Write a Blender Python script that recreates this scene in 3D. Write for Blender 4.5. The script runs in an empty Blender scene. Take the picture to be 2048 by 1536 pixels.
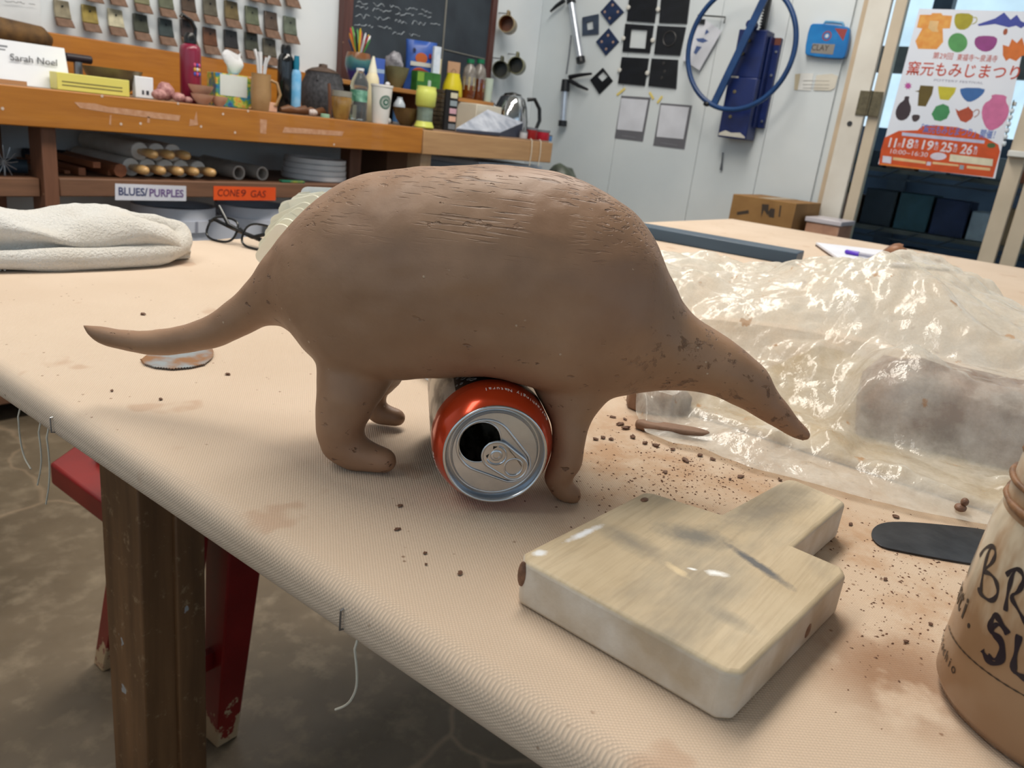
import bpy, bmesh, math, random
import numpy as np
from mathutils import Vector, Matrix, noise
random.seed(7)
S = bpy.context.scene
COL = S.collection
PI = math.pi

# ---------------------------------------------------------------- camera
F_PX = 1560.0
PITCH, ROLL, YAW = math.radians(18.07), math.radians(-6.9), math.radians(35.84)
CAM = np.array([0.0, 0.0, 0.996])

def cam_basis():
    up = np.array([0, math.cos(PITCH), math.sin(PITCH)])
    fw = np.array([0, 0, -1.0])
    fh = fw - up * (fw @ up)
    fh /= np.linalg.norm(fh)
    rt = np.cross(fh, up)
    x = math.cos(YAW) * fh + math.sin(YAW) * rt
    y = np.cross(up, x)
    c, s = math.cos(ROLL), math.sin(ROLL)
    Q = np.array([[c, -s, 0], [s, c, 0], [0, 0, 1]])
    return np.array([Q @ x, Q @ y, Q @ up])
RB = cam_basis()
cd = bpy.data.cameras.new('camera')
cam = bpy.data.objects.new('camera', cd)
COL.objects.link(cam)
m4 = Matrix([list(r) for r in RB]).to_4x4()
m4.translation = Vector(CAM)
cam.matrix_world = m4
cd.sensor_width = 36.0
cd.lens = F_PX / 2048 * 36
cd.clip_start = 0.02
cd.dof.use_dof = True
cd.dof.focus_distance = 0.44
cd.dof.aperture_fstop = 20.0
S.camera = cam

# ---------------------------------------------------------------- world, lamps, exposure
S.view_settings.view_transform = 'Standard'
S.view_settings.look = 'None'
S.view_settings.gamma = 1.0
S.view_settings.use_curve_mapping = False
S.view_settings.exposure = 0.05
w = bpy.data.worlds.new('sky')
S.world = w
w.use_nodes = True
bg = w.node_tree.nodes['Background']
bg.inputs[0].default_value = (0.66, 0.84, 1.0, 1)
bg.inputs[1].default_value = 1.15

def area(name, loc, rot, sx, sy, power, color):
    l = bpy.data.lights.new(name, 'AREA')
    l.shape = 'RECTANGLE'
    l.size, l.size_y = sx, sy
    l.energy = power
    l.color = color
    o = bpy.data.objects.new(name, l)
    COL.objects.link(o)
    o.location = loc
    o.rotation_euler = rot
    return o
# ceiling fluorescents over the work table and the counter, then an added floor light
area('ceiling_and_fill_lamp', (1.0, 1.0, 2.95), (0, 0, 0), 1.6, 0.5, 44, (1.0, 0.93, 0.82))
area('ceiling_and_fill_lamp', (2.5, 1.4, 2.95), (0, 0, 0), 1.6, 0.5, 34, (1.0, 0.95, 0.88))
area('ceiling_and_fill_lamp', (-0.8, 1.3, 2.95), (0, 0, 0), 1.6, 0.5, 17, (1.0, 0.95, 0.88))  # unseen lamp added to brighten the floor at the left

# ---------------------------------------------------------------- planes of the room, pixel rays
TAB = 0.80            # table top
YW, XW = 2.81, 3.75   # counter wall, door wall
YC, ZC = 2.30, 0.953  # counter front, counter top

def ray(px, py):
    return RB @ np.array([(px - 1024) / F_PX, -(py - 768) / F_PX, -1.0])
def onz(px, py, z=TAB):
    d = ray(px, py)
    return Vector(CAM + d * ((z - CAM[2]) / d[2]))
def onx(px, py, x=XW):
    d = ray(px, py)
    return Vector(CAM + d * (x / d[0]))
def ony(px, py, y=YW):
    d = ray(px, py)
    return Vector(CAM + d * (y / d[1]))
def proj(P):
    c = RB.T @ (np.array(P) - CAM)
    return 1024 - F_PX * c[0] / c[2], 768 + F_PX * c[1] / c[2]
def depth(P):
    return -(RB.T @ (np.array(P) - CAM))[2]

# ---------------------------------------------------------------- materials
def lin1(v):
    v /= 255.0
    return v / 12.92 if v <= 0.04045 else ((v + 0.055) / 1.055) ** 2.4
def lin(c):
    return (lin1(c[0]), lin1(c[1]), lin1(c[2]), 1)
MATS = {}
def new_mat(name):
    m = bpy.data.materials.new(name)
    m.use_nodes = True
    nt = m.node_tree
    return m, nt, nt.nodes['Principled BSDF']
def nd(nt, t, **k):
    n = nt.nodes.new(t)
    for a, b in k.items():
        setattr(n, a, b)
    return n
def M(name, c, c2=None, sc=8, rough=0.6, metal=0, bump=0, bsc=None, st=(1, 1, 1), spec=0.5,
      trans=0, ior=1.45, coat=0, lo=0.35, hi=0.65, detail=5, bdist=0.002, emit=0):
    if name in MATS:
        return MATS[name]
    m, nt, p = new_mat(name)
    p.inputs['Roughness'].default_value = rough
    p.inputs['Metallic'].default_value = metal
    p.inputs['Specular IOR Level'].default_value = spec
    p.inputs['Transmission Weight'].default_value = trans
    p.inputs['IOR'].default_value = ior
    p.inputs['Coat Weight'].default_value = coat
    tc = nd(nt, 'ShaderNodeTexCoord')
    mp = nd(nt, 'ShaderNodeMapping')
    mp.inputs['Scale'].default_value = st
    nt.links.new(tc.outputs['Object'], mp.inputs[0])
    nz = nd(nt, 'ShaderNodeTexNoise')
    nz.inputs['Scale'].default_value = sc
    nz.inputs['Detail'].default_value = detail
    nt.links.new(mp.outputs[0], nz.inputs['Vector'])
    rp = nd(nt, 'ShaderNodeValToRGB')
    if c2 is None:
        c2 = tuple(min(255, v * 0.93) for v in c)
    rp.color_ramp.elements[0].position = lo
    rp.color_ramp.elements[1].position = hi
    rp.color_ramp.elements[0].color = lin(c)
    rp.color_ramp.elements[1].color = lin(c2)
    nt.links.new(nz.outputs['Fac'], rp.inputs[0])
    nt.links.new(rp.outputs[0], p.inputs['Base Color'])
    if emit:
        nt.links.new(rp.outputs[0], p.inputs['Emission Color'])
        p.inputs['Emission Strength'].default_value = emit
    if bump:
        n2 = nd(nt, 'ShaderNodeTexNoise')
        n2.inputs['Scale'].default_value = bsc or sc * 3
        n2.inputs['Detail'].default_value = 4
        nt.links.new(mp.outputs[0], n2.inputs['Vector'])
        b = nd(nt, 'ShaderNodeBump')
        b.inputs['Strength'].default_value = bump
        b.inputs['Distance'].default_value = bdist
        nt.links.new(n2.outputs['Fac'], b.inputs['Height'])
        nt.links.new(b.outputs[0], p.inputs['Normal'])
    MATS[name] = m
    return m
def math_node(nt, op, a, b=None):
    n = nd(nt, 'ShaderNodeMath', operation=op)
    for i, v in enumerate((a, b)):
        if v is None:
            continue
        if isinstance(v, (int, float)):
            n.inputs[i].default_value = v
        else:
            nt.links.new(v, n.inputs[i])
    return n.outputs[0]
def mixc(nt, fac, a, b):
    n = nd(nt, 'ShaderNodeMix', data_type='RGBA')
    for i, v in ((0, fac), (6, a), (7, b)):
        if isinstance(v, (int, float)):
            n.inputs[i].default_value = v
        elif isinstance(v, tuple):
            n.inputs[i].default_value = v
        else:
            nt.links.new(v, n.inputs[i])
    return n.outputs[2]
def nz_node(nt, vec, sc, detail=4, rough=0.5):
    n = nd(nt, 'ShaderNodeTexNoise')
    n.inputs['Scale'].default_value = sc
    n.inputs['Detail'].default_value = detail
    n.inputs['Roughness'].default_value = rough
    nt.links.new(vec, n.inputs['Vector'])
    return n.outputs['Fac']
def ramp(nt, fac, stops):
    r = nd(nt, 'ShaderNodeValToRGB')
    e = r.color_ramp.elements
    while len(e) < len(stops):
        e.new(0.5)
    for k, (p, c) in enumerate(stops):
        e[k].position = p
        e[k].color = c if len(c) == 4 else lin(c)
    nt.links.new(fac, r.inputs[0])
    return r.outputs[0]
BW = lambda a, b: [(a, (0, 0, 0, 1)), (b, (1, 1, 1, 1))]

# ---------------------------------------------------------------- mesh builder
class MB:
    def __init__(s):
        s.v, s.f = [], []
    def add(s, vs, fs, T=None):
        o = len(s.v)
        s.v += [tuple(T @ Vector(q)) if T else tuple(q) for q in vs]
        s.f += [tuple(i + o for i in q) for q in fs]
        return s
    def bb(s, x0, x1, y0, y1, z0, z1, T=None):
        v = [(x, y, z) for z in (z0, z1) for y in (y0, y1) for x in (x0, x1)]
        return s.add(v, [(0, 2, 3, 1), (4, 5, 7, 6), (0, 1, 5, 4), (1, 3, 7, 5), (3, 2, 6, 7), (2, 0, 4, 6)], T)
    def box(s, c, d, T=None):
        return s.bb(c[0] - d[0] / 2, c[0] + d[0] / 2, c[1] - d[1] / 2, c[1] + d[1] / 2, c[2] - d[2] / 2, c[2] + d[2] / 2, T)
    def loft(s, rings, cap=True, closed=False):
        n = len(rings[0])
        vs = [q for r in rings for q in r]
        fs = []
        R = len(rings)
        for i in range(R if closed else R - 1):
            a, b = i * n, ((i + 1) % R) * n
            for j in range(n):
                k = (j + 1) % n
                fs.append((a + j, a + k, b + k, b + j))
        if cap and not closed:
            fs.append(tuple(range(n - 1, -1, -1)))
            fs.append(tuple(range((R - 1) * n, R * n)))
        return s.add(vs, fs)
    def lathe(s, prof, n=24, T=None, a0=0.0, sx=1.0, sy=1.0):
        vs, fs, idx = [], [], []
        for r, z in prof:
            if r < 1e-6:
                idx.append([len(vs)] * n)
                vs.append((0, 0, z))
            else:
                idx.append(list(range(len(vs), len(vs) + n)))
                vs += [(r * sx * math.cos(a0 + 2 * PI * j / n), r * sy * math.sin(a0 + 2 * PI * j / n), z) for j in range(n)]
        for a, b in zip(idx[:-1], idx[1:]):
            for j in range(n):
                k = (j + 1) % n
                q = []
                for t in (a[j], a[k], b[k], b[j]):
                    if t not in q:
                        q.append(t)
                if len(q) > 2:
                    fs.append(tuple(q))
        return s.add(vs, fs, T)
    def tube(s, pts, r, n=8, cap=True, closed=False, flat=1.0):
        pts = [Vector(q) for q in pts]
        N = len(pts)
        rs = r if isinstance(r, (list, tuple)) else [r] * N
        rings = []
        u = None
        for i in range(N):
            if closed:
                d = pts[(i + 1) % N] - pts[i - 1]
            else:
                d = pts[min(i + 1, N - 1)] - pts[max(i - 1, 0)]
            d.normalize()
            if u is None:
                u = Vector((0, 0, 1)) if abs(d.z) < 0.9 else Vector((1, 0, 0))
            u = (u - d * u.dot(d)).normalized()
            w_ = d.cross(u)
            rings.append([pts[i] + (u * math.cos(2 * PI * j / n) * flat + w_ * math.sin(2 * PI * j / n)) * rs[i] for j in range(n)])
        return s.loft(rings, cap, closed)
    def cyl(s, p0, p1, r0, r1=None, n=16):
        return s.tube([p0, p1], [r0, r0 if r1 is None else r1], n)
    def prism(s, poly, z0, z1, T=None, hole=None):
        n = len(poly)
        if hole is None:
            vs = [(x, y, z0) for x, y in poly] + [(x, y, z1) for x, y in poly]
            fs = [tuple(range(n - 1, -1, -1)), tuple(range(n, 2 * n))] + [(i, (i + 1) % n, n + (i + 1) % n, n + i) for i in range(n)]
        else:
            vs = [(x, y, z) for z in (z0, z1) for L in (poly, hole) for x, y in L]
            fs = []
            for i in range(n):
                k = (i + 1) % n
                fs += [(i, n + i, n + k, k), (2 * n + i, 2 * n + k, 3 * n + k, 3 * n + i),
                       (i, k, 2 * n + k, 2 * n + i), (n + k, n + i, 3 * n + i, 3 * n + k)]
        return s.add(vs, fs, T)
    def sph(s, c, r, n=16, m=10, T=None):
        rr = r if isinstance(r, (list, tuple)) else (r, r, r)
        prof = [(math.sin(PI * i / m), -math.cos(PI * i / m)) for i in range(m + 1)]
        prof[0], prof[-1] = (0, -1), (0, 1)
        A = Matrix.Translation(c) @ Matrix.Diagonal((rr[0], rr[1], rr[2], 1))
        return s.lathe(prof, n, (T @ A) if T else A)

def link(o, parent=None):
    COL.objects.link(o)
    if parent:
        o.parent = parent
    return o
def mesh_obj(name, mb, mat, parent=None, smooth=35, bevel=0, seg=2, sub=0, loc=None, rz=0.0):
    me = bpy.data.meshes.new(name)
    me.from_pydata([tuple(q) for q in mb.v], [], mb.f)
    me.update()
    bm = bmesh.new()
    bm.from_mesh(me)
    bmesh.ops.recalc_face_normals(bm, faces=bm.faces)
    bm.to_mesh(me)
    bm.free()
    if smooth:
        me.shade_smooth()
        me.set_sharp_from_angle(angle=math.radians(smooth))
    for x in (mat if isinstance(mat, (list, tuple)) else [mat]):
        me.materials.append(x)
    o = bpy.data.objects.new(name, me)
    if loc is not None:
        o.location = loc
    if rz:
        o.rotation_euler = (0, 0, rz)
    link(o, parent)
    if bevel:
        b = o.modifiers.new('bevel', 'BEVEL')
        b.width = bevel
        b.segments = seg
        b.limit_method = 'ANGLE'
        b.angle_limit = math.radians(40)
        b.harden_normals = False
    if sub:
        d = o.modifiers.new('sub', 'SUBSURF')
        d.levels = d.render_levels = sub
    return o
def tag(o, label, cat, group=None, kind=None):
    o['label'] = label
    if cat:
        o['category'] = cat
    if group:
        o['group'] = group
    if kind:
        o['kind'] = kind
    return o
def thing(name, label, cat, loc, rz=0.0, group=None, rot=None):
    o = bpy.data.objects.new(name, None)
    o.empty_display_size = 0.02
    o.location = loc
    o.rotation_euler = rot if rot is not None else (0, 0, rz)
    link(o)
    return tag(o, label, cat, group)
def solo(name, label, cat, mb, mat, loc=(0, 0, 0), rz=0.0, group=None, kind=None, **k):
    o = mesh_obj(name, mb, mat, None, loc=loc, rz=rz, **k)
    return tag(o, label, cat, group, kind)
def struct(name, mb, mat, parent=None, **k):
    o = mesh_obj(name, mb, mat, parent, **k)
    o['kind'] = 'structure'
    return o
ROT_R = Matrix(((0, 0, -1), (-1, 0, 0), (0, 1, 0)))   # things hung on the door wall
ROT_L = Matrix(((1, 0, 0), (0, 0, -1), (0, 1, 0)))    # things hung on the counter wall
def wall_thing(side, name, label, cat, o3, group=None):
    t = thing(name, label, cat, o3, 0, group, (ROT_R if side == 'R' else ROT_L).to_euler())
    return t
def wl(side, o3, pts, out=0.0):
    """pixel outline on a wall plane -> local 2-D outline"""
    r = []
    for px, py in pts:
        q = onx(px, py, XW - out) if side == 'R' else ony(px, py, YW - out)
        r.append((-(q.y - o3[1]), q.z - o3[2]) if side == 'R' else (q.x - o3[0], q.z - o3[2]))
    return r
_fonts = {}
def text(body, size, mat, parent, loc=(0, 0, 0), rot=(0, 0, 0), name='lettering', depth_=0.0003, align='CENTER', shear=0, sx=1.0, off=0.0):
    cu = bpy.data.curves.new(name, 'FONT')
    cu.body = body
    cu.size = size
    cu.extrude = depth_
    cu.align_x = align
    cu.align_y = 'CENTER'
    cu.shear = shear
    cu.offset = off
    cu.resolution_u = 3
    o = bpy.data.objects.new(name, cu)
    COL.objects.link(o)
    dg = bpy.context.evaluated_depsgraph_get()
    me = bpy.data.meshes.new_from_object(o.evaluated_get(dg))
    COL.objects.unlink(o)
    bpy.data.objects.remove(o)
    me.name = name
    me.materials.clear()
    me.materials.append(mat)
    q = bpy.data.objects.new(name, me)
    link(q, parent)
    q.location = loc
    q.rotation_euler = rot
    q.scale = (sx, 1, 1)
    return q
def arc(cx, cy, r, a0, a1, n):
    return [(cx + r * math.cos(math.radians(a0 + (a1 - a0) * i / n)), cy + r * math.sin(math.radians(a0 + (a1 - a0) * i / n))) for i in range(n + 1)]
def smoothpoly(pts, it=2, closed=True):
    for _ in range(it):
        q = []
        n = len(pts)
        for i in range(n if closed else n - 1):
            a, b = pts[i], pts[(i + 1) % n]
            q += [tuple(a[k] * .75 + b[k] * .25 for k in range(len(a))), tuple(a[k] * .25 + b[k] * .75 for k in range(len(a)))]
        pts = q if closed else [pts[0]] + q + [pts[-1]]
    return pts
# ================================================================ SETTING
def mat_floor():
    m, nt, p = new_mat('stained concrete')
    tc = nd(nt, 'ShaderNodeTexCoord')
    v = tc.outputs['Object']
    n1 = nz_node(nt, v, 1.6, 6, 0.6)
    n2 = nz_node(nt, v, 14, 8, 0.65)
    c = ramp(nt, n1, [(0.3, (82, 72, 58)), (0.5, (108, 95, 78)), (0.7, (128, 114, 94))])
    c2 = mixc(nt, math_node(nt, 'MULTIPLY', ramp(nt, n2, BW(0.5, 0.75)), 0.45), c, lin((166, 150, 126)))
    # hairline cracks with filler
    mp = nd(nt, 'ShaderNodeMapping')
    nt.links.new(v, mp.inputs[0])
    wob = nd(nt, 'ShaderNodeTexNoise')
    wob.inputs['Scale'].default_value = 5
    nt.links.new(v, wob.inputs['Vector'])
    va = nd(nt, 'ShaderNodeVectorMath', operation='MULTIPLY_ADD')
    va.inputs[1].default_value = (0.18, 0.18, 0.18)
    nt.links.new(wob.outputs['Color'], va.inputs[0])
    nt.links.new(v, va.inputs[2])
    vo = nd(nt, 'ShaderNodeTexVoronoi', feature='DISTANCE_TO_EDGE')
    vo.inputs['Scale'].default_value = 0.9
    nt.links.new(va.outputs[0], vo.inputs['Vector'])
    cr = ramp(nt, vo.outputs['Distance'], [(0.002, (1, 1, 1, 1)), (0.006, (0, 0, 0, 1))])
    c3 = mixc(nt, math_node(nt, 'MULTIPLY', cr, 0.35), c2, lin((176, 152, 126)))
    nt.links.new(c3, p.inputs['Base Color'])
    nt.links.new(ramp(nt, n2, [(0.3, (0.3, 0.3, 0.3, 1)), (0.7, (0.55, 0.55, 0.55, 1))]), p.inputs['Roughness'])
    return m
MB_ = MB
white_wall = M('white painted wall', (226, 230, 232), (214, 220, 224), sc=2.5, rough=0.55, bump=0.15, bsc=30)
panel_white = M('white wall panel', (214, 219, 220), (200, 207, 210), sc=1.8, rough=0.5, bump=0.1, bsc=12)
stile_beige = M('beige door stile', (205, 190, 168), (192, 178, 156), sc=5, rough=0.5)
struct('floor', MB().bb(-4.5, 9, -5, 4.5, -0.1, 0), mat_floor(), smooth=0)
struct('wall_left', MB().bb(-4.5, XW + 0.12, YW, YW + 0.12, 0, 3.1), white_wall, smooth=0)
struct('wall_back_added', MB().bb(-1.75, -1.63, -5, YW + .12, 0, 1.05).bb(-1.75, -1.63, -5, YW + .12, 2.75, 3.1).bb(-1.75, -1.63, -5, -3.4, 1.05, 2.75).bb(-1.75, -1.63, 2.5, YW + .12, 1.05, 2.75), white_wall, smooth=0)  # unseen wall added to keep the floor dark; its opening brightens cards and towel
wn = struct('window_1', MB().bb(-1.74, -1.64, -3.4, 2.5, 1.05, 1.10), M('window frame white', (228, 228, 224), rough=.5))
for yy in (-3.38, -1.9, -.42, 1.04, 2.46):
    mesh_obj('mullion', MB().bb(-1.72, -1.66, yy - .03, yy + .03, 1.10, 2.75), M('window frame white', (228, 228, 224), rough=.5), wn)
struct('wall_front_added', MB().bb(-1.63, XW, -3.3, -3.2, 0, 1.0).bb(-1.63, XW, -3.3, -3.2, 2.75, 3.1), white_wall, smooth=0)  # unseen wall added so its sill keeps daylight from under the table
w2 = struct('window_2', MB().bb(-1.63, XW, -3.29, -3.21, 1.0, 1.05), M('window frame white', (228, 228, 224), rough=.5))
for xx in (-1.6, .2, 2.0, 3.72):
    mesh_obj('mullion', MB().bb(xx - .03, xx + .03, -3.28, -3.22, 1.05, 2.75), M('window frame white', (228, 228, 224), rough=.5), w2)
struct('ceiling', MB().bb(-4.5, XW + 0.12, -5, YW + 0.12, 3.1, 3.2), M('ceiling white', (225, 222, 215), rough=.8), smooth=0)
# door wall: each sheet-metal panel a board of its own with open joints
DY0 = onx(1724, 280).y     # hinge line of the glazed door
DY1 = onx(1987, 527).y
rw = struct('wall_right', MB().bb(XW + 0.015, XW + 0.12, DY0 + 0.09, YW, 0, 3.1).bb(XW + 0.015, XW + 0.12, -5, DY1 - 1.35, 0, 3.1)
            .bb(XW + 0.015, XW + 0.12, DY1 - 1.35, DY0 + 0.09, 2.3, 3.1), panel_white, smooth=0)
ys = [YW] + [onx(x, y).y for x, y in ((1236, 240), (1395, 300), (1520, 320))] + [DY0 + 0.16]
for a, b in zip(ys[:-1], ys[1:]):
    mesh_obj('panel', MB().bb(XW, XW + 0.014, b + 0.0009, a - 0.0009, 0, 3.09), panel_white, rw, bevel=0.0012)
# door trim board and jamb
struct('trim_1', MB().bb(XW - 0.02, XW + 0.014, DY0 + 0.012, onx(1712, 120).y, 0, 2.4), M('trim cream', (222, 218, 208), (205, 199, 188), sc=4, rough=.5), bevel=0.003)
LIGHT = M('joint strip tan', (196, 176, 150), rough=.6)
struct('trim_2', MB().bb(XW - 0.012, XW + 0.014, onx(1712, 120).y + .001, onx(1712, 120).y + 0.02, 0, 2.4), LIGHT)

# glazed door
glass = M('door glass', (240, 250, 250), rough=0.02, trans=1.0, ior=1.02, spec=0.6)
dr = bpy.data.objects.new('door_1', None)
link(dr)
dr['kind'] = 'structure'
dr.location = (XW, DY0, 0)
YG0, YG1 = onx(1747, 280).y, onx(1954, 520).y
def dpart(n, y0, y1, z0, z1, x0, x1, mt, **k):
    return mesh_obj(n, MB().bb(x0, x1, y0 - DY0, y1 - DY0, z0, z1), mt, dr, **k)
dpart('stile', YG0, DY0, 0, 2.25, -0.005, 0.04, stile_beige, bevel=0.003)
dpart('stile', DY1, YG1, 0, 2.25, -0.005, 0.04, stile_beige, bevel=0.003)
dpart('bottom_rail', YG1, YG0, 0, 0.22, 0.0, 0.04, stile_beige, bevel=0.003)
dpart('top_rail', YG1, YG0, 2.1, 2.25, 0.0, 0.04, stile_beige, bevel=0.003)
dpart('glazing', YG1, YG0, 0.22, 2.1, 0.018, 0.022, glass)
hz = [onx(1722, 190).z, onx(1722, 225).z]
hc = onx(1725, 207)
hm = M('aged brass hinge', (112, 104, 84), (92, 86, 70), sc=60, rough=.45, metal=.7)
h = mesh_obj('hinge', MB().bb(-0.026, -0.021, -0.048, 0.048, hc.z - 0.05, hc.z + 0.05).cyl((-0.027, 0, hc.z - 0.052), (-0.027, 0, hc.z + 0.052), 0.006), hm, dr, bevel=0.001)
lk = onx(1702, 248)
mesh_obj('keyhole', MB().cyl((lk.x - XW - 0.0225, lk.y - DY0, lk.z), (lk.x - XW - 0.019, lk.y - DY0, lk.z), 0.011, n=14), M('dark hole', (50, 52, 56)), rw if False else dr)
# second door leaf beyond, with push bar end
d2 = bpy.data.objects.new('door_2', None)
link(d2)
d2['kind'] = 'structure'
d2.location = (XW, DY1, 0)
mesh_obj('stile', MB().bb(-0.005, 0.04, -0.075, -0.02, 0, 2.25), stile_beige, d2, bevel=0.003)
mesh_obj('glazing', MB().bb(0.018, 0.022, -1.2, -0.075, 0.2, 2.1), glass, d2)
mesh_obj('stile', MB().bb(-0.005, 0.04, -1.3, -1.2, 0, 2.25), stile_beige, d2, bevel=0.003)
pb = onx(2025, 308)
mesh_obj('push_bar', MB().bb(-0.05, -0.006, pb.y - DY1 - .05, pb.y - DY1 + .012, pb.z - .012, pb.z + .012), M('push bar white', (220, 220, 215), rough=.35), d2, bevel=.004)

# ================================================================ WORK TABLE
def mat_canvas():
    m, nt, p = new_mat('table canvas')
    tc = nd(nt, 'ShaderNodeTexCoord')
    v = tc.outputs['Object']
    sp = nd(nt, 'ShaderNodeSeparateXYZ')
    nt.links.new(v, sp.inputs[0])
    k = 2 * PI / 0.0017
    xz = math_node(nt, 'SUBTRACT', sp.outputs[0], sp.outputs[2])
    wx = math_node(nt, 'SINE', math_node(nt, 'MULTIPLY', xz, k))
    wy = math_node(nt, 'SINE', math_node(nt, 'MULTIPLY', sp.outputs[1], k * 0.8))
    weave = math_node(nt, 'MULTIPLY', wx, wy)
    nb = nz_node(nt, v, 60, 3)
    ht = math_node(nt, 'ADD', weave, math_node(nt, 'MULTIPLY', nb, 1.2))
    b = nd(nt, 'ShaderNodeBump')
    b.inputs['Strength'].default_value = 0.45
    b.inputs['Distance'].default_value = 0.0003
    nt.links.new(ht, b.inputs['Height'])
    # very low wrinkles
    b2 = nd(nt, 'ShaderNodeBump')
    b2.inputs['Strength'].default_value = 0.25
    b2.inputs['Distance'].default_value = 0.01
    nt.links.new(nz_node(nt, v, 7, 2), b2.inputs['Height'])
    nt.links.new(b2.outputs[0], b.inputs['Normal'])
    nt.links.new(b.outputs[0], p.inputs['Normal'])
    base = ramp(nt, nz_node(nt, v, 5, 4), [(0.3, (227, 207, 187)), (0.7, (215, 193, 171))])
    th = ramp(nt, weave, [(0.0, (0.78, 0.78, 0.78, 1)), (0.75, (1, 1, 1, 1))])
    mm = nd(nt, 'ShaderNodeMix', data_type='RGBA', blend_type='MULTIPLY')
    mm.inputs[0].default_value = 0.8
    nt.links.new(base, mm.inputs[6])
    nt.links.new(th, mm.inputs[7])
    # clay dust: patches around the paddle and the bag
    def blob(cx, cy, r0, r1):
        vm = nd(nt, 'ShaderNodeVectorMath', operation='DISTANCE')
        vm.inputs[1].default_value = (cx, cy, 0.8)
        nt.links.new(v, vm.inputs[0])
        return ramp(nt, vm.outputs['Value'], [(r0, (1, 1, 1, 1)), (r1, (0, 0, 0, 1))])
    dust = math_node(nt, 'ADD', blob(0.41, 0.02, 0.02, 0.14), blob(0.44, 0.20, 0.02, 0.16))
    dn = ramp(nt, nz_node(nt, v, 28, 8, 0.7), BW(0.42, 0.62))
    f = math_node(nt, 'MULTIPLY', math_node(nt, 'MULTIPLY', dust, dn), 0.6)
    c = mixc(nt, f, mm.outputs[2], lin((170, 122, 82)))
    wide = math_node(nt, 'MULTIPLY', blob(0.40, 0.12, 0.05, 0.30), 0.22)
    c = mixc(nt, wide, c, lin((196, 158, 116)))
    jar_spot = math_node(nt, 'MULTIPLY', math_node(nt, 'MULTIPLY', blob(0.325, 0.022, 0.012, 0.045), ramp(nt, nz_node(nt, v, 40, 5), BW(0.35, 0.5))), 0.7)  # blotchy darker brown patch on the canvas beside the jar foot
    c = mixc(nt, jar_spot, c, lin((140, 100, 70)))
    # old wet-clay smears
    sm = nz_node(nt, v, 19, 3, 0.45)
    sf = math_node(nt, 'MULTIPLY', ramp(nt, sm, BW(0.66, 0.70)), 0.38)
    c = mixc(nt, sf, c, lin((176, 138, 112)))
    # specks
    vo = nd(nt, 'ShaderNodeTexVoronoi')
    vo.inputs['Scale'].default_value = 120
    nt.links.new(v, vo.inputs['Vector'])
    spk = math_node(nt, 'MULTIPLY', ramp(nt, vo.outputs['Distance'], [(0.08, (1, 1, 1, 1)), (0.14, (0, 0, 0, 1))]),
                    ramp(nt, nz_node(nt, v, 33, 2), BW(0.55, 0.6)))
    c = mixc(nt, math_node(nt, 'MULTIPLY', spk, 0.7), c, lin((120, 85, 60)))
    nt.links.new(c, p.inputs['Base Color'])
    p.inputs['Roughness'].default_value = 0.9
    p.inputs['Specular IOR Level'].default_value = 0.15
    return m
TX0, TX1, TY0, TY1 = 0.198, 2.47, -0.24, 1.0
tb = thing('work_table', 'long canvas-covered studio work table with brown wooden legs', 'table', (0, 0, 0))
old_wood = M('paint-splashed brown leg', (104, 72, 46), (70, 45, 30), sc=14, st=(1, 1, .12), rough=.6, bump=.4, bsc=60)
def mat_leg():
    m, nt, p = new_mat('scuffed brown table leg')
    v = nd(nt, 'ShaderNodeTexCoord').outputs['Object']
    mp = nd(nt, 'ShaderNodeMapping')
    mp.inputs['Scale'].default_value = (1, 1, 0.1)
    nt.links.new(v, mp.inputs[0])
    c = ramp(nt, nz_node(nt, mp.outputs[0], 45, 5), [(0.3, (84, 56, 32)), (0.7, (124, 88, 56))])
    sc = ramp(nt, nz_node(nt, v, 60, 8, .75), BW(.58, .66))
    c = mixc(nt, math_node(nt, 'MULTIPLY', sc, 0.5), c, lin((170, 145, 112)))
    sp = ramp(nt, nz_node(nt, v, 26, 3), BW(.70, .71))
    c = mixc(nt, math_node(nt, 'MULTIPLY', sp, 0.8), c, lin((165, 170, 175)))
    nt.links.new(c, p.inputs['Base Color'])
    p.inputs['Roughness'].default_value = 0.5
    return m
legm = mat_leg()
mesh_obj('table_top', MB().bb(TX0 + .03, TX1 - .03, TY0 + .03, TY1 - .03, TAB - .030, TAB - .003), M('plywood core', (150, 120, 85), rough=.7), tb)
mesh_obj('canvas_cover', MB().bb(TX0, TX1, TY0, TY1, TAB - .0265, TAB), mat_canvas(), tb, bevel=0.011, seg=6)
for lx in (.354, 2.2):
    for ly in (.70, -.05):
        lg = mesh_obj('leg', MB().bb(lx, lx + .068, ly, ly + .08, 0, TAB - .03), legm, tb, bevel=.002)
        mesh_obj('side_plank', MB().bb(lx + .036, lx + .070, ly - .006, ly + .05, 0.004, TAB - .12), legm, lg, bevel=.002)
mesh_obj('apron', MB().bb(.43, 2.2, .73, .755, TAB - .12, TAB - .03), legm, tb)
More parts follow.
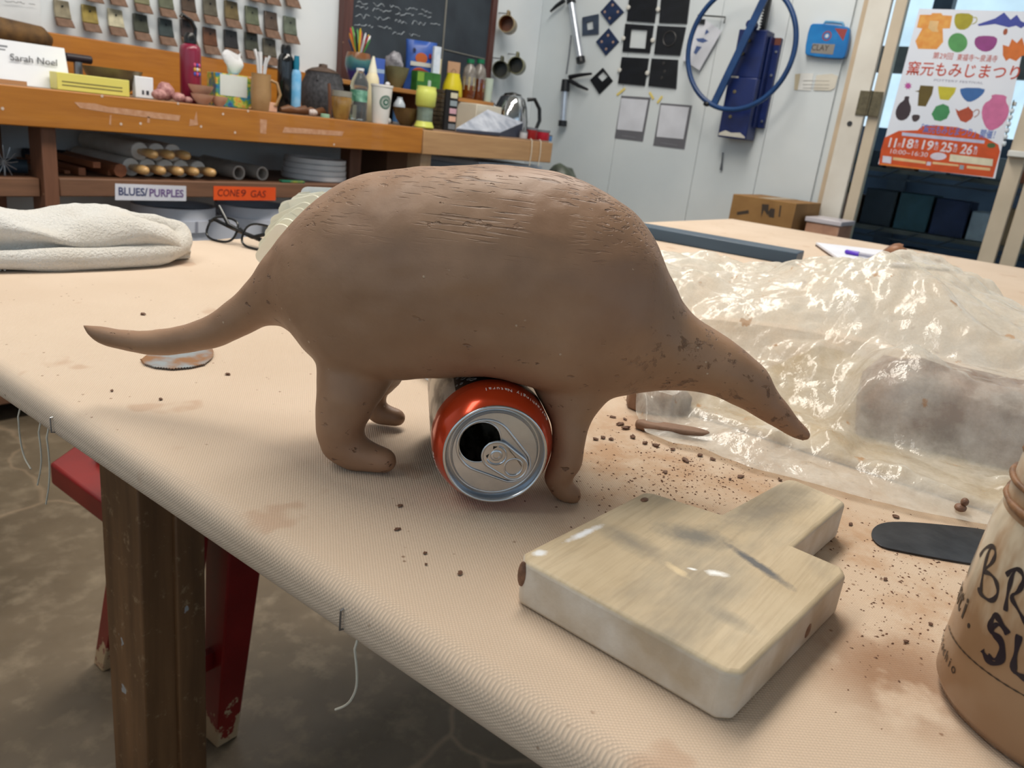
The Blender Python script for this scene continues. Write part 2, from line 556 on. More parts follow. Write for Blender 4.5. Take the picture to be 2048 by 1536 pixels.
# staples through the canvas edge and loose threads
stm = M('steel staple', (150, 152, 156), rough=.3, metal=.9)
thr = M('frayed cotton thread', (214, 206, 190), rough=.9)
for px, py in ((103, 850), (682, 1240)):
    q = onx(px, py, TX0 - .0008)
    mesh_obj('staple', MB().tube([(TX0 + .002, q.y, q.z + .0055), (TX0 - .0012, q.y, q.z + .005), (TX0 - .0012, q.y, q.z - .005), (TX0 + .002, q.y, q.z - .0055)], .0005, 6), stm, tb)
for pts in (((36, 830), (40, 880), (48, 915), (62, 938)), ((77, 862), (82, 900), (83, 930), (75, 970)), ((93, 872), (99, 920), (99, 965), (92, 1008)),
            ((709, 1296), (714, 1340), (714, 1375), (703, 1400), (690, 1412), (671, 1419))):
    w3 = smoothpoly([tuple(onx(a, b, TX0 + .001)) for a, b in pts], 2, False)
    w3[0] = (w3[0][0] + .002, w3[0][1], TAB - .020)
    mesh_obj('loose_thread', MB().tube(w3, .0006, 6), thr, tb)

# ================================================================ RED STOOL
def mat_red():
    m, nt, p = new_mat('chipped red paint')
    v = nd(nt, 'ShaderNodeTexCoord').outputs['Object']
    c = ramp(nt, nz_node(nt, v, 12, 4), [(.3, (130, 22, 20)), (.7, (104, 14, 14))])
    sp = nd(nt, 'ShaderNodeSeparateXYZ')
    nt.links.new(v, sp.inputs[0])
    low = ramp(nt, math_node(nt, 'ADD', sp.outputs[2], math_node(nt, 'MULTIPLY', nz_node(nt, v, 34, 6, .7), .34)), [(.205, (1, 1, 1, 1)), (.215, (0, 0, 0, 1))])
    c = mixc(nt, low, c, lin((176, 150, 118)))
    nt.links.new(c, p.inputs['Base Color'])
    p.inputs['Roughness'].default_value = .35
    return m
redm = mat_red()
stl = thing('stool', 'red painted wooden stool with chipped feet under the work table', 'stool', (.61, 1.03, 0))
mesh_obj('seat', MB().prism([(-.16, -.16), (.07, -.16), (.07, .16), (-.10, .16), (-.16, .115)], .415, .450), redm, stl, bevel=.004)
def sleg(x0, y0, x1, y1, wt, wb):
    b = MB()
    b.loft([[(x1 - wb, y1 - wb, 0), (x1 + wb, y1 - wb, 0), (x1 + wb, y1 + wb, 0), (x1 - wb, y1 + wb, 0)],
            [(x0 - wt, y0 - wt, .415), (x0 + wt, y0 - wt, .415), (x0 + wt, y0 + wt, .415), (x0 - wt, y0 + wt, .415)]])
    mesh_obj('leg', b, redm, stl, bevel=.003)
sleg(-.005, -.125, -.02, -.105, .032, .019)
sleg(-.085, -.12, -.10, -.09, .024, .017)
sleg(-.03, .09, -.062, .185, .024, .017)
sleg(.035, .11, .045, .17, .024, .017)
mesh_obj('stretcher', MB().bb(-.10, -.02, -.115, -.10, .15, .18), redm, stl)
canv = M('cream cloth', (205, 192, 165), rough=.9)
solo('folded_cloth', 'cream cloth lying on the red stool seat', 'cloth', MB().bb(-.035, .05, -.06, .07, 0, .02), canv, (.535, 1.05, .4505), bevel=.008)

# ================================================================ CLAY ANIMAL
AXN = np.array([0.866, 0.5, 0.0])
AXP = np.array([0.318, 0.317, TAB])
def sag(px, py, off=0.0):
    d = ray(px, py)
    return CAM + d * (((AXP - CAM) @ AXN + off) / (d @ AXN))
STN = [((160, 646), (164, 654), 1), ((178, 649), (180, 672), 1), ((205, 652), (205, 690), 1), ((260, 659), (252, 704), 1), ((322, 659), (325, 713), 1),
       ((390, 640), (405, 704), 1), ((450, 605), (482, 676), 1), ((498, 560), (545, 650), 1), ((545, 497), (598, 664), .92), ((600, 430), (645, 712), .9),
       ((680, 365), (715, 755), .88), ((780, 338), (800, 760), .90), ((880, 329), (888, 756), .92), ((980, 327), (978, 757), .93), ((1080, 338), (1066, 775), .93),
       ((1168, 363), (1138, 792), .9), ((1250, 409), (1192, 799), .86), ((1310, 473), (1238, 793), .84), ((1345, 556), (1284, 785), .84), ((1378, 621), (1335, 780), .9),
       ((1430, 658), (1392, 784), .95), ((1490, 697), (1442, 800), .95), ((1535, 738), (1492, 822), .95), ((1562, 788), (1532, 845), .95), ((1592, 830), (1570, 868), .95),
       ((1616, 856), (1602, 882), .95), ((1626, 866), (1619, 880), .95)]
def sect(c0, b, cd_, vdir, a, kb):
    ca, sa = math.cos(a), math.sin(a)
    e = 1 - kb * max(0.0, -ca) ** 0.5      # fuller, flatter belly
    return c0 + b * math.copysign(abs(ca) ** e, ca) * vdir + cd_ * math.copysign(abs(sa) ** e, sa) * AXN
def clay_body():
    rings = []
    n = 36
    for si, (T_, B_, kc) in enumerate(STN):
        kb = .5 if 10 <= si <= 15 else (.2 if si in (9, 16) else 0.0)
        T2, B2 = np.array(T_, float), np.array(B_, float)
        t3, b3 = sag(*T2), sag(*B2)
        c0, b = (t3 + b3) / 2, np.linalg.norm(t3 - b3) / 2
        vdir = (t3 - b3) / (2 * b)
        cdep = b * kc
        ax = (T2 - B2) / np.linalg.norm(T2 - B2)
        for _ in range(25):
            th = np.linspace(0, 2 * PI, 48, endpoint=False)
            pts = [sect(c0, b, cdep, vdir, a, kb) for a in th]
            s_ = [np.array(proj(q)) @ ax for q in pts]
            hi, lo = max(s_), min(s_)
            e1, e0 = T2 @ ax - hi, B2 @ ax - lo
            k = depth(c0) / F_PX
            c0 = c0 + vdir * (e1 + e0) / 2 * k * 0.8
            b = max(b + (e1 - e0) / 2 * k * 0.8, 0.0008)
            cdep = b * kc
        rings.append([Vector(sect(c0, b, cdep, vdir, 2 * PI * j / n, kb)) for j in range(n)])
    # Catmull-Rom between stations
    fine = []
    for i in range(len(rings) - 1):
        p0, p1, p2, p3 = rings[max(i - 1, 0)], rings[i], rings[i + 1], rings[min(i + 2, len(rings) - 1)]
        for t in (0, .25, .5, .75):
            fine.append([0.5 * (2 * b_ + (c_ - a_) * t + (2 * a_ - 5 * b_ + 4 * c_ - d_) * t * t + (3 * b_ - a_ - 3 * c_ + d_) * t ** 3)
                         for a_, b_, c_, d_ in zip(p0, p1, p2, p3)])
    fine.append(rings[-1])
    return fine
LEGS = [  # [(px, py, r_px, offset of this joint from the animal's mid plane)]
    [(715, 680, 90, -.012), (712, 730, 82, -.020), (695, 795, 61, -.031), (681, 848, 50, -.034), (684, 885, 45, -.034), (710, 905, 38, -.034), (742, 915, 31, -.034), (767, 920, 27, -.034)],
    [(1150, 700, 105, -.002), (1148, 760, 82, -.014), (1143, 812, 54, -.022), (1140, 850, 38, -.027), (1139, 885, 35, -.029), (1132, 922, 32, -.030), (1116, 955, 29, -.030), (1123, 976, 25, -.030), (1144, 990, 22, -.030)],
    [(770, 690, 70, .015), (762, 735, 50, .028), (745, 780, 30, .034), (744, 812, 26, .034), (760, 829, 23, .034), (793, 835, 20, .034)],
    [(1150, 690, 60, .015), (1142, 750, 48, .028), (1136, 795, 30, .034), (1130, 825, 25, .034), (1135, 845, 19, .034), (1150, 848, 17, .034)]]
def make_animal():
    b = MB()
    fine = clay_body()
    lc = onz(991, 911, TAB + .0333)        # the can the belly rests on
    ca, sa = math.cos(math.radians(45)), math.sin(math.radians(45))
    for i, r in enumerate(fine):
        for q in r:
            if 9 * 4 < i < 16 * 4:
                d = abs(-(q.x - lc.x) * sa + (q.y - lc.y) * ca)
                zt = TAB + .0345 + (math.sqrt(.0335 ** 2 - d * d) if d < .0335 else -.01)
                if q.z < zt:
                    q.z = zt
    b.loft(fine)
    for ch in LEGS:
        pts = [tuple(Vector(sag(x, y, off))) for x, y, r, off in ch]
        rr = [q[2] * depth(p) / F_PX for p, q in zip(pts, ch)]
        # refine chain
        P, Rr = [], []
        for i in range(len(pts) - 1):
            for t in (0, .5):
                P.append(tuple(Vector(pts[i]).lerp(Vector(pts[i + 1]), t)))
                Rr.append(rr[i] * (1 - t) + rr[i + 1] * t)
        P.append(pts[-1]); Rr.append(rr[-1])
        b.tube(P, Rr, 20)
        for p_, r_ in zip(P, Rr):
            b.sph(p_, r_ * .995, 16, 10)
    me = bpy.data.meshes.new('tmp')
    me.from_pydata(b.v, [], b.f)
    o = bpy.data.objects.new('tmp', me)
    COL.objects.link(o)
    rm = o.modifiers.new('r', 'REMESH')
    rm.mode = 'VOXEL'
    rm.voxel_size = 0.0016
    sm = o.modifiers.new('s', 'SMOOTH')
    sm.factor = .5
    sm.iterations = 20
    dg = bpy.context.evaluated_depsgraph_get()
    m2 = bpy.data.meshes.new_from_object(o.evaluated_get(dg))
    COL.objects.unlink(o)
    bpy.data.objects.remove(o)
    org = Vector((AXP[0], AXP[1], TAB))
    nv = len(m2.vertices)
    co = np.empty(nv * 3); no = np.empty(nv * 3)
    m2.vertices.foreach_get('co', co)
    m2.vertex_normals.foreach_get('vector', no)
    co, no = co.reshape(-1, 3), no.reshape(-1, 3)
    dd = np.array([.0011 * noise.noise(Vector(c) * 32) + .0005 * noise.noise(Vector(c) * 95) + .0007 * noise.noise(Vector((c[0] * 20, c[1] * 20, c[2] * 70))) for c in co])
    co = co + no * dd[:, None]
    co[:, 2] = np.maximum(co[:, 2], TAB + .0004)
    co -= np.array(org)
    m2.vertices.foreach_set('co', co.ravel())
    m2.update()
    m2.shade_smooth()
    m2.name = 'clay_animal'
    o = bpy.data.objects.new('clay_animal', m2)
    o.location = org
    link(o)
    return o
def mat_clay():
    m, nt, p = new_mat('wet brown clay')
    tc = nd(nt, 'ShaderNodeTexCoord')
    mp0 = nd(nt, 'ShaderNodeMapping')
    mp0.inputs['Rotation'].default_value = (0, 0, math.radians(60))
    nt.links.new(tc.outputs['Object'], mp0.inputs[0])
    v = mp0.outputs[0]              # x along the animal
    c = ramp(nt, nz_node(nt, v, 18, 5, .6), [(.3, (138, 104, 78)), (.7, (161, 125, 96))])
    c = mixc(nt, math_node(nt, 'MULTIPLY', ramp(nt, nz_node(nt, v, 7, 3), BW(.5, .7)), .35), c, lin((142, 98, 74)))
    # scraped back: long tool lines
    mp = nd(nt, 'ShaderNodeMapping')
    mp.inputs['Scale'].default_value = (9, 120, 260)
    mp.inputs['Rotation'].default_value = (0, math.radians(-4), 0)
    nt.links.new(v, mp.inputs[0])
    ln = nz_node(nt, mp.outputs[0], 3.2, 2, .4)
    sp = nd(nt, 'ShaderNodeSeparateXYZ')
    nt.links.new(v, sp.inputs[0])
    top = ramp(nt, sp.outputs[2], BW(.130, .160))
    pat = ramp(nt, nz_node(nt, v, 16, 2), BW(.44, .56))
    lines = math_node(nt, 'MULTIPLY', math_node(nt, 'MULTIPLY', ramp(nt, ln, BW(.57, .65)), top), pat)
    # pits and little tears
    mp2 = nd(nt, 'ShaderNodeMapping')
    mp2.inputs['Scale'].default_value = (70, 90, 140)
    nt.links.new(v, mp2.inputs[0])
    pit = nz_node(nt, mp2.outputs[0], 1.6, 3, .6)
    pits = math_node(nt, 'MULTIPLY', ramp(nt, pit, BW(.655, .71)), ramp(nt, nz_node(nt, v, 11, 2), BW(.40, .55)))
    # ragged joint towards the head
    hd = ramp(nt, sp.outputs[0], BW(.125, .165))
    hp = math_node(nt, 'MULTIPLY', math_node(nt, 'MULTIPLY', ramp(nt, nz_node(nt, v, 95, 6, .7), BW(.57, .65)), hd), .9)
    dark = math_node(nt, 'MINIMUM', math_node(nt, 'ADD', math_node(nt, 'ADD', lines, pits), hp), 1.0)
    c = mixc(nt, math_node(nt, 'MULTIPLY', dark, .55), c, lin((72, 42, 30)))
    vo = nd(nt, 'ShaderNodeTexVoronoi')
    vo.inputs['Scale'].default_value = 105
    nt.links.new(v, vo.inputs['Vector'])
    grit = math_node(nt, 'MULTIPLY', ramp(nt, vo.outputs['Distance'], [(.05, (1, 1, 1, 1)), (.09, (0, 0, 0, 1))]), ramp(nt, nz_node(nt, v, 50, 2), BW(.55, .6)))
    c = mixc(nt, math_node(nt, 'MULTIPLY', grit, .7), c, lin((200, 175, 150)))
    nt.links.new(c, p.inputs['Base Color'])
    h = math_node(nt, 'SUBTRACT', math_node(nt, 'MULTIPLY', nz_node(nt, v, 70, 6, .6), .5), dark)
    h = math_node(nt, 'ADD', h, math_node(nt, 'MULTIPLY', grit, .3))
    b = nd(nt, 'ShaderNodeBump')
    b.inputs['Strength'].default_value = .75
    b.inputs['Distance'].default_value = .0013
    nt.links.new(h, b.inputs['Height'])
    nt.links.new(b.outputs[0], p.inputs['Normal'])
    nt.links.new(ramp(nt, nz_node(nt, v, 9, 3), [(.3, (.46, .46, .46, 1)), (.7, (.62, .62, .62, 1))]), p.inputs['Roughness'])
    p.inputs['Specular IOR Level'].default_value = .5
    return m
claym = mat_clay()
an = make_animal()
an.data.materials.clear()
an.data.materials.append(claym)
tag(an, 'brown wet-clay animal with round body, long tail and pointed snout', 'clay sculpture')
# ================================================================ THINGS ON THE WORK TABLE
def frame_obj(name, label, cat, loc, xa, ya, za, group=None):
    R = Matrix((xa, ya, za)).transposed()
    return thing(name, label, cat, loc, 0, group, R.to_euler())

# ---------------------------------------------------------------- soda can
lid_c = onz(991, 911, TAB + .0333)
aw = Vector((math.cos(math.radians(45)), math.sin(math.radians(45)), 0))
zc_ = -aw
yc_ = Vector((0, 0, 1))
xc_ = yc_.cross(zc_)
can = frame_obj('soda_can', 'opened red-orange and brown soda can lying under the clay animal', 'can', lid_c + aw * .122, xc_, yc_, zc_)
alu = M('can aluminium', (205, 208, 212), (190, 194, 200), sc=30, rough=.22, metal=1.0)
alu_in = M('can lid panel', (200, 202, 206), (186, 190, 196), sc=90, rough=.3, metal=1.0, bump=.06, bsc=200)
red_lac = M('red-orange lacquer', (206, 68, 24), (192, 56, 18), sc=20, rough=.22, metal=.55, coat=.4)
brown_lac = M('dark brown label', (46, 36, 32), (34, 26, 24), sc=30, rough=.3, metal=.3, coat=.3)
illus = M('silver line drawing', (196, 190, 178), (90, 78, 66), sc=120, rough=.3, metal=.6, lo=.45, hi=.6, st=(1, 1, .3))
ink = M('white print', (232, 226, 216), rough=.5)
SH = [(.0331, .0955), (.0331, .102), (.0327, .1070), (.0316, .1112), (.0299, .1150), (.0281, .1178), (.0270, .1190)]
def shoulder_r(z):
    for (r0, z0), (r1, z1) in zip(SH[:-1], SH[1:]):
        if z0 <= z <= z1:
            return r0 + (r1 - r0) * (z - z0) / (z1 - z0)
    return .0331
bm_ = MB().lathe([(0, .008), (.018, .006), (.0225, .001), (.0245, 0), (.0262, .002), (.0331, .011), (.0331, .04), (.0331, .07), (.0331, .0955)], 96)
body = mesh_obj('body', bm_, [brown_lac, illus], can, smooth=50)
for p_ in body.data.polygons:
    a = math.degrees(math.atan2(p_.center.y, p_.center.x)) % 360
    if 132 < a < 200 or 250 < a < 330:
        p_.material_index = 1
mesh_obj('shoulder', MB().lathe(SH, 72), red_lac, can, smooth=60)
rimp = [(.0270, .1190), (.0268, .1197), (.0274, .1203), (.0276, .1212), (.0273, .1219), (.0266, .1221), (.0260, .1217), (.0256, .1205), (.0250, .1170), (.0243, .1158), (.0234, .1158), (.0229, .1166), (.0226, .1180), (.0223, .1184)]
mesh_obj('rim', MB().lathe(rimp, 72), alu, can, smooth=60)
# lid panel with the pour opening
TA = math.radians(-33)
def lidp(u, v):
    return (u * math.cos(TA) - v * math.sin(TA), u * math.sin(TA) + v * math.cos(TA))
NP = 64
outer = [(.0223 * math.cos(2 * PI * i / NP), .0223 * math.sin(2 * PI * i / NP)) for i in range(NP)]
hole = []
for i in range(NP):
    a = 2 * PI * i / NP
    x, y = math.cos(a), math.sin(a)
    # ray from the opening's middle
    hole.append(lidp(-.0102 + .0106 * math.cos(a - TA), .0118 * math.sin(a - TA)))
mesh_obj('lid_panel', MB().prism(outer, .1178, .1184, hole=hole), alu_in, can, smooth=30)
def teardrop(r0, r1, u0, u1, n=14):
    a = math.asin((r0 - r1) / (u1 - u0))
    L = []
    for i in range(n + 1):
        t = -(PI / 2 - a) + (PI - 2 * a) * i / n
        L.append((u1 + r1 * math.cos(t), r1 * math.sin(t)))
    for i in range(n * 2 + 1):
        t = (PI / 2 - a) + (PI + 2 * a) * i / (2 * n)
        L.append((u0 + r0 * math.cos(t), r0 * math.sin(t)))
    return L
bead = [lidp(u, v) for u, v in teardrop(.0146, .0100, -.0066, .0112)]
mesh_obj('raised_bead', MB().tube([(x, y, .1184) for x, y in bead], .0008, 8, closed=True), alu, can, smooth=60)
mesh_obj('opening_lip', MB().tube([(x, y, .1184) for x, y in hole], .0005, 8, closed=True), alu, can, smooth=60)
tabo = [lidp(u, v) for u, v in teardrop(.0076, .0070, .0010, .0128)]
tabh = [lidp(.0125 + .0048 * math.cos(2 * PI * i / len(tabo) - PI / 2 + 0.1), .0050 * math.sin(2 * PI * i / len(tabo) - PI / 2 + 0.1)) for i in range(len(tabo))]
tabm = mesh_obj('pull_tab', MB().prism(tabo, .1198, .1207, hole=tabh), alu, can, smooth=30, bevel=.0002)
mesh_obj('tab_edge', MB().tube([(x, y, .1203) for x, y in tabo], .0008, 8, closed=True), alu, tabm, smooth=60)
mesh_obj('tab_ring_edge', MB().tube([(x, y, .1204) for x, y in tabh], .0006, 8, closed=True), alu, tabm, smooth=60)
mesh_obj('finger_dish', MB().lathe([(0, .1196), (.0049, .1198), (.0049, .1201), (0, .1199)], 24, Matrix.Translation((*lidp(.0125, 0), 0))), alu_in, tabm, smooth=40)
mesh_obj('rivet', MB().lathe([(.0036, .1184), (.0034, .1206), (.0027, .1211), (.0018, .1211), (.0016, .1206), (0, .1206)], 24, Matrix.Translation((*lidp(.0008, 0), 0))), alu, can, smooth=50)
mesh_obj('tab_curl', MB().tube([(*lidp(.0008 + .0052 * math.cos(t), .0052 * math.sin(t)), .1209) for t in np.linspace(-2.0, 2.0, 16)], .0005, 6), alu, tabm, smooth=60)
mesh_obj('tab_slot', MB().prism([lidp(-.0035, -.0035), lidp(-.002, -.0043), lidp(-.0028, -.0016)], .1207, .12085), M('black slot', (10, 10, 10)), tabm)
mesh_obj('tab_slot', MB().prism([lidp(-.0038, .0030), lidp(-.0018, .0043), lidp(-.0028, .0016)], .1207, .12085), M('black slot', (10, 10, 10)), tabm)
# printing round the shoulder: letters' tops towards the lid
def shoulder_text(word, th0, dth, z, size, skew=0):
    for i, ch in enumerate(word):
        if ch == ' ':
            continue
        th = math.radians(th0 + dth * i)
        r = shoulder_r(z) + .00012
        k = (shoulder_r(z + .001) - shoulder_r(z - .001)) / .002
        t_ = Vector((-math.sin(th), math.cos(th), 0))
        u_ = Vector((k * math.cos(th), k * math.sin(th), 1)).normalized()
        n_ = t_.cross(u_)
        R = Matrix((t_, u_, n_)).transposed()
        text(ch, size, ink, can, (r * math.cos(th), r * math.sin(th), z), R.to_euler(), 'letter', 0.00005)
shoulder_text('Refreshingly', 33, 3.55, .1085, .0036)
shoulder_text('Natural', 80, 3.75, .1085, .0036)
shoulder_text('Refreshingly', 192, 3.55, .1085, .0036)
random.seed(3)
for th, z, r in ((108, .078, .0016), (112, .083, .0011), (116, .088, .0013), (104, .086, .0012), (121, .083, .0017), (124, .09, .001), (127, .078, .0009), (100, .080, .0009),
                 (118, .0785, .0012), (129, .089, .0007), (110, .091, .0007), (113, .0905, .0014), (96, .083, .0006), (99, .09, .0008), (122, .0755, .0008)):
    a = math.radians(th)
    L = []
    for i in range(12):
        q = 2 * PI * i / 12
        aa = a + r * math.cos(q) / .0331
        L.append((.0332 * math.cos(aa), .0332 * math.sin(aa), z + r * math.sin(q)))
    mesh_obj('bubble_outline', MB().tube(L, .00012, 5, closed=True), M('bubble print', (150, 140, 132), rough=.4), can)
sw = [(66, .092), (72, .0945), (80, .0935), (85, .089), (83, .086), (76, .0875), (78, .0905), (72, .0915)]
mesh_obj('swoosh_print', MB().add([(.0333 * math.cos(math.radians(a)), .0333 * math.sin(math.radians(a)), z) for a, z in sw], [tuple(range(8))]), ink, can)

# ---------------------------------------------------------------- wooden paddle
def mat_paddle():
    m, nt, p = new_mat('worn pale paddle wood')
    v = nd(nt, 'ShaderNodeTexCoord').outputs['Object']
    mp = nd(nt, 'ShaderNodeMapping')
    mp.inputs['Scale'].default_value = (.06, 1, 1)
    nt.links.new(v, mp.inputs[0])
    g = nz_node(nt, mp.outputs[0], 420, 4, .6)
    c = ramp(nt, nz_node(nt, v, 22, 4), [(.3, (206, 188, 158)), (.7, (188, 168, 136))])
    c = mixc(nt, math_node(nt, 'MULTIPLY', ramp(nt, g, BW(.45, .75)), .35), c, lin((146, 122, 92)))
    mp3 = nd(nt, 'ShaderNodeMapping')
    mp3.inputs['Scale'].default_value = (.5, 1.6, 1)
    nt.links.new(v, mp3.inputs[0])
    gray = ramp(nt, nz_node(nt, mp3.outputs[0], 17, 5, .6), BW(.50, .72))
    c = mixc(nt, math_node(nt, 'MULTIPLY', gray, .6), c, lin((110, 106, 98)))
    def seg(cx, cy, r, ang, ratio, lo, hi, col, amt, cc):
        d = nd(nt, 'ShaderNodeMapping', vector_type='TEXTURE')
        d.inputs['Location'].default_value = (cx, cy, .021)
        d.inputs['Rotation'].default_value = (0, 0, ang)
        d.inputs['Scale'].default_value = (r, r * ratio, 1)
        nt.links.new(v, d.inputs[0])
        ln = nd(nt, 'ShaderNodeVectorMath', operation='LENGTH')
        nt.links.new(d.outputs[0], ln.inputs[0])
        wob = math_node(nt, 'ADD', ln.outputs['Value'], math_node(nt, 'MULTIPLY', nz_node(nt, v, 180, 4, .7), .9))
        f = ramp(nt, math_node(nt, 'MULTIPLY', wob, .5), [(lo, (1, 1, 1, 1)), (hi, (0, 0, 0, 1))])
        return mixc(nt, math_node(nt, 'MULTIPLY', f, amt), cc, lin(col))
    pl = lambda px, py: (onz(px, py, TAB + .0218) - Vector((.2425, .0615, 0)))[:2]
    def seg_px(a, b, ratio, lo, hi, col, amt, cc, grow=1.0):
        (x0, y0), (x1, y1) = pl(*a), pl(*b)
        return seg((x0 + x1) / 2, (y0 + y1) / 2, math.hypot(x1 - x0, y1 - y0) / 2 * grow, math.atan2(y1 - y0, x1 - x0), ratio, lo, hi, col, amt, cc)
    c = seg_px((1330, 1060), (1450, 1085), .55, .35, .85, (112, 110, 104), .85, c, 1.3)
    c = seg_px((1200, 1050), (1330, 1120), .35, .30, .85, (128, 122, 112), .7, c, 1.2)
    c = seg_px((1420, 1060), (1640, 985), .25, .30, .80, (120, 114, 106), .6, c)
    c = seg_px((1440, 1078), (1605, 1190), .16, .40, .66, (88, 88, 90), .95, c, 1.1)    # dark graphite smear
    c = seg_px((1420, 1215), (1500, 1260), .5, .35, .8, (132, 124, 110), .6, c, 1.2)
    c = seg_px((1405, 1143), (1460, 1150), .6, .34, .60, (244, 244, 242), 1.0, c, 1.2)  # plaster dabs
    c = seg_px((1372, 1136), (1398, 1140), .5, .34, .6, (244, 244, 242), 1.0, c, 1.2)
    c = seg_px((1310, 1110), (1400, 1170), .35, .34, .55, (222, 200, 160), .8, c)
    c = seg_px((1062, 1112), (1095, 1100), .6, .36, .62, (240, 242, 244), 1.0, c, 1.2)
    c = seg_px((1120, 1088), (1218, 1044), .16, .36, .62, (238, 240, 244), 1.0, c, 1.1)
    # chalky worn sides
    sp = nd(nt, 'ShaderNodeSeparateXYZ')
    nt.links.new(nd(nt, 'ShaderNodeNewGeometry').outputs['Normal'], sp.inputs[0])
    side = ramp(nt, math_node(nt, 'ABSOLUTE', sp.outputs[2]), [(.3, (1, 1, 1, 1)), (.7, (0, 0, 0, 1))])
    chalk = ramp(nt, nz_node(nt, v, 40, 5), [(.35, (216, 208, 198)), (.65, (184, 166, 144))])
    c = mixc(nt, math_node(nt, 'MULTIPLY', side, .8), c, chalk)
    nt.links.new(c, p.inputs['Base Color'])
    b = nd(nt, 'ShaderNodeBump')
    b.inputs['Strength'].default_value = .3
    b.inputs['Distance'].default_value = .0006
    nt.links.new(math_node(nt, 'ADD', g, nz_node(nt, v, 160, 5)), b.inputs['Height'])
    nt.links.new(b.outputs[0], p.inputs['Normal'])
    p.inputs['Roughness'].default_value = .6
    return m
pad = [(.0, .005), (.004, .0), (.108, -.007), (.114, -.004), (.1155, .0195), (.190, .0155), (.193, .020), (.198, .046), (.194, .051), (.119, .0585), (.112, .095), (.108, .0985), (.010, .1035), (.004, .099)]
pdl = solo('wooden_paddle', 'short thick wooden clay paddle with stubby handle and plaster smears', 'paddle', MB().prism(pad, 0, .0215), mat_paddle(), (.2425, .0615, TAB + .0003), bevel=.0022, seg=3)
wet = M('wet clay crumb', (128, 92, 70), (104, 72, 54), sc=300, rough=.5, bump=.4, bsc=500)
cl = MB().sph((.0042, .0992, .0150), (.0016, .0022, .0062), 10, 7)
mesh_obj('clay_smear', cl, wet, pdl)
mesh_obj('clay_smear', MB().sph((.072, -.004, .008), (.004, .0012, .004), 10, 7), wet, pdl)
mesh_obj('clay_smear', MB().sph((.100, .093, .0217), (.003, .0018, .0007), 10, 6), wet, pdl)
mesh_obj('clay_smear', MB().sph((.118, .060, .019), (.003, .0016, .002), 10, 6), wet, pdl)

# ---------------------------------------------------------------- slip jar
JX, JY = .345, -.036
def mat_jar():
    m, nt, p = new_mat('slip-filled clear plastic')
    v = nd(nt, 'ShaderNodeTexCoord').outputs['Object']
    sp = nd(nt, 'ShaderNodeSeparateXYZ')
    nt.links.new(v, sp.inputs[0])
    mp = nd(nt, 'ShaderNodeMapping')
    mp.inputs['Scale'].default_value = (1, 1, .35)
    nt.links.new(v, mp.inputs[0])
    run = nz_node(nt, mp.outputs[0], 42, 4, .6)
    slip = ramp(nt, nz_node(nt, v, 16, 3), [(.3, (150, 118, 88)), (.7, (136, 104, 76))])
    clear = ramp(nt, run, [(.36, (126, 92, 64)), (.48, (164, 138, 110)), (.60, (196, 182, 160))])
    up = ramp(nt, math_node(nt, 'ADD', math_node(nt, 'MULTIPLY', sp.outputs[2], 8), math_node(nt, 'MULTIPLY', run, .35)), BW(.50, .66))
    c = mixc(nt, up, slip, clear)
    nt.links.new(c, p.inputs['Base Color'])
    p.inputs['Roughness'].default_value = .22
    p.inputs['Coat Weight'].default_value = .3
    return m
jar = thing('slip_jar', 'clear plastic jar of brown slip with handwritten black marker letters', 'jar', (JX, JY, TAB + .0003))
JP = [(0, .001), (.040, 0), (.0445, .0012), (.0470, .006), (.0472, .02), (.0462, .05), (.0448, .074), (.0430, .0815)]
jm = mat_jar()
mesh_obj('jar_body', MB().lathe(JP, 96), jm, jar, smooth=50)
crust = M('dried slip crust', (140, 100, 68), (104, 72, 48), sc=130, rough=.55, bump=.6, bsc=160)
frost = M('frosted plastic neck', (190, 178, 160), (150, 118, 88), sc=26, rough=.25, lo=.42, hi=.6)
mesh_obj('neck', MB().lathe([(.0430, .0812), (.0425, .085), (.0420, .100), (.0405, .1045), (.0395, .1045), (.0395, .082), (.038, .070), (0, .070)], 72), frost, jar, smooth=50)
for z0, rr in ((.0845, .0019), (.0925, .0016)):
    L = []
    for i in range(72):
        a = 2 * PI * i / 72
        k = rr * (.8 + .5 * noise.noise(Vector((math.cos(a) * 6, math.sin(a) * 6, z0 * 100))))
        L.append(((.0428) * math.cos(a), .0428 * math.sin(a), z0 + .002 * i / 72, k))
    mesh_obj('screw_thread', MB().tube([q[:3] for q in L], [q[3] for q in L], 8, closed=True), crust, jar, smooth=60)
L, K = [], []
for i in range(96):
    a = 2 * PI * i / 96
    L.append((.0405 * math.cos(a), .0405 * math.sin(a), .1035 + .0008 * noise.noise(Vector((math.cos(a) * 4, math.sin(a) * 4, 3)))))
    K.append(.0018 + .0012 * noise.noise(Vector((math.cos(a) * 12, math.sin(a) * 12, 7))))
mesh_obj('rim_crust', MB().tube(L, K, 8, closed=True), crust, jar, smooth=60)
mesh_obj('slip_surface', MB().lathe([(0, .0715), (.039, .0712)], 40), M('liquid slip', (176, 150, 132), rough=.2), jar)
def jar_r(z):
    for (r0, z0), (r1, z1) in zip(JP[3:-1], JP[4:]):
        if z0 <= z <= z1:
            return r0 + (r1 - r0) * (z - z0) / (z1 - z0)
    return .047
marker = M('black marker ink', (28, 20, 34), (20, 14, 26), rough=.35)
TH0 = math.degrees(math.atan2(-JY, -JX))        # side of the jar that faces the photographer
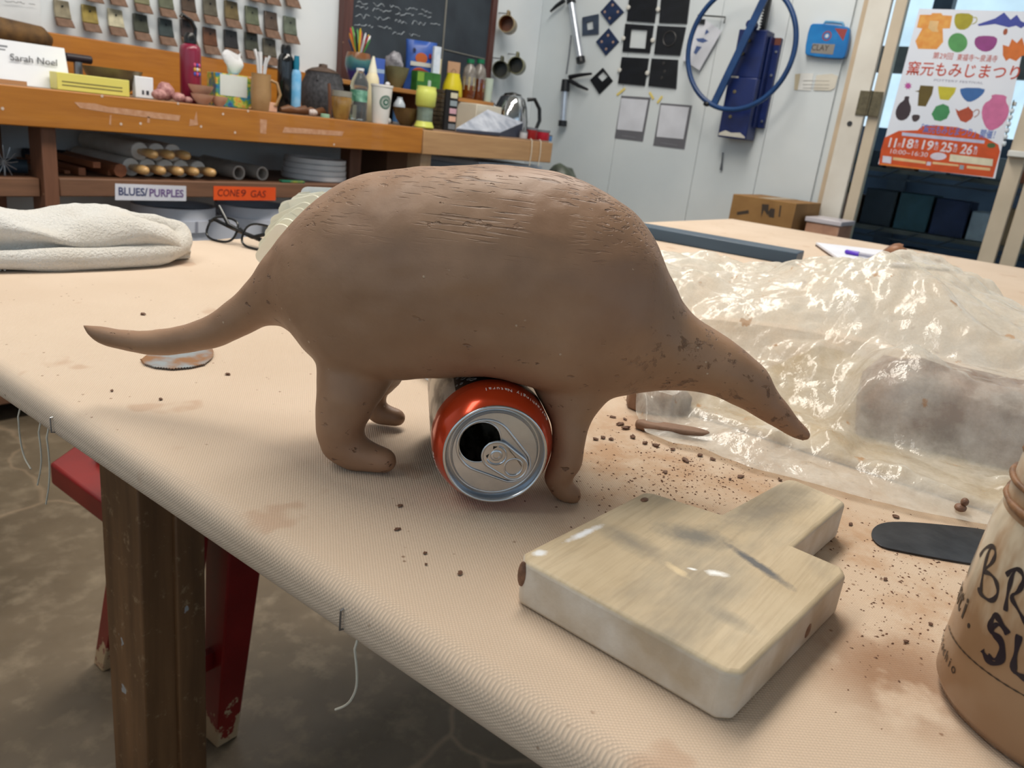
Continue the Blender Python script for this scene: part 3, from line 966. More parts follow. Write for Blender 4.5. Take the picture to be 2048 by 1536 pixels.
def jar_hit(px, py):
    """where the line of sight through a pixel meets the jar's wall"""
    d = ray(px, py)
    prev = None
    for t in np.arange(.25, .5, .0004):
        q = CAM + d * t - np.array([JX, JY, TAB + .0003])
        if .004 < q[2] < .0815 and math.hypot(q[0], q[1]) < jar_r(q[2]):
            return math.degrees(math.atan2(q[1], q[0])), q[2]
    return None
def jar_stroke(pts, w_=.0011, name='marker_stroke', mt=None):
    pts = smoothpoly(pts, 2, False)
    P = []
    for th, z in pts:
        a = math.radians(th)
        r = jar_r(z) + .0002
        P.append((r * math.cos(a), r * math.sin(a), z))
    vs, fs = [], []
    for i, q in enumerate(P):
        a_, c_ = Vector(P[max(i - 1, 0)]), Vector(P[min(i + 1, len(P) - 1)])
        d = (c_ - a_).normalized()
        nrm = Vector((q[0], q[1], 0)).normalized()
        sd = d.cross(nrm).normalized()
        k = w_ * (.85 + .3 * math.sin(i * .9))
        vs += [tuple(Vector(q) + sd * k), tuple(Vector(q) - sd * k)]
        if i:
            fs.append((2 * i - 2, 2 * i - 1, 2 * i + 1, 2 * i))
    return mesh_obj(name, MB().add(vs, fs), mt or marker, jar)
def hand(pts, w_=.0009):
    q = [jar_hit(x, y) for x, y in pts]
    q = [k for k in q if k]
    if len(q) > 1:
        jar_stroke(q, w_)
# big marker letters B R / S L
hand([(1962, 1186), (1966, 1150), (1976, 1110), (1984, 1092)])
hand([(1960, 1112), (1972, 1094), (1990, 1092), (1994, 1108), (1984, 1128), (1966, 1142), (1984, 1148), (1996, 1166), (1998, 1188), (1986, 1204), (1968, 1194), (1957, 1176)])
hand([(2012, 1222), (2016, 1190), (2024, 1158), (2032, 1138)])
hand([(2014, 1150), (2030, 1136), (2046, 1142), (2050, 1162), (2038, 1184), (2022, 1192), (2036, 1216), (2052, 1246), (2070, 1270)])
hand([(2018, 1268), (2008, 1250), (1992, 1228), (1984, 1240), (1980, 1262), (1996, 1272), (2010, 1290), (2006, 1318), (1990, 1330), (1974, 1316), (1966, 1300)], .0013)
hand([(2014, 1262), (2000, 1248), (1990, 1250), (1986, 1266), (2000, 1282), (2004, 1304), (1992, 1322), (1978, 1310)], .0008)
hand([(2040, 1270), (2032, 1310), (2026, 1340), (2040, 1350), (2062, 1362)], .0012)
# printed name, rule and flavour
prn = M('printed label ink', (44, 34, 30), rough=.4)
def jar_word(word, th0, z0, size, dth, bold=0.0):
    for i, ch in enumerate(word):
        if ch == ' ':
            continue
        th = math.radians(th0 + dth * i)
        r = jar_r(z0) + .0002
        t_ = Vector((-math.sin(th), math.cos(th), 0))
        n_ = Vector((math.cos(th), math.sin(th), 0))
        R = Matrix((t_, Vector((0, 0, 1)), n_)).transposed()
        text(ch, size, prn, jar, (r * math.cos(th), r * math.sin(th), z0), R.to_euler(), 'letter', .00004, off=bold)
h0 = jar_hit(1941, 1246)
jar_word('Talenti.', h0[0] - 7 * 8.0, h0[1] + .002, .013, 8.0, .0002)
h1 = jar_hit(1909, 1338)
jar_word('Pistachio', h1[0] - 8 * 4.6, h1[1], .0058, 4.6)
h2 = jar_hit(1898, 1251)
h3 = jar_hit(2040, 1384)
jar_stroke([(h2[0] + (h3[0] + 40 - h2[0]) * i / 40, h2[1] + (h3[1] - h2[1]) * min(1, i / 25)) for i in range(41)], .00028, 'label_rule', prn)
# ---------------------------------------------------------------- metal scraper, serrated rib
def outline3(px, z):
    return [tuple(onz(a, b, z))[:2] for a, b in px]
dark_steel = M('dark blued steel', (70, 70, 74), (48, 48, 52), sc=60, rough=.38, metal=.75, bump=.1, bsc=90)
so = smoothpoly(outline3([(1742, 1080), (1742, 1062), (1760, 1049), (1800, 1046), (1880, 1052), (1990, 1064), (2010, 1090), (2000, 1136), (1935, 1131), (1800, 1106), (1760, 1097)], TAB), 2)
ox, oy = onz(1850, 1090)[:2]
solo('metal_scraper', 'dark flat steel scraper with rounded end lying beside the slip jar', 'scraper', MB().prism([(x - ox, y - oy) for x, y in so], 0, .0009), dark_steel, (ox, oy, TAB + .0004), bevel=.0002)
ro = outline3([(284, 722), (296, 712), (330, 706), (380, 700), (415, 696), (427, 702), (427, 718), (410, 731)], TAB)
tx = outline3([(410, 731), (380, 738), (345, 741), (312, 738), (290, 731), (284, 722)], TAB)
teeth = []
for (x0, y0), (x1, y1) in zip(tx[:-1], tx[1:]):
    k = max(2, int(math.hypot(x1 - x0, y1 - y0) / .0018))
    for i in range(k):
        t = i / k
        nx, ny = (y1 - y0), -(x1 - x0)
        L_ = math.hypot(nx, ny)
        teeth.append((x0 + (x1 - x0) * t, y0 + (y1 - y0) * t))
        t2 = t + .5 / k
        teeth.append((x0 + (x1 - x0) * t2 - nx / L_ * .0014, y0 + (y1 - y0) * t2 - ny / L_ * .0014))
rust = M('rusty steel rib', (150, 156, 160), (150, 104, 62), sc=45, rough=.45, metal=.5, lo=.42, hi=.6)
ox, oy = onz(355, 720)[:2]
solo('serrated_rib', 'rust-stained metal rib with toothed edge below the animal tail', 'clay tool', MB().prism([(x - ox, y - oy) for x, y in smoothpoly(ro, 2, False)[:-1] + teeth], 0, .0007), rust, (ox, oy, TAB + .0012))

# ---------------------------------------------------------------- eyeglasses
gl = onz(470, 492)
egs = thing('eyeglasses', 'black-framed reading glasses resting behind the white towel', 'glasses', (gl.x, gl.y, TAB))
black = M('black acetate', (16, 16, 17), (26, 26, 27), sc=20, rough=.25)
lens = M('clear lens', (245, 248, 250), rough=.02, trans=1.0, ior=1.06)
gx = Vector((.22, -.97, 0)).normalized()     # along the brow, to the right as seen
gf = Vector((gx.y, -gx.x, 0))                # towards the photographer
gu = Vector((0, 0, 1))
tilt = math.radians(28)
gup = (gu * math.cos(tilt) - gf * math.sin(tilt)).normalized()
def gp(x, y, z=0.0):
    return tuple(gx * x + gup * y + gf * z)
def rim_loop(cx):
    L = []
    for i in range(28):
        a = 2 * PI * i / 28
        ca, sa = math.cos(a), math.sin(a)
        L.append((cx + .026 * math.copysign(abs(ca) ** .7, ca), .0195 + .0175 * math.copysign(abs(sa) ** .7, sa)))
    return L
for cx in (-.032, .032):
    R_ = rim_loop(cx)
    f_ = mesh_obj('rim', MB().tube([gp(x, y) for x, y in R_], .0016, 8, closed=True), black, egs, smooth=60)
    mesh_obj('lens', MB().add([gp(x, y) for x, y in R_], [tuple(range(28))]), lens, f_)
mesh_obj('bridge', MB().tube([gp(-.007, .022, .001), gp(0, .026, .002), gp(.007, .022, .001)], .002, 8), black, egs, smooth=60)
# folded temple arms, one of them standing up
mesh_obj('temple_arm', MB().tube([gp(-.060, .026, -.001), gp(-.057, .03, -.006), gp(-.02, .020, -.012), gp(.030, .012, -.014), gp(.05, .006, -.014)], [.0022] * 3 + [.0026] * 2, 8, flat=1.3), black, egs, smooth=60)
mesh_obj('temple_arm', MB().tube([gp(.060, .026, -.001), gp(.055, .03, -.005), gp(.02, .016, -.004), gp(-.020, .028, .004), gp(-.045, .052, .008)], [.0022] * 3 + [.0027] * 2, 8, flat=1.3), black, egs, smooth=60)

# ---------------------------------------------------------------- fanned cards behind the animal
cardm = M('cream laminated card', (250, 247, 232), (244, 239, 218), sc=20, rough=.35)
cardw = M('white laminated card', (240, 244, 246), rough=.25)
ring0 = onz(612, 590)
fan = thing('card_fan', 'fan of cream and white round-cornered cards standing behind the clay animal', 'card deck', ring0)
def card_poly(w_, h_, r):
    return arc(w_ - r, r, r, -90, 0, 4) + arc(w_ - r, h_ - r, r, 0, 90, 4) + arc(r, h_ - r, r, 90, 180, 4) + arc(r, r, r, 180, 270, 4)
fa = math.radians(35.84 + 16)
fnrm = Vector((-math.cos(fa), -math.sin(fa), 0))      # the fan's face, turned a little away
fx = Vector((math.sin(fa), -math.cos(fa), 0))
tips = [(601, 373), (588, 386), (583, 390), (578, 394), (574, 398), (556, 405), (552, 412), (535, 437), (528, 456), (523, 464), (513, 488), (510, 493), (505, 515)]
for i, (px, py) in enumerate(tips):
    off = .0075 * i - .03
    d = ray(px, py)
    o_ = Vector((0, 0, .012)) + fnrm * (off - .02)
    P_ = ring0 + o_
    t = float((Vector(P_) - Vector(CAM)).dot(fnrm) / Vector(d).dot(fnrm))
    tip = Vector(CAM + d * t) - ring0 - o_
    L_ = tip.length
    up = tip.normalized()
    rt = up.cross(fnrm) * -1
    rt = fnrm.cross(up) * -1
    if rt.dot(fx) < 0:
        rt = -rt
    R = Matrix((rt, up, rt.cross(up))).transposed().to_4x4() @ Matrix.Rotation(math.radians((-24, 10, -16, 18, -8, -30, 6, -20, 14, -10, -26, 8, -18)[i]), 4, 'Y')
    L0 = L_ * .3
    mesh_obj('card', MB().prism([(x, y + L0) for x, y in card_poly(.05, L_ - L0, .008)], -.0006, .0006, Matrix.Translation(o_) @ R), cardw if i == 0 else cardm, fan)
mesh_obj('binder_ring', MB().tube([(.012 * math.cos(t), 0, .012 + .0115 * math.sin(t)) for t in np.linspace(0, 2 * PI, 16, endpoint=False)], .0012, 6, closed=True), stm, fan)
# loose white deck seen under the belly
dk = onz(835, 783)
ft = thing('index_cards', 'small stack of white round-cornered cards seen beneath the clay belly', 'cards', (dk.x + .02, dk.y, TAB))
for k in range(6):
    mesh_obj('card', MB().prism([(x, y) for x, y in card_poly(.05, .075, .008)], .0021 * k + .0002, .0021 * k + .0019, Matrix.Rotation(math.radians(-20 + k), 4, 'Z')), cardw, ft)

# ---------------------------------------------------------------- towel
def mat_towel():
    m, nt, p = new_mat('white terry cloth')
    v = nd(nt, 'ShaderNodeTexCoord').outputs['Object']
    c = ramp(nt, nz_node(nt, v, 9, 4), [(.35, (240, 240, 238)), (.65, (230, 224, 214))])
    nt.links.new(c, p.inputs['Base Color'])
    p.inputs['Roughness'].default_value = 1
    p.inputs['Specular IOR Level'].default_value = .1
    p.inputs['Sheen Weight'].default_value = .3
    b = nd(nt, 'ShaderNodeBump')
    b.inputs['Strength'].default_value = 1.0
    b.inputs['Distance'].default_value = .004
    nt.links.new(nz_node(nt, v, 330, 3, .7), b.inputs['Height'])
    nt.links.new(b.outputs[0], p.inputs['Normal'])
    return m
tw = Vector((.350, .925, TAB))
towel = thing('towel', 'crumpled white terry towel lying on the work table', 'towel', (tw.x, tw.y, TAB))
def towel_mesh():
    """a folded roll: two overlapping rounded layers, right end turned over"""
    ex = Vector((.978, -.208, 0)).normalized()      # along the table edge
    ey = Vector((-ex.y, ex.x, 0))
    rings = []
    N, Mv = 90, 56
    for i in range(N):
        s_ = i / (N - 1)
        x = -.145 + .320 * s_
        e = min(1.0, (1 - s_) / .22)
        k = math.sqrt(max(0.0, 1 - (1 - e) ** 2)) if e < 1 else 1.0
        hgt = (.062 - .010 * s_) * (.16 + .84 * k)
        dep = (.062 - .008 * s_) * (.35 + .65 * k)
        ring = []
        for j in range(Mv):
            a = 2 * PI * j / Mv
            ca, sa = math.cos(a), math.sin(a)
            yy = dep * math.copysign(abs(ca) ** .8, ca)
            zz = hgt * (.5 + .5 * math.copysign(abs(sa) ** .75, sa))
            q = Vector((x * 9, yy * 12, zz * 16))
            fold = .011 * noise.noise(q) + .006 * noise.noise(q * 2.3)
            fold += .0055 * math.sin(x * 42 + zz * 95 + 4 * noise.noise(q * .6)) * (1 if zz > .01 else .3)
            # long fold dropping from the upper left to the lower right, and the tucked lip below it
            cz = hgt * (.66 - .42 * s_)
            groove = math.exp(-((zz - cz) / .008) ** 2) * (1 if ca < 0 else 0) * (.4 + .6 * s_)
            tuck = math.exp(-((zz - .010) / .006) ** 2) * (1 if ca < 0 else 0) * (.2 + .8 * s_)
            kk = 1 - .34 * groove - .20 * tuck
            p_ = ex * (x + .006 * noise.noise(q * 1.5)) + ey * (yy * kk * (1 + fold * 4)) + Vector((0, 0, max(0.0006, zz + (fold if zz > .012 else 0))))
            p_ += Vector((0, 0, .0012 * noise.noise(q * 14) if zz > .01 else 0))
            ring.append(p_)
        rings.append(ring)
    return MB().loft(rings)
twm = mat_towel()
mesh_obj('cloth', towel_mesh(), twm, towel, smooth=80)
exv, eyv = Vector((.978, -.208, 0)).normalized(), Vector((.208, .978, 0)).normalized()
rp_ = smoothpoly([tuple(exv * a + eyv * b + Vector((0, 0, c))) for a, b, c in ((-.14, -.050, .013), (-.06, -.060, .013), (.02, -.060, .011), (.09, -.056, .012), (.145, -.040, .014), (.170, -.012, .024), (.164, .010, .034), (.140, .014, .040), (.10, .004, .044))], 2, False)
mesh_obj('rolled_hem', MB().tube(rp_, [.0085 + .004 * math.sin(PI * i / (len(rp_) - 1)) + .0035 * noise.noise(Vector((i * .35, 0, 2))) for i in range(len(rp_))], 14), twm, towel, smooth=80)
# fringe at the left corner
random.seed(11)
fr = MB()
for k in range(26):
    c0 = onz(4 + random.random() * 46, 506 + random.random() * 6, TAB + .012)
    p0 = c0 - Vector((tw.x, tw.y, TAB))
    d = Vector((random.uniform(-.4, .6), random.uniform(-.6, .3), 0)) * .02
    fr.tube([p0, p0 + d * .5 + Vector((-.01, -.006, .002)), p0 + d + Vector((-.018, -.010, -.0105))], .0009, 5)
fo = mesh_obj('fringe', fr, M('cotton fringe', (225, 225, 224), rough=.9), towel)
fo['kind'] = 'stuff'
pp = [onz(a, b) for a, b in ((20, 531), (190, 526), (185, 505), (40, 510))]
solo('paper_sheet', 'sheet of white paper tucked under the towel edge', 'paper', MB().prism([(q.x - tw.x, q.y - tw.y) for q in pp], 0, .0004), cardw, (tw.x, tw.y, TAB + .0003))

# ---------------------------------------------------------------- plastic bag, clay block, board
def mat_bag():
    m, nt, p = new_mat('milky plastic film')
    v = nd(nt, 'ShaderNodeTexCoord').outputs['Object']
    p.inputs['Base Color'].default_value = lin((244, 242, 234))
    p.inputs['Roughness'].default_value = .15
    p.inputs['Specular IOR Level'].default_value = .9
    film = nz_node(nt, v, 26, 5, .65)
    tr = nd(nt, 'ShaderNodeBsdfTransparent')
    tr.inputs[0].default_value = (.97, .96, .93, 1)
    tl = nd(nt, 'ShaderNodeBsdfTranslucent')
    tl.inputs[0].default_value = lin((246, 243, 234))
    b = nd(nt, 'ShaderNodeBump')
    b.inputs['Strength'].default_value = .8
    b.inputs['Distance'].default_value = .004
    vo = nd(nt, 'ShaderNodeTexVoronoi', feature='DISTANCE_TO_EDGE')
    vo.inputs['Scale'].default_value = 22
    wv = nd(nt, 'ShaderNodeVectorMath', operation='MULTIPLY_ADD')
    wn = nd(nt, 'ShaderNodeTexNoise')
    wn.inputs['Scale'].default_value = 14
    nt.links.new(v, wn.inputs['Vector'])
    wv.inputs[1].default_value = (.09, .09, .09)
    nt.links.new(wn.outputs['Color'], wv.inputs[0])
    nt.links.new(v, wv.inputs[2])
    nt.links.new(wv.outputs[0], vo.inputs['Vector'])
    hh = math_node(nt, 'ADD', math_node(nt, 'MULTIPLY', vo.outputs['Distance'], 1.2), math_node(nt, 'MULTIPLY', nz_node(nt, v, 60, 4, .6), .5))
    nt.links.new(hh, b.inputs['Height'])
    for s_ in (p, tl):
        nt.links.new(b.outputs[0], s_.inputs['Normal'])
    m1 = nd(nt, 'ShaderNodeMixShader')
    m1.inputs[0].default_value = .35
    nt.links.new(p.outputs[0], m1.inputs[1])
    nt.links.new(tl.outputs[0], m1.inputs[2])
    m2 = nd(nt, 'ShaderNodeMixShader')
    nt.links.new(ramp(nt, film, [(.35, (.74, .74, .74, 1)), (.65, (.34, .34, .34, 1))]), m2.inputs[0])
    nt.links.new(m1.outputs[0], m2.inputs[2])
    nt.links.new(tr.outputs[0], m2.inputs[1])
    # clay smears on the film
    sm = nd(nt, 'ShaderNodeBsdfDiffuse')
    sm.inputs[0].default_value = lin((170, 120, 72))
    m3 = nd(nt, 'ShaderNodeMixShader')
    nt.links.new(math_node(nt, 'MULTIPLY', ramp(nt, nz_node(nt, v, 38, 5, .6), BW(.66, .70)), .6), m3.inputs[0])
    nt.links.new(m2.outputs[0], m3.inputs[1])
    nt.links.new(sm.outputs[0], m3.inputs[2])
    nt.links.new(m3.outputs[0], nt.nodes['Material Output'].inputs[0])
    return m
BX, BY = .66, .12
# front hem of the bag on the table, back hem behind the heap
FRONT = [(1252, 786), (1268, 818), (1292, 862), (1345, 884), (1400, 895), (1500, 932), (1600, 958), (1700, 987), (1830, 1020), (1960, 1046), (2090, 1064)]
def curve_at(L, t):
    k = t * (len(L) - 1)
    i = min(int(k), len(L) - 2)
    f = k - i
    return L[i] * (1 - f) + L[i + 1] * f
fr3 = [np.array(onz(a, b, TAB + .004)) for a, b in FRONT] + [np.array([.57, -.10, TAB + .004]), np.array([.60, -.17, TAB + .004])]
bk3 = [np.array([x, y, TAB + .004]) for x, y in ((.66, .345), (.72, .40), (.80, .42), (.86, .40), (.92, .36), (.96, .30), (.99, .24), (1.0, .17), (.98, .10), (.95, .03), (.92, -.05), (.86, -.12), (.78, -.18))]
def ridged(q):
    return 1 - abs(noise.noise(q)) * 2
def sstep(a, b, x):
    t = min(1.0, max(0.0, (x - a) / (b - a)))
    return t * t * (3 - 2 * t)
def crumple(x, y):
    q = Vector((x * 13, y * 13, 0.3))
    wv = Vector((noise.noise(q * .7), noise.noise(q * .7 + Vector((9, 3, 1))), 0))
    q2 = q + wv * .6
    d, _ = noise.voronoi(q2 * .9)
    d2, _ = noise.voronoi(q2 * 2.2 + Vector((4, 2, 0)))
    d3, _ = noise.voronoi(q2 * 5.1)
    return .020 * (d[1] - d[0] - .25) + .008 * (d2[1] - d2[0] - .25) + .0032 * (d3[1] - d3[0] - .25) + .006 * noise.noise(q * 1.3)
def make_bag():
    NU, NV = 250, 190
    X, Y, Z, CB = [np.zeros((NU, NV)) for _ in range(4)]
    for i in range(NU):
        u = i / (NU - 1)
        a, b = curve_at(fr3, u), curve_at(bk3, u)
        for j in range(NV):
            v_ = j / (NV - 1)
            q = a * (1 - v_) + b * v_
            w_ = .010 * noise.noise(Vector((u * 14, v_ * 9, 5))) * math.sin(PI * v_)
            x, y = q[0] + w_, q[1] + w_ * .5
            H = .083 + .036 * math.exp(-((y - .15) / .075) ** 2)
            fold = .016 * math.exp(-((v_ - .10) / .05) ** 2) * (.6 + .4 * math.sin(u * 17)) * (1.3 if u < .45 else .6)
            X[i, j], Y[i, j] = x, y
            Z[i, j] = H * sstep(.16, .62, v_) * sstep(1.0, .86, v_) * sstep(-.05, .12, u) * sstep(1.0, .9, u) + fold * sstep(0, .06, v_) + .0035
            CB[i, j] = block_top(x, y)
    for _ in range(14):
        Z = np.maximum(Z, np.where(CB > 0, CB + .0045, 0))
        P = np.pad(Z, 1, mode='edge')
        Z = (P[:-2, 1:-1] + P[2:, 1:-1] + P[1:-1, :-2] + P[1:-1, 2:] + Z * 2) / 6
    Z = np.maximum(Z, np.where(CB > 0, CB + .0025, 0))
    vs, fs = [], []
    for i in range(NU):
        for j in range(NV):
            v_ = j / (NV - 1)
            k = .12 + .88 * sstep(0, .16, v_) * sstep(1.0, .9, v_)
            c = crumple(X[i, j], Y[i, j]) * k
            lo_ = max(.0022, (CB[i, j] + .002) if CB[i, j] > 0 else 0)
            vs.append((X[i, j] - BX, Y[i, j] - BY, max(lo_, Z[i, j] + c)))
    for i in range(NU - 1):
        for j in range(NV - 1):
            k = i * NV + j
            fs.append((k, k + NV, k + NV + 1, k + 1))
    return MB().add(vs, fs)
CBX, CBY, CBA = .690, .045, math.radians(14)
def block_top(x, y):
    dx, dy = x - CBX, y - CBY
    lx, ly = dx * math.cos(CBA) + dy * math.sin(CBA), -dx * math.sin(CBA) + dy * math.cos(CBA)
    m_ = 0.0
    dd = max(abs(lx) - .062, abs(ly) - .090)
    if dd < .03:
        m_ = .058 - max(0.0, dd) * 1.6 - max(0.0, dd + .02) * .6
    if .54 < x < .90 and -.15 < y < .24:
        m_ = max(m_, .0075)
    if .515 < x < .60 and .225 < y < .305:
        m_ = max(m_, .020)
    return m_
bag = solo('plastic_bag', 'crumpled milky clear plastic bag draped over a clay block', 'plastic bag', make_bag(), mat_bag(), (BX, BY, TAB + .0003), smooth=70)
ck = MB()
NB = 14
for ax_ in range(1):
    g_ = [[(-.060 + .120 * i / NB, -.088 + .176 * j / NB) for j in range(NB + 1)] for i in range(NB + 1)]
    def ctop(x, y):
        e_ = max(abs(x) / .060, abs(y) / .088)
        return .046 * (1 - .55 * max(0, e_ - .82) / .18) + .006 * noise.noise(Vector((x * 40, y * 40, 1)))
    vs = [(x * (1 + .05 * noise.noise(Vector((x * 30, y * 30, 4)))), y, ctop(x, y)) for r_ in g_ for x, y in r_]
    n_ = NB + 1
    fs = [(i * n_ + j, (i + 1) * n_ + j, (i + 1) * n_ + j + 1, i * n_ + j + 1) for i in range(NB) for j in range(NB)]
    rim_ = [i * n_ for i in range(n_)] + [NB * n_ + j for j in range(1, n_)] + [i * n_ + NB for i in range(NB - 1, -1, -1)] + [j for j in range(NB - 1, 0, -1)]
    base_ = len(vs)
    vs += [(vs[k_][0], vs[k_][1], 0) for k_ in rim_]
    m_r = len(rim_)
    fs += [(rim_[k_], rim_[(k_ + 1) % m_r], base_ + (k_ + 1) % m_r, base_ + k_) for k_ in range(m_r)] + [tuple(base_ + k_ for k_ in range(m_r))]
    ck.add(vs, fs)
ckm = M('raw dark clay', (150, 104, 74), (104, 70, 50), sc=26, rough=.5, bump=.6, bsc=60)
solo('clay_block', 'dark brown block of raw clay inside the plastic bag', 'clay', ck, ckm, (CBX, CBY, TAB + .0063), CBA, smooth=50)
solo('ware_board', 'thin pale wooden board under the bagged clay block', 'board', MB().bb(-.17, .17, -.185, .185, 0, .0055), M('pale board', (196, 172, 132), (170, 146, 108), sc=24, st=(.1, 1, 1), rough=.7), (.72, .045, TAB + .0004), bevel=.002)
# clay slabs poking out under the hem
sl = M('drying clay slab', (136, 104, 82), (110, 82, 64), sc=40, rough=.7, bump=.5, bsc=120)
for k, (px, py, w_, d_, h_, rz) in enumerate(((1345, 868, .055, .013, .006, -62), (1310, 828, .050, .026, .015, -55))):
    q = onz(px, py)
    solo('clay_slab', ('flat torn strip of clay lying along the bag hem', 'thick torn clay slab half hidden by the bag hem')[k], 'clay', MB().prism(smoothpoly([(-w_ / 2, -d_ / 2), (0, -d_ * .6), (w_ / 2, -d_ * .4), (w_ * .45, d_ / 2), (-w_ * .1, d_ * .55), (-w_ * .5, d_ * .4)], 1), 0, h_), sl, (q.x + .012 * k, q.y + .004 * k, TAB + .0004), math.radians(rz), bevel=.002)

# ---------------------------------------------------------------- long dark bar, notepad, pen
bar = [onz(a, b) for a, b in ((1290, 466), (1600, 522), (1585, 534), (1280, 492))]
bc = sum(bar, Vector()) / 4
solo('slab_stick', 'long blue-grey flat bar lying behind the plastic bag', 'bar', MB().prism([(q.x - bc.x, q.y - bc.y) for q in (Vector((1.62, .90, 0)), Vector((1.66, .50, 0)), Vector((1.585, .49, 0)), Vector((1.545, .89, 0)))], 0, .025), M('blue-grey paint', (66, 84, 100), (52, 68, 84), sc=14, rough=.45, st=(1, .1, 1)), (bc.x, bc.y, TAB + .0004), bevel=.002)
npd = [onz(a, b, TAB + .009) for a, b in ((1632, 485), (1812, 506), (1900, 535), (1684, 521))]
nc = sum(npd, Vector()) / 4
note = thing('notepad', 'white notepad with dark edge lying at the far table side', 'notepad', (nc.x, nc.y, TAB))
mesh_obj('backing_board', MB().prism([(q.x - nc.x, q.y - nc.y) for q in npd], .0003, .005), M('brown pad board', (92, 74, 62), rough=.7), note)
mesh_obj('paper_block', MB().prism([(q.x - nc.x, q.y - nc.y) for q in npd], .005, .0095), M('pad paper', (226, 228, 238), (216, 218, 228), rough=.6), note)
pe = thing('ballpoint_pen', 'purple-capped ballpoint pen lying on the notepad', 'pen', onz(1740, 508, TAB + .010))
p0, p1, p2 = [onz(a, b, TAB + .0150) - Vector(pe.location) for a, b in ((1690, 503), (1718, 508), (1770, 517))]
mesh_obj('pen_cap', MB().tube([p0, p0.lerp(p1, .1), p1], [.003, .0052, .0052], 10), M('purple cap', (92, 52, 190), rough=.35), pe)
mesh_obj('pen_barrel', MB().tube([p1, p2], .0042, 10), M('pen barrel grey', (160, 158, 172), rough=.35), pe)
lp = onz(1792, 515, TAB + .0115)
solo('looped_clay_coil', 'dark brown looped coil beside the purple pen', 'clay', MB().tube([(.035 * math.cos(t), .035 * math.sin(t) * .7, .012 + .010 * math.sin(t * 2 + 1)) for t in np.linspace(0, 5.6, 20)], .010, 8), ckm, (lp.x, lp.y, TAB + .0105), smooth=60)

# ---------------------------------------------------------------- clay crumbs
random.seed(21)
cr_meshes = []
for k in range(5):
    b = MB()
    b.sph((0, 0, 0), 1, 7, 5)
    b.v = [tuple(Vector(q) * (1 + .75 * noise.noise(Vector(q) * 1.7 + Vector((k * 9, 0, 0))))) for q in b.v]
    me = bpy.data.meshes.new('clay_crumb')
    me.from_pydata(b.v, [], b.f)
    me.materials.append(wet)
    cr_meshes.append(me)
def crumb(px, py, s, label=None, el=1.0):
    q = onz(px, py)
    o = bpy.data.objects.new('clay_crumb', cr_meshes[random.randrange(5)])
    s *= .62
    o.scale = (s * random.uniform(1, 2.2) * el, s, s * random.uniform(.35, .6))
    o.location = (q.x, q.y, TAB + o.scale[2] * .85 + .0004)
    o.rotation_euler = (0, 0, random.uniform(0, 6.28))
    link(o)
    tag(o, label or 'small brown clay crumb lying loose on the canvas', 'clay crumb', 'clay crumbs scattered on the canvas')
    return o
def near_label(px, py):
    for (x0, x1, y0, y1), nm in (((400, 500, 700, 800), 'below the rusty rib'), ((760, 830, 990, 1090), 'between the hind foot and the table edge'), ((840, 940, 1090, 1160), 'scattered between the soda can and the table edge'), ((1170, 1360, 820, 905), 'between the front foot and the clay slabs'),
                                 ((1360, 1620, 900, 990), 'between the paddle handle and the bag hem'), ((1690, 1800, 1020, 1060), 'between the scraper and the bag hem'), ((1760, 1880, 1150, 1300), 'between the slip jar and the paddle'), ((0, 340, 600, 830), 'near the animal tail')):
        if x0 <= px <= x1 and y0 <= py <= y1:
            return 'brown clay crumb ' + nm
    return None
for px, py, s in ((455, 750, .0024), (795, 1060, .0016), (800, 1013, .0019), (1370, 922, .0030), (1240, 850, .0030), (1225, 835, .0024), (1252, 858, .0034), (1265, 876, .0030), (1190, 880, .0022), (1205, 877, .0026), (1222, 880, .0028),
                  (1330, 945, .0020), (1480, 955, .0024), (1400, 912, .0028), (1425, 920, .0024), (1290, 888, .0026), (1312, 893, .0030), (1345, 900, .0024), (1790, 1035, .0028), (286, 630, .0030), (224, 783, .0015), (321, 800, .0018),
                  (850, 1108, .0013), (852, 1130, .0012), (920, 1148, .0017), (1700, 1050, .0016), (1860, 1250, .0018), (1812, 1285, .0016), (1770, 1160, .0014), (1460, 960, .0016), (1560, 962, .0022), (1590, 970, .0018), (1250, 840, .0018)):
    crumb(px, py, s, near_label(px, py))
q = onz(1914, 1035)
cb = MB().sph((0, 0, .0022), (.0046, .0036, .0024), 10, 7).sph((.001, -.0012, .0062), (.0030, .0024, .0026), 10, 7)
solo('clay_nub', 'knobbly two-lobed lump of clay standing on the bag corner', 'clay', cb, wet, (q.x + .002, q.y, TAB + .0040), smooth=60)
# fine crumb dust nobody could count
dust = MB()
for k in range(1500):
    if k % 3:
        px, py = random.gauss(1370, 110), random.gauss(950, 55)
    else:
        px, py = random.gauss(1780, 110), random.gauss(1170, 90)
    q = onz(px, py)
    if not (.24 < q.x < .62) or q.y < -.1:
        continue
    if .235 < q.x < .365 and .045 < q.y < .17:
        continue
    s = random.choice((.0002, .00025, .0003, .0004, .0006))
    a = random.uniform(0, 6.28)
    ca, sa = math.cos(a) * s, math.sin(a) * s
    dust.add([(q.x + ca * 1.8, q.y + sa * 1.8, TAB), (q.x - sa, q.y + ca, TAB), (q.x - ca * 1.8, q.y - sa * 1.8, TAB), (q.x + sa, q.y - ca, TAB), (q.x, q.y, TAB + s * 1.1)],
             [(0, 1, 4), (1, 2, 4), (2, 3, 4), (3, 0, 4)])
do = solo('clay_dust', 'fine brown clay crumbs and dust spread over the canvas', 'clay dust', dust, wet, smooth=0, kind='stuff')
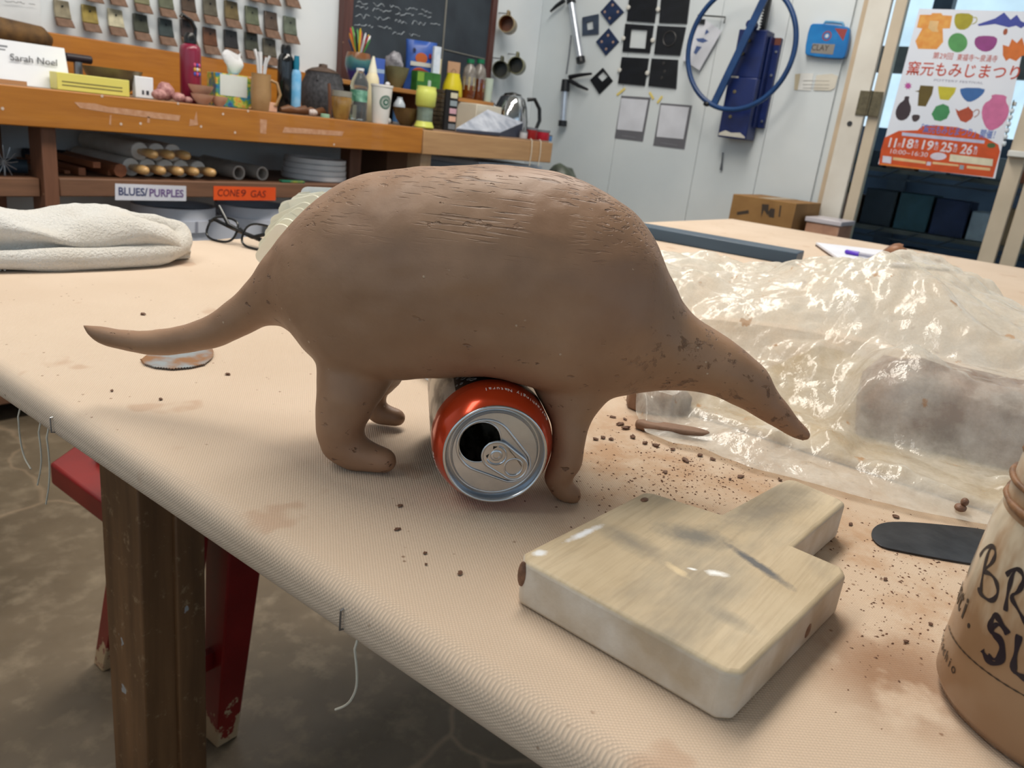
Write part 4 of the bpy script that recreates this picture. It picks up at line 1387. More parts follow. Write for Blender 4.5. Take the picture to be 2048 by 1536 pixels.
# ================================================================ COUNTER ALONG THE LEFT WALL
def mat_wood(name, c, c2, sc=9, st=(.08, 1, 1), rough=.4, wear=(214, 172, 138), amt=.5, coat=.2, bands=True):
    m, nt, p = new_mat(name)
    v = nd(nt, 'ShaderNodeTexCoord').outputs['Object']
    mp = nd(nt, 'ShaderNodeMapping')
    mp.inputs['Scale'].default_value = st
    nt.links.new(v, mp.inputs[0])
    g = nz_node(nt, mp.outputs[0], sc * 6, 5, .6)
    c = ramp(nt, g, [(.3, c), (.7, c2)])
    sp = ramp(nt, nz_node(nt, v, 30, 4, .7), BW(.70, .74))
    c = mixc(nt, math_node(nt, 'MULTIPLY', sp, amt), c, lin(wear))
    nt.links.new(c, p.inputs['Base Color'])
    p.inputs['Roughness'].default_value = rough
    p.inputs['Coat Weight'].default_value = coat
    return m
orange = mat_wood('varnished orange wood', (188, 122, 42), (164, 100, 30))
pale_w = mat_wood('bare pale wood', (190, 150, 106), (170, 130, 90), rough=.6, coat=0)
brown_w = mat_wood('old brown post wood', (128, 84, 60), (104, 66, 46), st=(1, 1, .08), rough=.6, coat=0)
brown_b = mat_wood('old brown shelf wood', (128, 90, 66), (104, 72, 52), rough=.6, coat=0)
topm = M('dusty counter top', (150, 122, 98), (128, 102, 82), sc=12, rough=.6)
XJ = ony(848, 256, YC).x
XE = ony(1105, 300, YC).x
ctr = thing('counter', 'long wooden counter with orange varnished front board along the wall', 'counter', (0, YC, 0))
def cpart(n, x0, x1, y0, y1, z0, z1, mt, par=ctr, **k):
    k.setdefault('bevel', .003)
    return mesh_obj(n, MB().bb(x0, x1, y0 - YC, y1 - YC, z0, z1), mt, par, **k)
cpart('counter_top', -1.55, XE - .005, YC + .022, YW - .03, ZC - .035, ZC, topm)
fb = cpart('front_board', -1.55, XJ - .004, YC, YC + .021, ZC - .098, ZC, orange)
for (x0, x1, z0, z1) in ((150, 360, 205, 236), (565, 690, 256, 272)):
    pass
fb2 = cpart('front_board', XJ + .004, XE, YC + .002, YC + .022, ZC - .100, ZC - .006, pale_w)
fb2['label'] = 'bare pale wooden front board'
cpart('end_board', XE - .02, XE, YC + .022, YW - .03, ZC - .1, ZC - .036, pale_w)
cpart('back_board', -1.55, ony(664, 150, YW).x, YW - .028, YW - .002, ZC + .001, ony(200, 80, YW - .028).z, orange)
# scraped bare patches on the front board
bare = M('scraped bare wood', (202, 156, 124), (186, 134, 98), sc=60, rough=.7)
def patch(pts, par):
    L = [ony(a, b, YC - .0004) for a, b in pts]
    mesh_obj('bare_patch', MB().add([(q.x, -.0006, q.z) for q in L], [tuple(range(len(L)))]), bare, par)
patch([(148, 204), (190, 207), (216, 214), (240, 216), (361, 231), (358, 242), (300, 236), (215, 225), (160, 216)], fb)
patch([(569, 254), (688, 263), (684, 272), (565, 265)], fb)
patch([(380, 238), (388, 240), (393, 222), (396, 250), (378, 252)], fb)
patch([(520, 238), (534, 240), (532, 268), (520, 266)], fb)
patch([(220, 230), (223, 230), (222, 250), (218, 249)], fb)
patch([(295, 233), (300, 234), (299, 246), (294, 245)], fb)
for px, py in ((5, 217), (242, 248), (281, 247), (446, 228), (402, 253), (496, 222), (668, 289), (204, 192), (356, 207), (470, 265)):
    q = ony(px, py, YC - .0004)
    mesh_obj('paint_fleck', MB().add([(q.x + .004 * math.cos(t), -.0008, q.z + .004 * math.sin(t)) for t in np.linspace(0, 2 * PI, 8, endpoint=False)], [tuple(range(8))]), M('pale fleck', (220, 196, 178)), fb)
# posts and shelf under the counter
ZS = ony(300, 361, YC + .03).z
ZL = ony(40, 356, YC + .05).z
PX0, PX1 = ony(86, 330, YC + .03).x, ony(116, 330, YC + .03).x
cpart('post', PX0, PX1, YC + .03, YC + .11, 0, ZC - .036, brown_w)
cpart('post', PX0, PX1, YW - .12, YW - .03, 0, ZC - .036, brown_w)
px2 = ony(842, 320, YC + .03).x
cpart('post', px2, px2 + .06, YC + .03, YC + .11, 0, ZC - .036, mat_wood('pale post', (196, 164, 130), (176, 144, 112), st=(1, 1, .08), coat=0, rough=.6))
cpart('post', 2.14, 2.20, YC + .16, YC + .22, 0, ZC - .036, brown_w)
cpart('shelf', PX1 + .003, px2 - .003, YC + .036, YW - .03, ZS - .05, ZS, brown_b)
cpart('shelf', -1.55, PX0 - .003, YC + .05, YW - .03, ZL - .05, ZL, brown_b)
cpart('floor_shelf', -1.5, px2 - .003, YC + .12, YW - .03, .06, .10, brown_b)

def spot(px, y, py=200):
    q = ony(px, py, y)
    return q.x, depth(q) / F_PX
def hz(px, py, y):
    return ony(px, py, y).z
def put(name, label, cat, px, y, rz=0.0, group=None, z=None, py=200):
    x, s = spot(px, y, py)
    t = thing(name, label, cat, (x, y, (ZC if z is None else z) + .0006), rz, group)
    return t, s
def lathe_part(n, prof, R_, H_, mt, par, seg=28, z0=0.0, **k):
    k.setdefault('smooth', 45)
    return mesh_obj(n, MB().lathe([(r * R_, z0 + z * H_) for r, z in prof], seg), mt, par, **k)
BOWL = [(0, 0), (.42, 0), (.45, .06), (.72, .35), (.92, .75), (1, 1), (.95, 1), (.86, .74), (.65, .38), (.35, .14), (0, .12)]
CUP = [(0, 0), (.78, 0), (.80, .03), (.98, .97), (1, 1), (.95, 1), (.92, .95), (.74, .06), (0, .05)]
BOTTLE = [(0, 0), (.9, 0), (1, .03), (1, .62), (.95, .70), (.6, .82), (.45, .87), (.45, .93), (0, .93)]

# paper note and stick
t, s = put('note_card', 'white card with handwritten name leaning on the counter', 'card', 60, YC + .10, math.radians(-2))
cardl = ony(-40, 150, YC + .10).x - t.location.x
cardr = ony(139, 140, YC + .10).x - t.location.x
ch = hz(70, 88, YC + .10) - ZC
wcard = M('white card', (238, 240, 244), (230, 232, 238), rough=.6)
mesh_obj('sheet', MB().add([(cardl, 0, 0), (cardr, 0, 0), (cardr, .03, ch), (cardl, .03, ch), (cardl, .0015, 0), (cardr, .0015, 0), (cardr, .0315, ch), (cardl, .0315, ch)],
                           [(0, 1, 2, 3), (4, 7, 6, 5), (0, 4, 5, 1), (3, 2, 6, 7), (0, 3, 7, 4), (1, 5, 6, 2)]), wcard, t)
q = ony(68, 121, YC + .11)
text('Sarah Noel', .026, M('pen ink', (60, 62, 70)), t, (q.x - t.location.x, .0135, q.z - ZC), (math.radians(70), 0, 0), shear=.15)
q = ony(6, 96, YC + .12)
mesh_obj('letterhead_lines', MB().bb(-.02, .012, .024, .0245, ch - .018, ch - .014).bb(-.02, .006, .022, .0225, ch - .026, ch - .023), M('grey print', (150, 152, 160)), t, loc=(q.x - t.location.x, 0, 0))
x, s = spot(20, YC + .05)
solo('wooden_stick', 'short tan wooden stick lying before the white name card', 'stick', MB().bb(-.10, .045, -.005, .005, 0, .011), M('tan stick', (190, 140, 96), rough=.6), (x, YC + .06, ZC + .0006), math.radians(-4))

# yellow box
t, s = put('yellow_box', 'long flat yellow carton with fine printed lines', 'box', 183, YC + .05, math.radians(-5))
x0, x1 = ony(113, 170, YC + .05).x - t.location.x, ony(252, 180, YC + .05).x - t.location.x
mesh_obj('carton', MB().bb(x0, x1, -.015, .04, 0, hz(180, 152, YC + .05) - ZC), M('yellow carton', (232, 222, 118), (224, 212, 104), rough=.35), t, bevel=.0015)
for k in range(2):
    mesh_obj('print_line', MB().bb(x0 + .012, x1 - .02, -.0158, -.0152, .012 + .009 * k, .0145 + .009 * k), M('small print', (120, 112, 70)), t)
# olive bowl, stamp, packet
t, s = put('stoneware_bowl', 'olive stoneware bowl half hidden by the yellow carton', 'bowl', 228, YC + .17)
olive = M('olive glaze', (122, 108, 76), (98, 84, 58), sc=20, rough=.35)
lathe_part('bowl_body', BOWL, 54 * s, hz(228, 138, YC + .17) - ZC, olive, t)
t, s = put('tile_stamp', 'black-handled metal press standing behind the olive bowl', 'tool', 160, YC + .30)
hh = hz(160, 118, YC + .30) - ZC
mesh_obj('shaft', MB().cyl((0, 0, 0), (0, 0, hh - .01), 8 * s), M('brushed shaft', (150, 152, 156), rough=.3, metal=.8), t)
mesh_obj('grip', MB().cyl((-24 * s, 0, hh), (26 * s, 0, hh), 8 * s), M('dark grip', (46, 34, 38), rough=.4), t, bevel=.003)
t, s = put('paper_packet', 'small white packet with black numerals beside the olive bowl', 'packet', 287, YC + .10, math.radians(-8))
mesh_obj('packet', MB().bb(-18 * s, 17 * s, -.012, .012, 0, hz(287, 154, YC + .10) - ZC), wcard, t, bevel=.002)
mesh_obj('printed_mark', MB().bb(-.008, -.002, -.0126, -.0121, .010, .022).bb(.004, .012, -.0126, -.0121, .010, .022), M('dark print', (70, 70, 80)), t)
for k, (px, py, w_, lab) in enumerate(((328, 178, 17, 'largest pink stoneware lump beside the white packet'), (312, 186, 14, 'flat mottled pink lump before the large one'), (352, 187, 12, 'small pink lump next to the magenta bottle'), (372, 190, 8, 'tiny pink pebble at the magenta bottle foot'))):
    x, s = spot(px, YC + .07 + .02 * (k == 0))
    r = w_ * s
    b = MB().sph((0, 0, r * .72), (r * 1.1, r * .8, r * .75 if k else r * 1.0), 12, 8)
    b.v = [tuple(Vector(q_) * (1 + .12 * noise.noise(Vector(q_) * 60 + Vector((k * 3, 0, 0))))) for q_ in b.v]
    m_ = min(q_[2] for q_ in b.v)
    b.v = [(a_, b_, c_ - m_) for a_, b_, c_ in b.v]
    solo('clay_lump', lab, 'clay lump', b, M('pink marbled clay', (206, 158, 152), (150, 96, 96), sc=70, rough=.6), (x, YC + .05 + .03 * (k == 0) + .002 * k, ZC + .0006), group='pink clay lumps on the counter', smooth=60)

# magenta bottle
t, s = put('water_bottle', 'magenta metal bottle with black loop cap and sticker', 'bottle', 381, YC + .12, py=130)
H_ = hz(384, 88, YC + .12) - ZC
R_ = 20 * s
mag = M('magenta enamel', (132, 26, 56), (120, 20, 48), rough=.3, coat=.3)
lathe_part('bottle_body', [(0, 0), (.92, 0), (1, .03), (1, .88), (.94, .945), (.62, .99), (.5, 1), (0, 1)], R_, H_, mag, t, 36)
cp = mesh_obj('cap', MB().lathe([(0, 0), (R_ * .62, 0), (R_ * .62, .018), (R_ * .4, .03), (0, .03)], 20, Matrix.Translation((0, 0, H_))), black, t)
mesh_obj('loop_handle', MB().tube([(R_ * .5, 0, H_ + .02), (R_ * .55, 0, H_ + .045), (R_ * .1, 0, H_ + .066), (-R_ * .8, 0, H_ + .078), (-R_ * .95, 0, H_ + .070)], .006, 8), black, cp, smooth=60)
stk = [M('sticker blue', (80, 90, 180)), M('sticker white', (226, 226, 230)), M('sticker pink', (220, 90, 130)), M('sticker yellow', (226, 180, 80))]
for k in range(9):
    a = math.radians(-98 + (k % 3) * 15)
    z = H_ * (.50 + .075 * (k // 3))
    mesh_obj('sticker_patch', MB().sph((R_ * math.cos(a), R_ * math.sin(a), z), (.004, .005, .006), 8, 5), stk[(k * 2 + k // 3) % 4], t)
# stacked pink bowls
pink = M('pink bisque', (216, 172, 146), (204, 158, 132), sc=15, rough=.8)
for k, (px, yy, w_, z0, h0, lab) in enumerate(((405, YC + .05, 22, 0, 20, 'lower pink bisque dish of the pair beside the tissue box'), (402, YC + .05, 24, 18, 20, 'upper pink bisque dish stacked beside the tissue box'), (438, YC + .045, 17, 0, 19, 'single pink bisque dish before the tissue box'))):
    x, s = spot(px, yy)
    prof = [(r * w_ * s, z * h0 * s) for r, z in BOWL]
    solo('bisque_dish', lab, 'dish', MB().lathe(prof, 24), pink, (x, yy, ZC + .0006 + z0 * s * .90), smooth=45, group='pink bisque dishes')
# tissue box
t, s = put('tissue_box', 'floral cube tissue box with white tissue pulled out', 'tissue box', 461, YC + .17, math.radians(-18), py=190)
def mat_floral():
    m, nt, p = new_mat('floral print carton')
    v = nd(nt, 'ShaderNodeTexCoord').outputs['Object']
    c = ramp(nt, nz_node(nt, v, 42, 2), [(.30, (44, 74, 150)), (.42, (60, 140, 160)), (.5, (96, 150, 60)), (.58, (206, 200, 80)), (.66, (220, 140, 60)), (.75, (200, 222, 210))])
    nt.links.new(c, p.inputs['Base Color'])
    p.inputs['Roughness'].default_value = .45
    return m
bw, bh = 37 * s, hz(465, 150, YC + .17) - ZC
mesh_obj('carton', MB().bb(-bw, bw, -bw * .9, bw * .9, 0, bh), mat_floral(), t, bevel=.002)
mesh_obj('white_panel', MB().bb(-bw * .78, bw * .62, -bw * .9 - .001, -bw * .9 - .0003, bh * .34, bh * .97), M('tissue panel', (226, 232, 226), rough=.5), t)
tis = MB()
rings = []
for i in range(7):
    k = i / 6
    r = (.36 + .5 * math.sin(k * 2.2)) * bw * .55
    rings.append([(r * math.cos(a) * (1 + .3 * math.sin(3 * a + i)) + bw * .15, r * .5 * math.sin(a), bh + k * .062 + .014 * math.sin(a * 2 + 1) * k) for a in np.linspace(0, 2 * PI, 20, endpoint=False)])
mesh_obj('tissue', tis.loft(rings), M('tissue paper', (242, 242, 244), rough=.9), t, smooth=70)
# tan mug with tools
t, s = put('tool_mug', 'tan stoneware mug holding white plastic tools', 'mug', 522, YC + .06, math.radians(-35), py=180)
tan = M('tan stoneware', (176, 140, 96), (150, 116, 76), sc=14, rough=.4)
H_ = hz(518, 148, YC + .10) - ZC
lathe_part('mug_body', [(0, 0), (.85, 0), (.9, .05), (1, .45), (.92, .95), (.95, 1), (.86, 1), (.84, .94), (.88, .45), (.8, .08), (0, .06)], 20 * s, H_, tan, t)
mesh_obj('handle', MB().tube([(18 * s, 0, H_ * .85), (30 * s, 0, H_ * .80), (37 * s, 0, H_ * .5), (30 * s, 0, H_ * .2), (17 * s, 0, H_ * .15)], .005, 8), tan, t, smooth=60)
for k, (dx, ln, r) in enumerate(((-8, 1.25, 5), (-2, 1.15, 8), (6, .9, 4), (10, 1.0, 4))):
    mesh_obj('plastic_tool', MB().tube([(0, 0, H_ * .1), (dx * s, .004 * k, H_ * (.95 + .35 * ln)), (dx * 1.6 * s, .004 * k, H_ * (1 + .5 * ln))], [.003, r * s * .8, r * s], 8, flat=.6), M('white plastic', (232, 232, 234), rough=.4), t, smooth=60)
# black bottle, spray bottle
t, s = put('thermos_bottle', 'slim black bottle with rounded black cap', 'bottle', 571, YC + .17, py=150)
H_ = hz(571, 108, YC + .17) - ZC
lathe_part('bottle_body', [(0, 0), (.93, 0), (1, .02), (1, .86), (.9, .94), (.62, 1), (0, 1)], 16 * s, H_, M('gloss black', (12, 14, 18), rough=.15, coat=.5), t, 32)
lathe_part('cap', [(0, 0), (.62, 0), (.62, .1), (.5, .15), (0, .155)], 16 * s, H_, black, t, 20, z0=H_)
t, s = put('spray_bottle', 'small pale blue spray bottle with turquoise cap', 'bottle', 592, YC + .14, py=170)
H_ = hz(592, 140, YC + .14) - ZC
lathe_part('bottle_body', [(0, 0), (.95, 0), (1, .04), (1, .9), (.7, 1), (0, 1)], 10 * s, H_, M('sky blue bottle', (146, 196, 232), (90, 170, 220), sc=30, rough=.3), t, 20)
lathe_part('cap', [(0, 0), (.55, 0), (.6, .4), (.5, 1), (0, 1)], 10 * s, 26 * s, M('turquoise cap', (22, 120, 150), rough=.3), t, 16, z0=H_)
# dark lidded jar
t, s = put('lidded_jar', 'squat dark grey stoneware jar with brown knobbed lid', 'jar', 645, YC + .28, py=170)
dk_stone = M('speckled dark stone', (78, 78, 82), (52, 52, 56), sc=80, rough=.7, bump=.4, bsc=120)
H_ = hz(645, 146, YC + .28) - ZC
lathe_part('jar_body', [(0, 0), (.72, 0), (.9, .15), (1, .45), (.97, .7), (.78, .92), (.80, 1), (0, 1)], 43 * s, H_, dk_stone, t, 36)
lathe_part('lid', [(.86, 0), (.88, .03), (.6, .12), (.25, .17), (.22, .26), (0, .28)], 36 * s, H_ * .75, M('brown lid', (92, 74, 62), (70, 54, 44), sc=40, rough=.6), t, 32, z0=H_)
for a in (.6, 2.5):
    mesh_obj('lug', MB().tube([(30 * s * math.cos(a), -30 * s * math.sin(a), H_ * .85), (36 * s * math.cos(a), -36 * s * math.sin(a), H_ * .92), (38 * s * math.cos(a), -38 * s * math.sin(a), H_ * .8)], .006, 8), dk_stone, t)
# brown lobed pieces, blocks and bits at the counter edge
for k, (px, py, w_, h_, rz, lab) in enumerate(((592, 212, 34, 13, -6, 'long brown carved wooden handle lying at the counter edge'), (636, 214, 30, 13, 12, 'short brown carved wooden handle behind the shell'))):
    x, s = spot(px, YC + .045 + .035 * k)
    b = MB().tube([(-w_ * s, 0, h_ * s * .5), (-w_ * .5 * s, 0, h_ * s * .7), (0, 0, h_ * s * .6), (w_ * .6 * s, 0, h_ * s * .8), (w_ * s, 0, h_ * s * .5)], [h_ * s * .35, h_ * s * .66, h_ * s * .5, h_ * s * .72, h_ * s * .3], 12)
    m_ = min(q_[2] for q_ in b.v)
    b.v = [(a_, b_, c_ - m_) for a_, b_, c_ in b.v]
    solo('carved_handle', lab, 'handle', b, M('brown carved wood', (112, 72, 42), (90, 56, 32), sc=25, rough=.45), (x, YC + .045 + .045 * k, ZC + .0006), math.radians(rz), smooth=60)
x, s = spot(551, YC + .02, 208)
solo('pink_block', 'small square pink clay block at the counter edge', 'clay block', MB().bb(-10 * s, 10 * s, -.012, .014, 0, 18 * s), pink, (x, YC + .045, ZC + .0006), bevel=.002)
x, s = spot(522, YC + .04, 206)
solo('thin_stick', 'thin pale stick leaning by the pink block', 'stick', MB().cyl((-16 * s, 0, .003), (8 * s, .004, .011), .003, n=8), pale_w, (x, YC + .07, ZC + .0008))
x, s = spot(630, YC + .02, 220)
shl = MB().sph((0, 0, 0), (11 * s, 7 * s, 7 * s), 12, 8)
m_ = min(q_[2] for q_ in shl.v)
solo('white_shell', 'small white ribbed shell at the counter edge', 'shell', MB().add([(a_, b_, c_ - m_ ) for a_, b_, c_ in shl.v], shl.f), M('shell white', (214, 204, 198), (160, 140, 134), sc=90, rough=.5), (x, YC + .032, ZC + .0006))
x, s = spot(655, YC + .02, 226)
solo('mint_cap', 'flat mint green cap beside the white shell', 'cap', MB().lathe([(0, 0), (9 * s, 0), (9 * s, 6 * s), (8 * s, 7 * s), (0, 7 * s)], 16), M('mint plastic', (150, 190, 160), rough=.4), (x, YC + .032, ZC + .0006))
# amber cup with stick
t, s = put('glazed_cup', 'amber glazed cup with pale band in front of the water bottle', 'cup', 683, YC + .05, py=210)
H_ = hz(683, 182, YC + .05) - ZC
lathe_part('cup_body', [(0, 0), (.7, 0), (.78, .1), (.95, .45), (1, .75), (.92, .8), (.96, 1), (.88, 1), (.85, .8), (.9, .6), (.6, .1), (0, .08)], 20 * s, H_, M('amber glaze', (158, 122, 62), (128, 92, 44), sc=25, rough=.25, coat=.4), t)
lathe_part('pale_band', [(.965, .80), (.985, 1.0)], 20 * s, H_, M('grey glaze band', (150, 146, 134), rough=.3), t)
t2, s = put('wooden_spatula', 'upright brown wooden spatula standing beside the amber cup', 'spatula', 661, YC + .085, py=200)
mesh_obj('blade', MB().tube([(0, 0, 0), (0, 0, .05), (0, .012, hz(664, 168, YC + .085) - ZC)], [5 * s, 6 * s, 4 * s], 8, flat=.4), brown_w, t2, smooth=60)
# clear water bottle
t, s = put('plastic_water_bottle', 'clear plastic water bottle with pale green label', 'bottle', 718, YC + .06, py=190)
H_ = hz(716, 136, YC + .06) - ZC
clearp = M('clear plastic', (232, 240, 244), rough=.08, trans=.92, ior=1.2)
lathe_part('bottle_body', [(0, 0), (.85, 0), (1, .05), (.95, .2), (1, .3), (.94, .36), (.94, .60), (1, .66), (.95, .74), (.6, .88), (.4, .93), (.4, .96), (0, .96)], 18 * s, H_, clearp, t, 28)
lathe_part('label', [(.96, .37), (.96, .59)], 18 * s, H_, M('green label', (150, 200, 176), (60, 120, 96), sc=40, rough=.4), t, 28)
lathe_part('water', [(0, .02), (.8, .02), (.92, .08), (.88, .3), (0, .3)], 18 * s, H_, M('water', (220, 232, 240), rough=.02, trans=1.0, ior=1.33), t, 24)
lathe_part('cap', [(0, .955), (.42, .955), (.42, 1.0), (0, 1.0)], 18 * s, H_, M('white cap', (230, 232, 236), rough=.4), t, 18)
# cream squeeze bottle behind it
t, s = put('squeeze_bottle', 'tall cream squeeze bottle with conical nozzle', 'bottle', 744, YC + .15, py=170)
H_ = hz(742, 112, YC + .15) - ZC
lathe_part('bottle_body', [(0, 0), (.9, 0), (1, .03), (1, .55), (.85, .68), (.55, .76), (0, .76)], 15 * s, H_, M('cream plastic', (226, 214, 178), (214, 200, 160), rough=.45), t, 24)
lathe_part('nozzle', [(0, .75), (.6, .75), (.5, .82), (.14, 1.0), (0, 1.0)], 15 * s, H_, M('pale nozzle', (236, 230, 206), rough=.4), t, 20)
# white cup with round green mark
t, s = put('takeaway_cup', 'white reusable takeaway cup with round green emblem', 'cup', 762, YC + .035, py=210)
H_ = hz(765, 170, YC + .035) - ZC
R_ = 21.5 * s
lathe_part('cup_body', [(0, 0), (.74, 0), (.76, .02), (.98, .94), (1.03, .95), (1.03, 1), (.93, 1), (.70, .04), (0, .04)], R_, H_, M('matt white cup', (236, 232, 226), (228, 224, 218), rough=.45), t, 36)
em = Vector((math.cos(math.radians(-104)), math.sin(math.radians(-104)), 0))
def cup_disc(r0, r1, off, n, mt):
    b = MB()
    vs, fs = [], []
    for i in range(28):
        a = 2 * PI * i / 28
        for rr in (r0, r1):
            dz = rr * math.sin(a)
            z = H_ * .56 + dz
            rad = R_ * (.76 + .22 * (z / H_ - .02) / .92) + off
            th = math.radians(-104) + rr * math.cos(a) / rad
            vs.append((rad * math.cos(th), rad * math.sin(th), z))
    for i in range(28):
        j = (i + 1) % 28
        fs.append((2 * i, 2 * i + 1, 2 * j + 1, 2 * j))
    b.add(vs, fs)
    return mesh_obj(n, b, mt, t)
grn = M('emblem green', (42, 98, 78), rough=.4)
er = 13 * s
cup_disc(er * .62, er, .0006, 'emblem_ring', grn)
cup_disc(er * .02, er * .50, .0006, 'emblem_disc', grn)
cup_disc(er * .10, er * .22, .0010, 'emblem_star', M('emblem white', (226, 230, 224)))
cup_disc(er * .74, er * .80, .0010, 'emblem_line', M('emblem white', (226, 230, 224)))
# small bottle, bowls
t, s = put('small_bottle', 'small clear bottle with blue side label behind the white cup', 'bottle', 799, YC + .26, py=205)
H_ = hz(797, 190, YC + .26) - ZC
lathe_part('bottle_body', BOTTLE, 12 * s, H_, M('hazy plastic', (190, 200, 210), rough=.2), t, 20)
lathe_part('label', [(1.02, .08), (1.02, .55)], 12 * s, H_, M('blue label', (80, 130, 190), rough=.4), t, 20)
t, s = put('brown_bowl', 'brown glazed bowl between white cup and lime shaker', 'bowl', 813, YC + .14, py=235)
lathe_part('bowl_body', BOWL, 29 * s, hz(818, 217, YC + .14) - ZC, M('brown glaze', (108, 86, 52), (84, 64, 36), sc=18, rough=.25, coat=.4), t, 32)
x, s = spot(783, YC + .05, 235)
solo('grey_lump', 'small pale grey lump at the white cup foot', 'clay lump', MB().sph((0, 0, 6 * s), (6 * s, 5 * s, 6 * s), 10, 7), M('pale grey', (196, 196, 196)), (x + .008, YC + .075, ZC + .0006), smooth=60)
# lime shaker
t, s = put('shaker_bottle', 'lime green and clear shaker bottle standing on the counter', 'bottle', 851, YC + .05, py=210)
H_ = hz(852, 173, YC + .05) - ZC
lime = M('lime plastic', (214, 220, 110), (204, 210, 96), rough=.35)
lathe_part('base', [(0, 0), (.92, 0), (1, .03), (.82, .14), (.8, .16), (0, .16)], 20 * s, H_, lime, t)
lathe_part('tumbler', [(.78, .16), (.80, .5), (.76, .53)], 20 * s, H_, M('smoky clear plastic', (120, 134, 120), (92, 104, 92), sc=20, rough=.2), t)
lathe_part('shaker_top', [(0, .5), (.8, .5), (1, .55), (1.04, .8), (1, .9), (.95, .92), (.95, 1), (0, 1)], 20 * s, H_, lime, t)
# stack of brown tiles, swatch strip
t, s = put('tile_stack', 'stack of dark brown test tiles behind the swatch strip', 'tiles', 884, YC + .12, py=215)
for k in range(9):
    hk = (hz(882, 178, YC + .12) - ZC) / 9
    mesh_obj('tile', MB().bb(-15 * s + .001 * (k % 3), 13 * s + .001 * (k % 2), -.025, .025, hk * k, hk * k + hk * .86), M('dark tile brown', (86, 74, 54), (60, 50, 38), sc=60, rough=.5), t, bevel=.001)
t, s = put('swatch_strip', 'upright black sample strip with five glaze colour squares', 'sample strip', 903, YC + .035, math.radians(-25), py=215)
H_ = hz(905, 180, YC + .035) - ZC
mesh_obj('strip_board', MB().bb(-13 * s, 13 * s, 0, .02, 0, H_), M('black board', (24, 22, 24), rough=.6), t, bevel=.001)
for k, c in enumerate(((120, 124, 130), (222, 174, 152), (208, 164, 176), (146, 158, 164), (212, 204, 178))):
    mesh_obj('colour_square', MB().bb(-.3 * 13 * s, .85 * 13 * s, -.0022, -.0002, H_ * (.04 + .19 * k), H_ * (.17 + .19 * k)), M('swatch %d' % k, c), t, bevel=.0008)
# papers, open magazine
t, s = put('paper_stack', 'low stack of cream paper behind the open magazine', 'paper', 955, YC + .25, py=215)
mesh_obj('sheets', MB().bb(-42 * s, 36 * s, -.08, .10, 0, hz(955, 208, YC + .17) - ZC), M('cream paper', (222, 214, 196), (208, 198, 180), rough=.8), t, bevel=.003)
mesh_obj('pencil', MB().cyl((-38 * s, -.09, .004), (-10 * s, -.085, .004), .004, n=8), M('red pencil', (120, 60, 50)), t)
t, s = put('open_magazine', 'open magazine with grey printed pages lying over the counter edge', 'magazine', 980, YC + .05, py=245)
pagem = M('grey print page', (196, 200, 210), (150, 156, 170), sc=20, rough=.35)
pgs = [ony(a, b, yy) for a, b, yy in ((912, 258, YC + .02), (1000, 266, YC + .02), (1046, 246, YC + .12), (975, 220, YC + .13))]
vs = [(q_.x - t.location.x, q_.y - t.location.y, max(.004, q_.z - ZC)) for q_ in pgs]
top_ = [(a_, b_, c_ + .002) for a_, b_, c_ in vs]
mesh_obj('page', MB().add(vs + top_, [(3, 2, 1, 0), (4, 5, 6, 7), (0, 1, 5, 4), (1, 2, 6, 5), (2, 3, 7, 6), (3, 0, 4, 7)]), pagem, t)
bot = [(a_, b_, .0006) for a_, b_, c_ in vs]
mesh_obj('page_block', MB().add(bot + vs, [(3, 2, 1, 0), (4, 5, 6, 7), (0, 1, 5, 4), (1, 2, 6, 5), (2, 3, 7, 6), (3, 0, 4, 7)]), M('dark page edge', (60, 66, 84)), t)
# kettle
t, s = put('electric_kettle', 'shiny steel electric kettle with black handle', 'kettle', 1022, YC + .27, math.radians(-38), py=225)
H_ = hz(1018, 186, YC + .27) - ZC
chrome = M('polished steel', (200, 202, 204), rough=.08, metal=1.0)
lathe_part('kettle_body', [(0, .04), (1, .04), (1, .10), (.97, .4), (.85, .7), (.66, .90), (.5, .96), (0, .97)], 37 * s, H_, chrome, t, 40)
lathe_part('base', [(0, 0), (1.02, 0), (1.02, .05), (0, .05)], 37 * s, H_, black, t, 32)
lathe_part('lid_knob', [(.5, .95), (.45, .99), (.2, 1.02), (0, 1.03)], 37 * s, H_, black, t, 24)
mesh_obj('handle', MB().tube([(30 * s, -.006, H_ * .90), (45 * s, -.008, H_ * .93), (57 * s, -.008, H_ * .72), (60 * s, -.008, H_ * .45), (54 * s, -.008, H_ * .22), (36 * s, -.006, H_ * .12)], .010, 10), black, t, smooth=60)
mesh_obj('spout', MB().tube([(-30 * s, 0, H_ * .55), (-46 * s, 0, H_ * .78)], [.018, .010], 10), chrome, t, smooth=60)
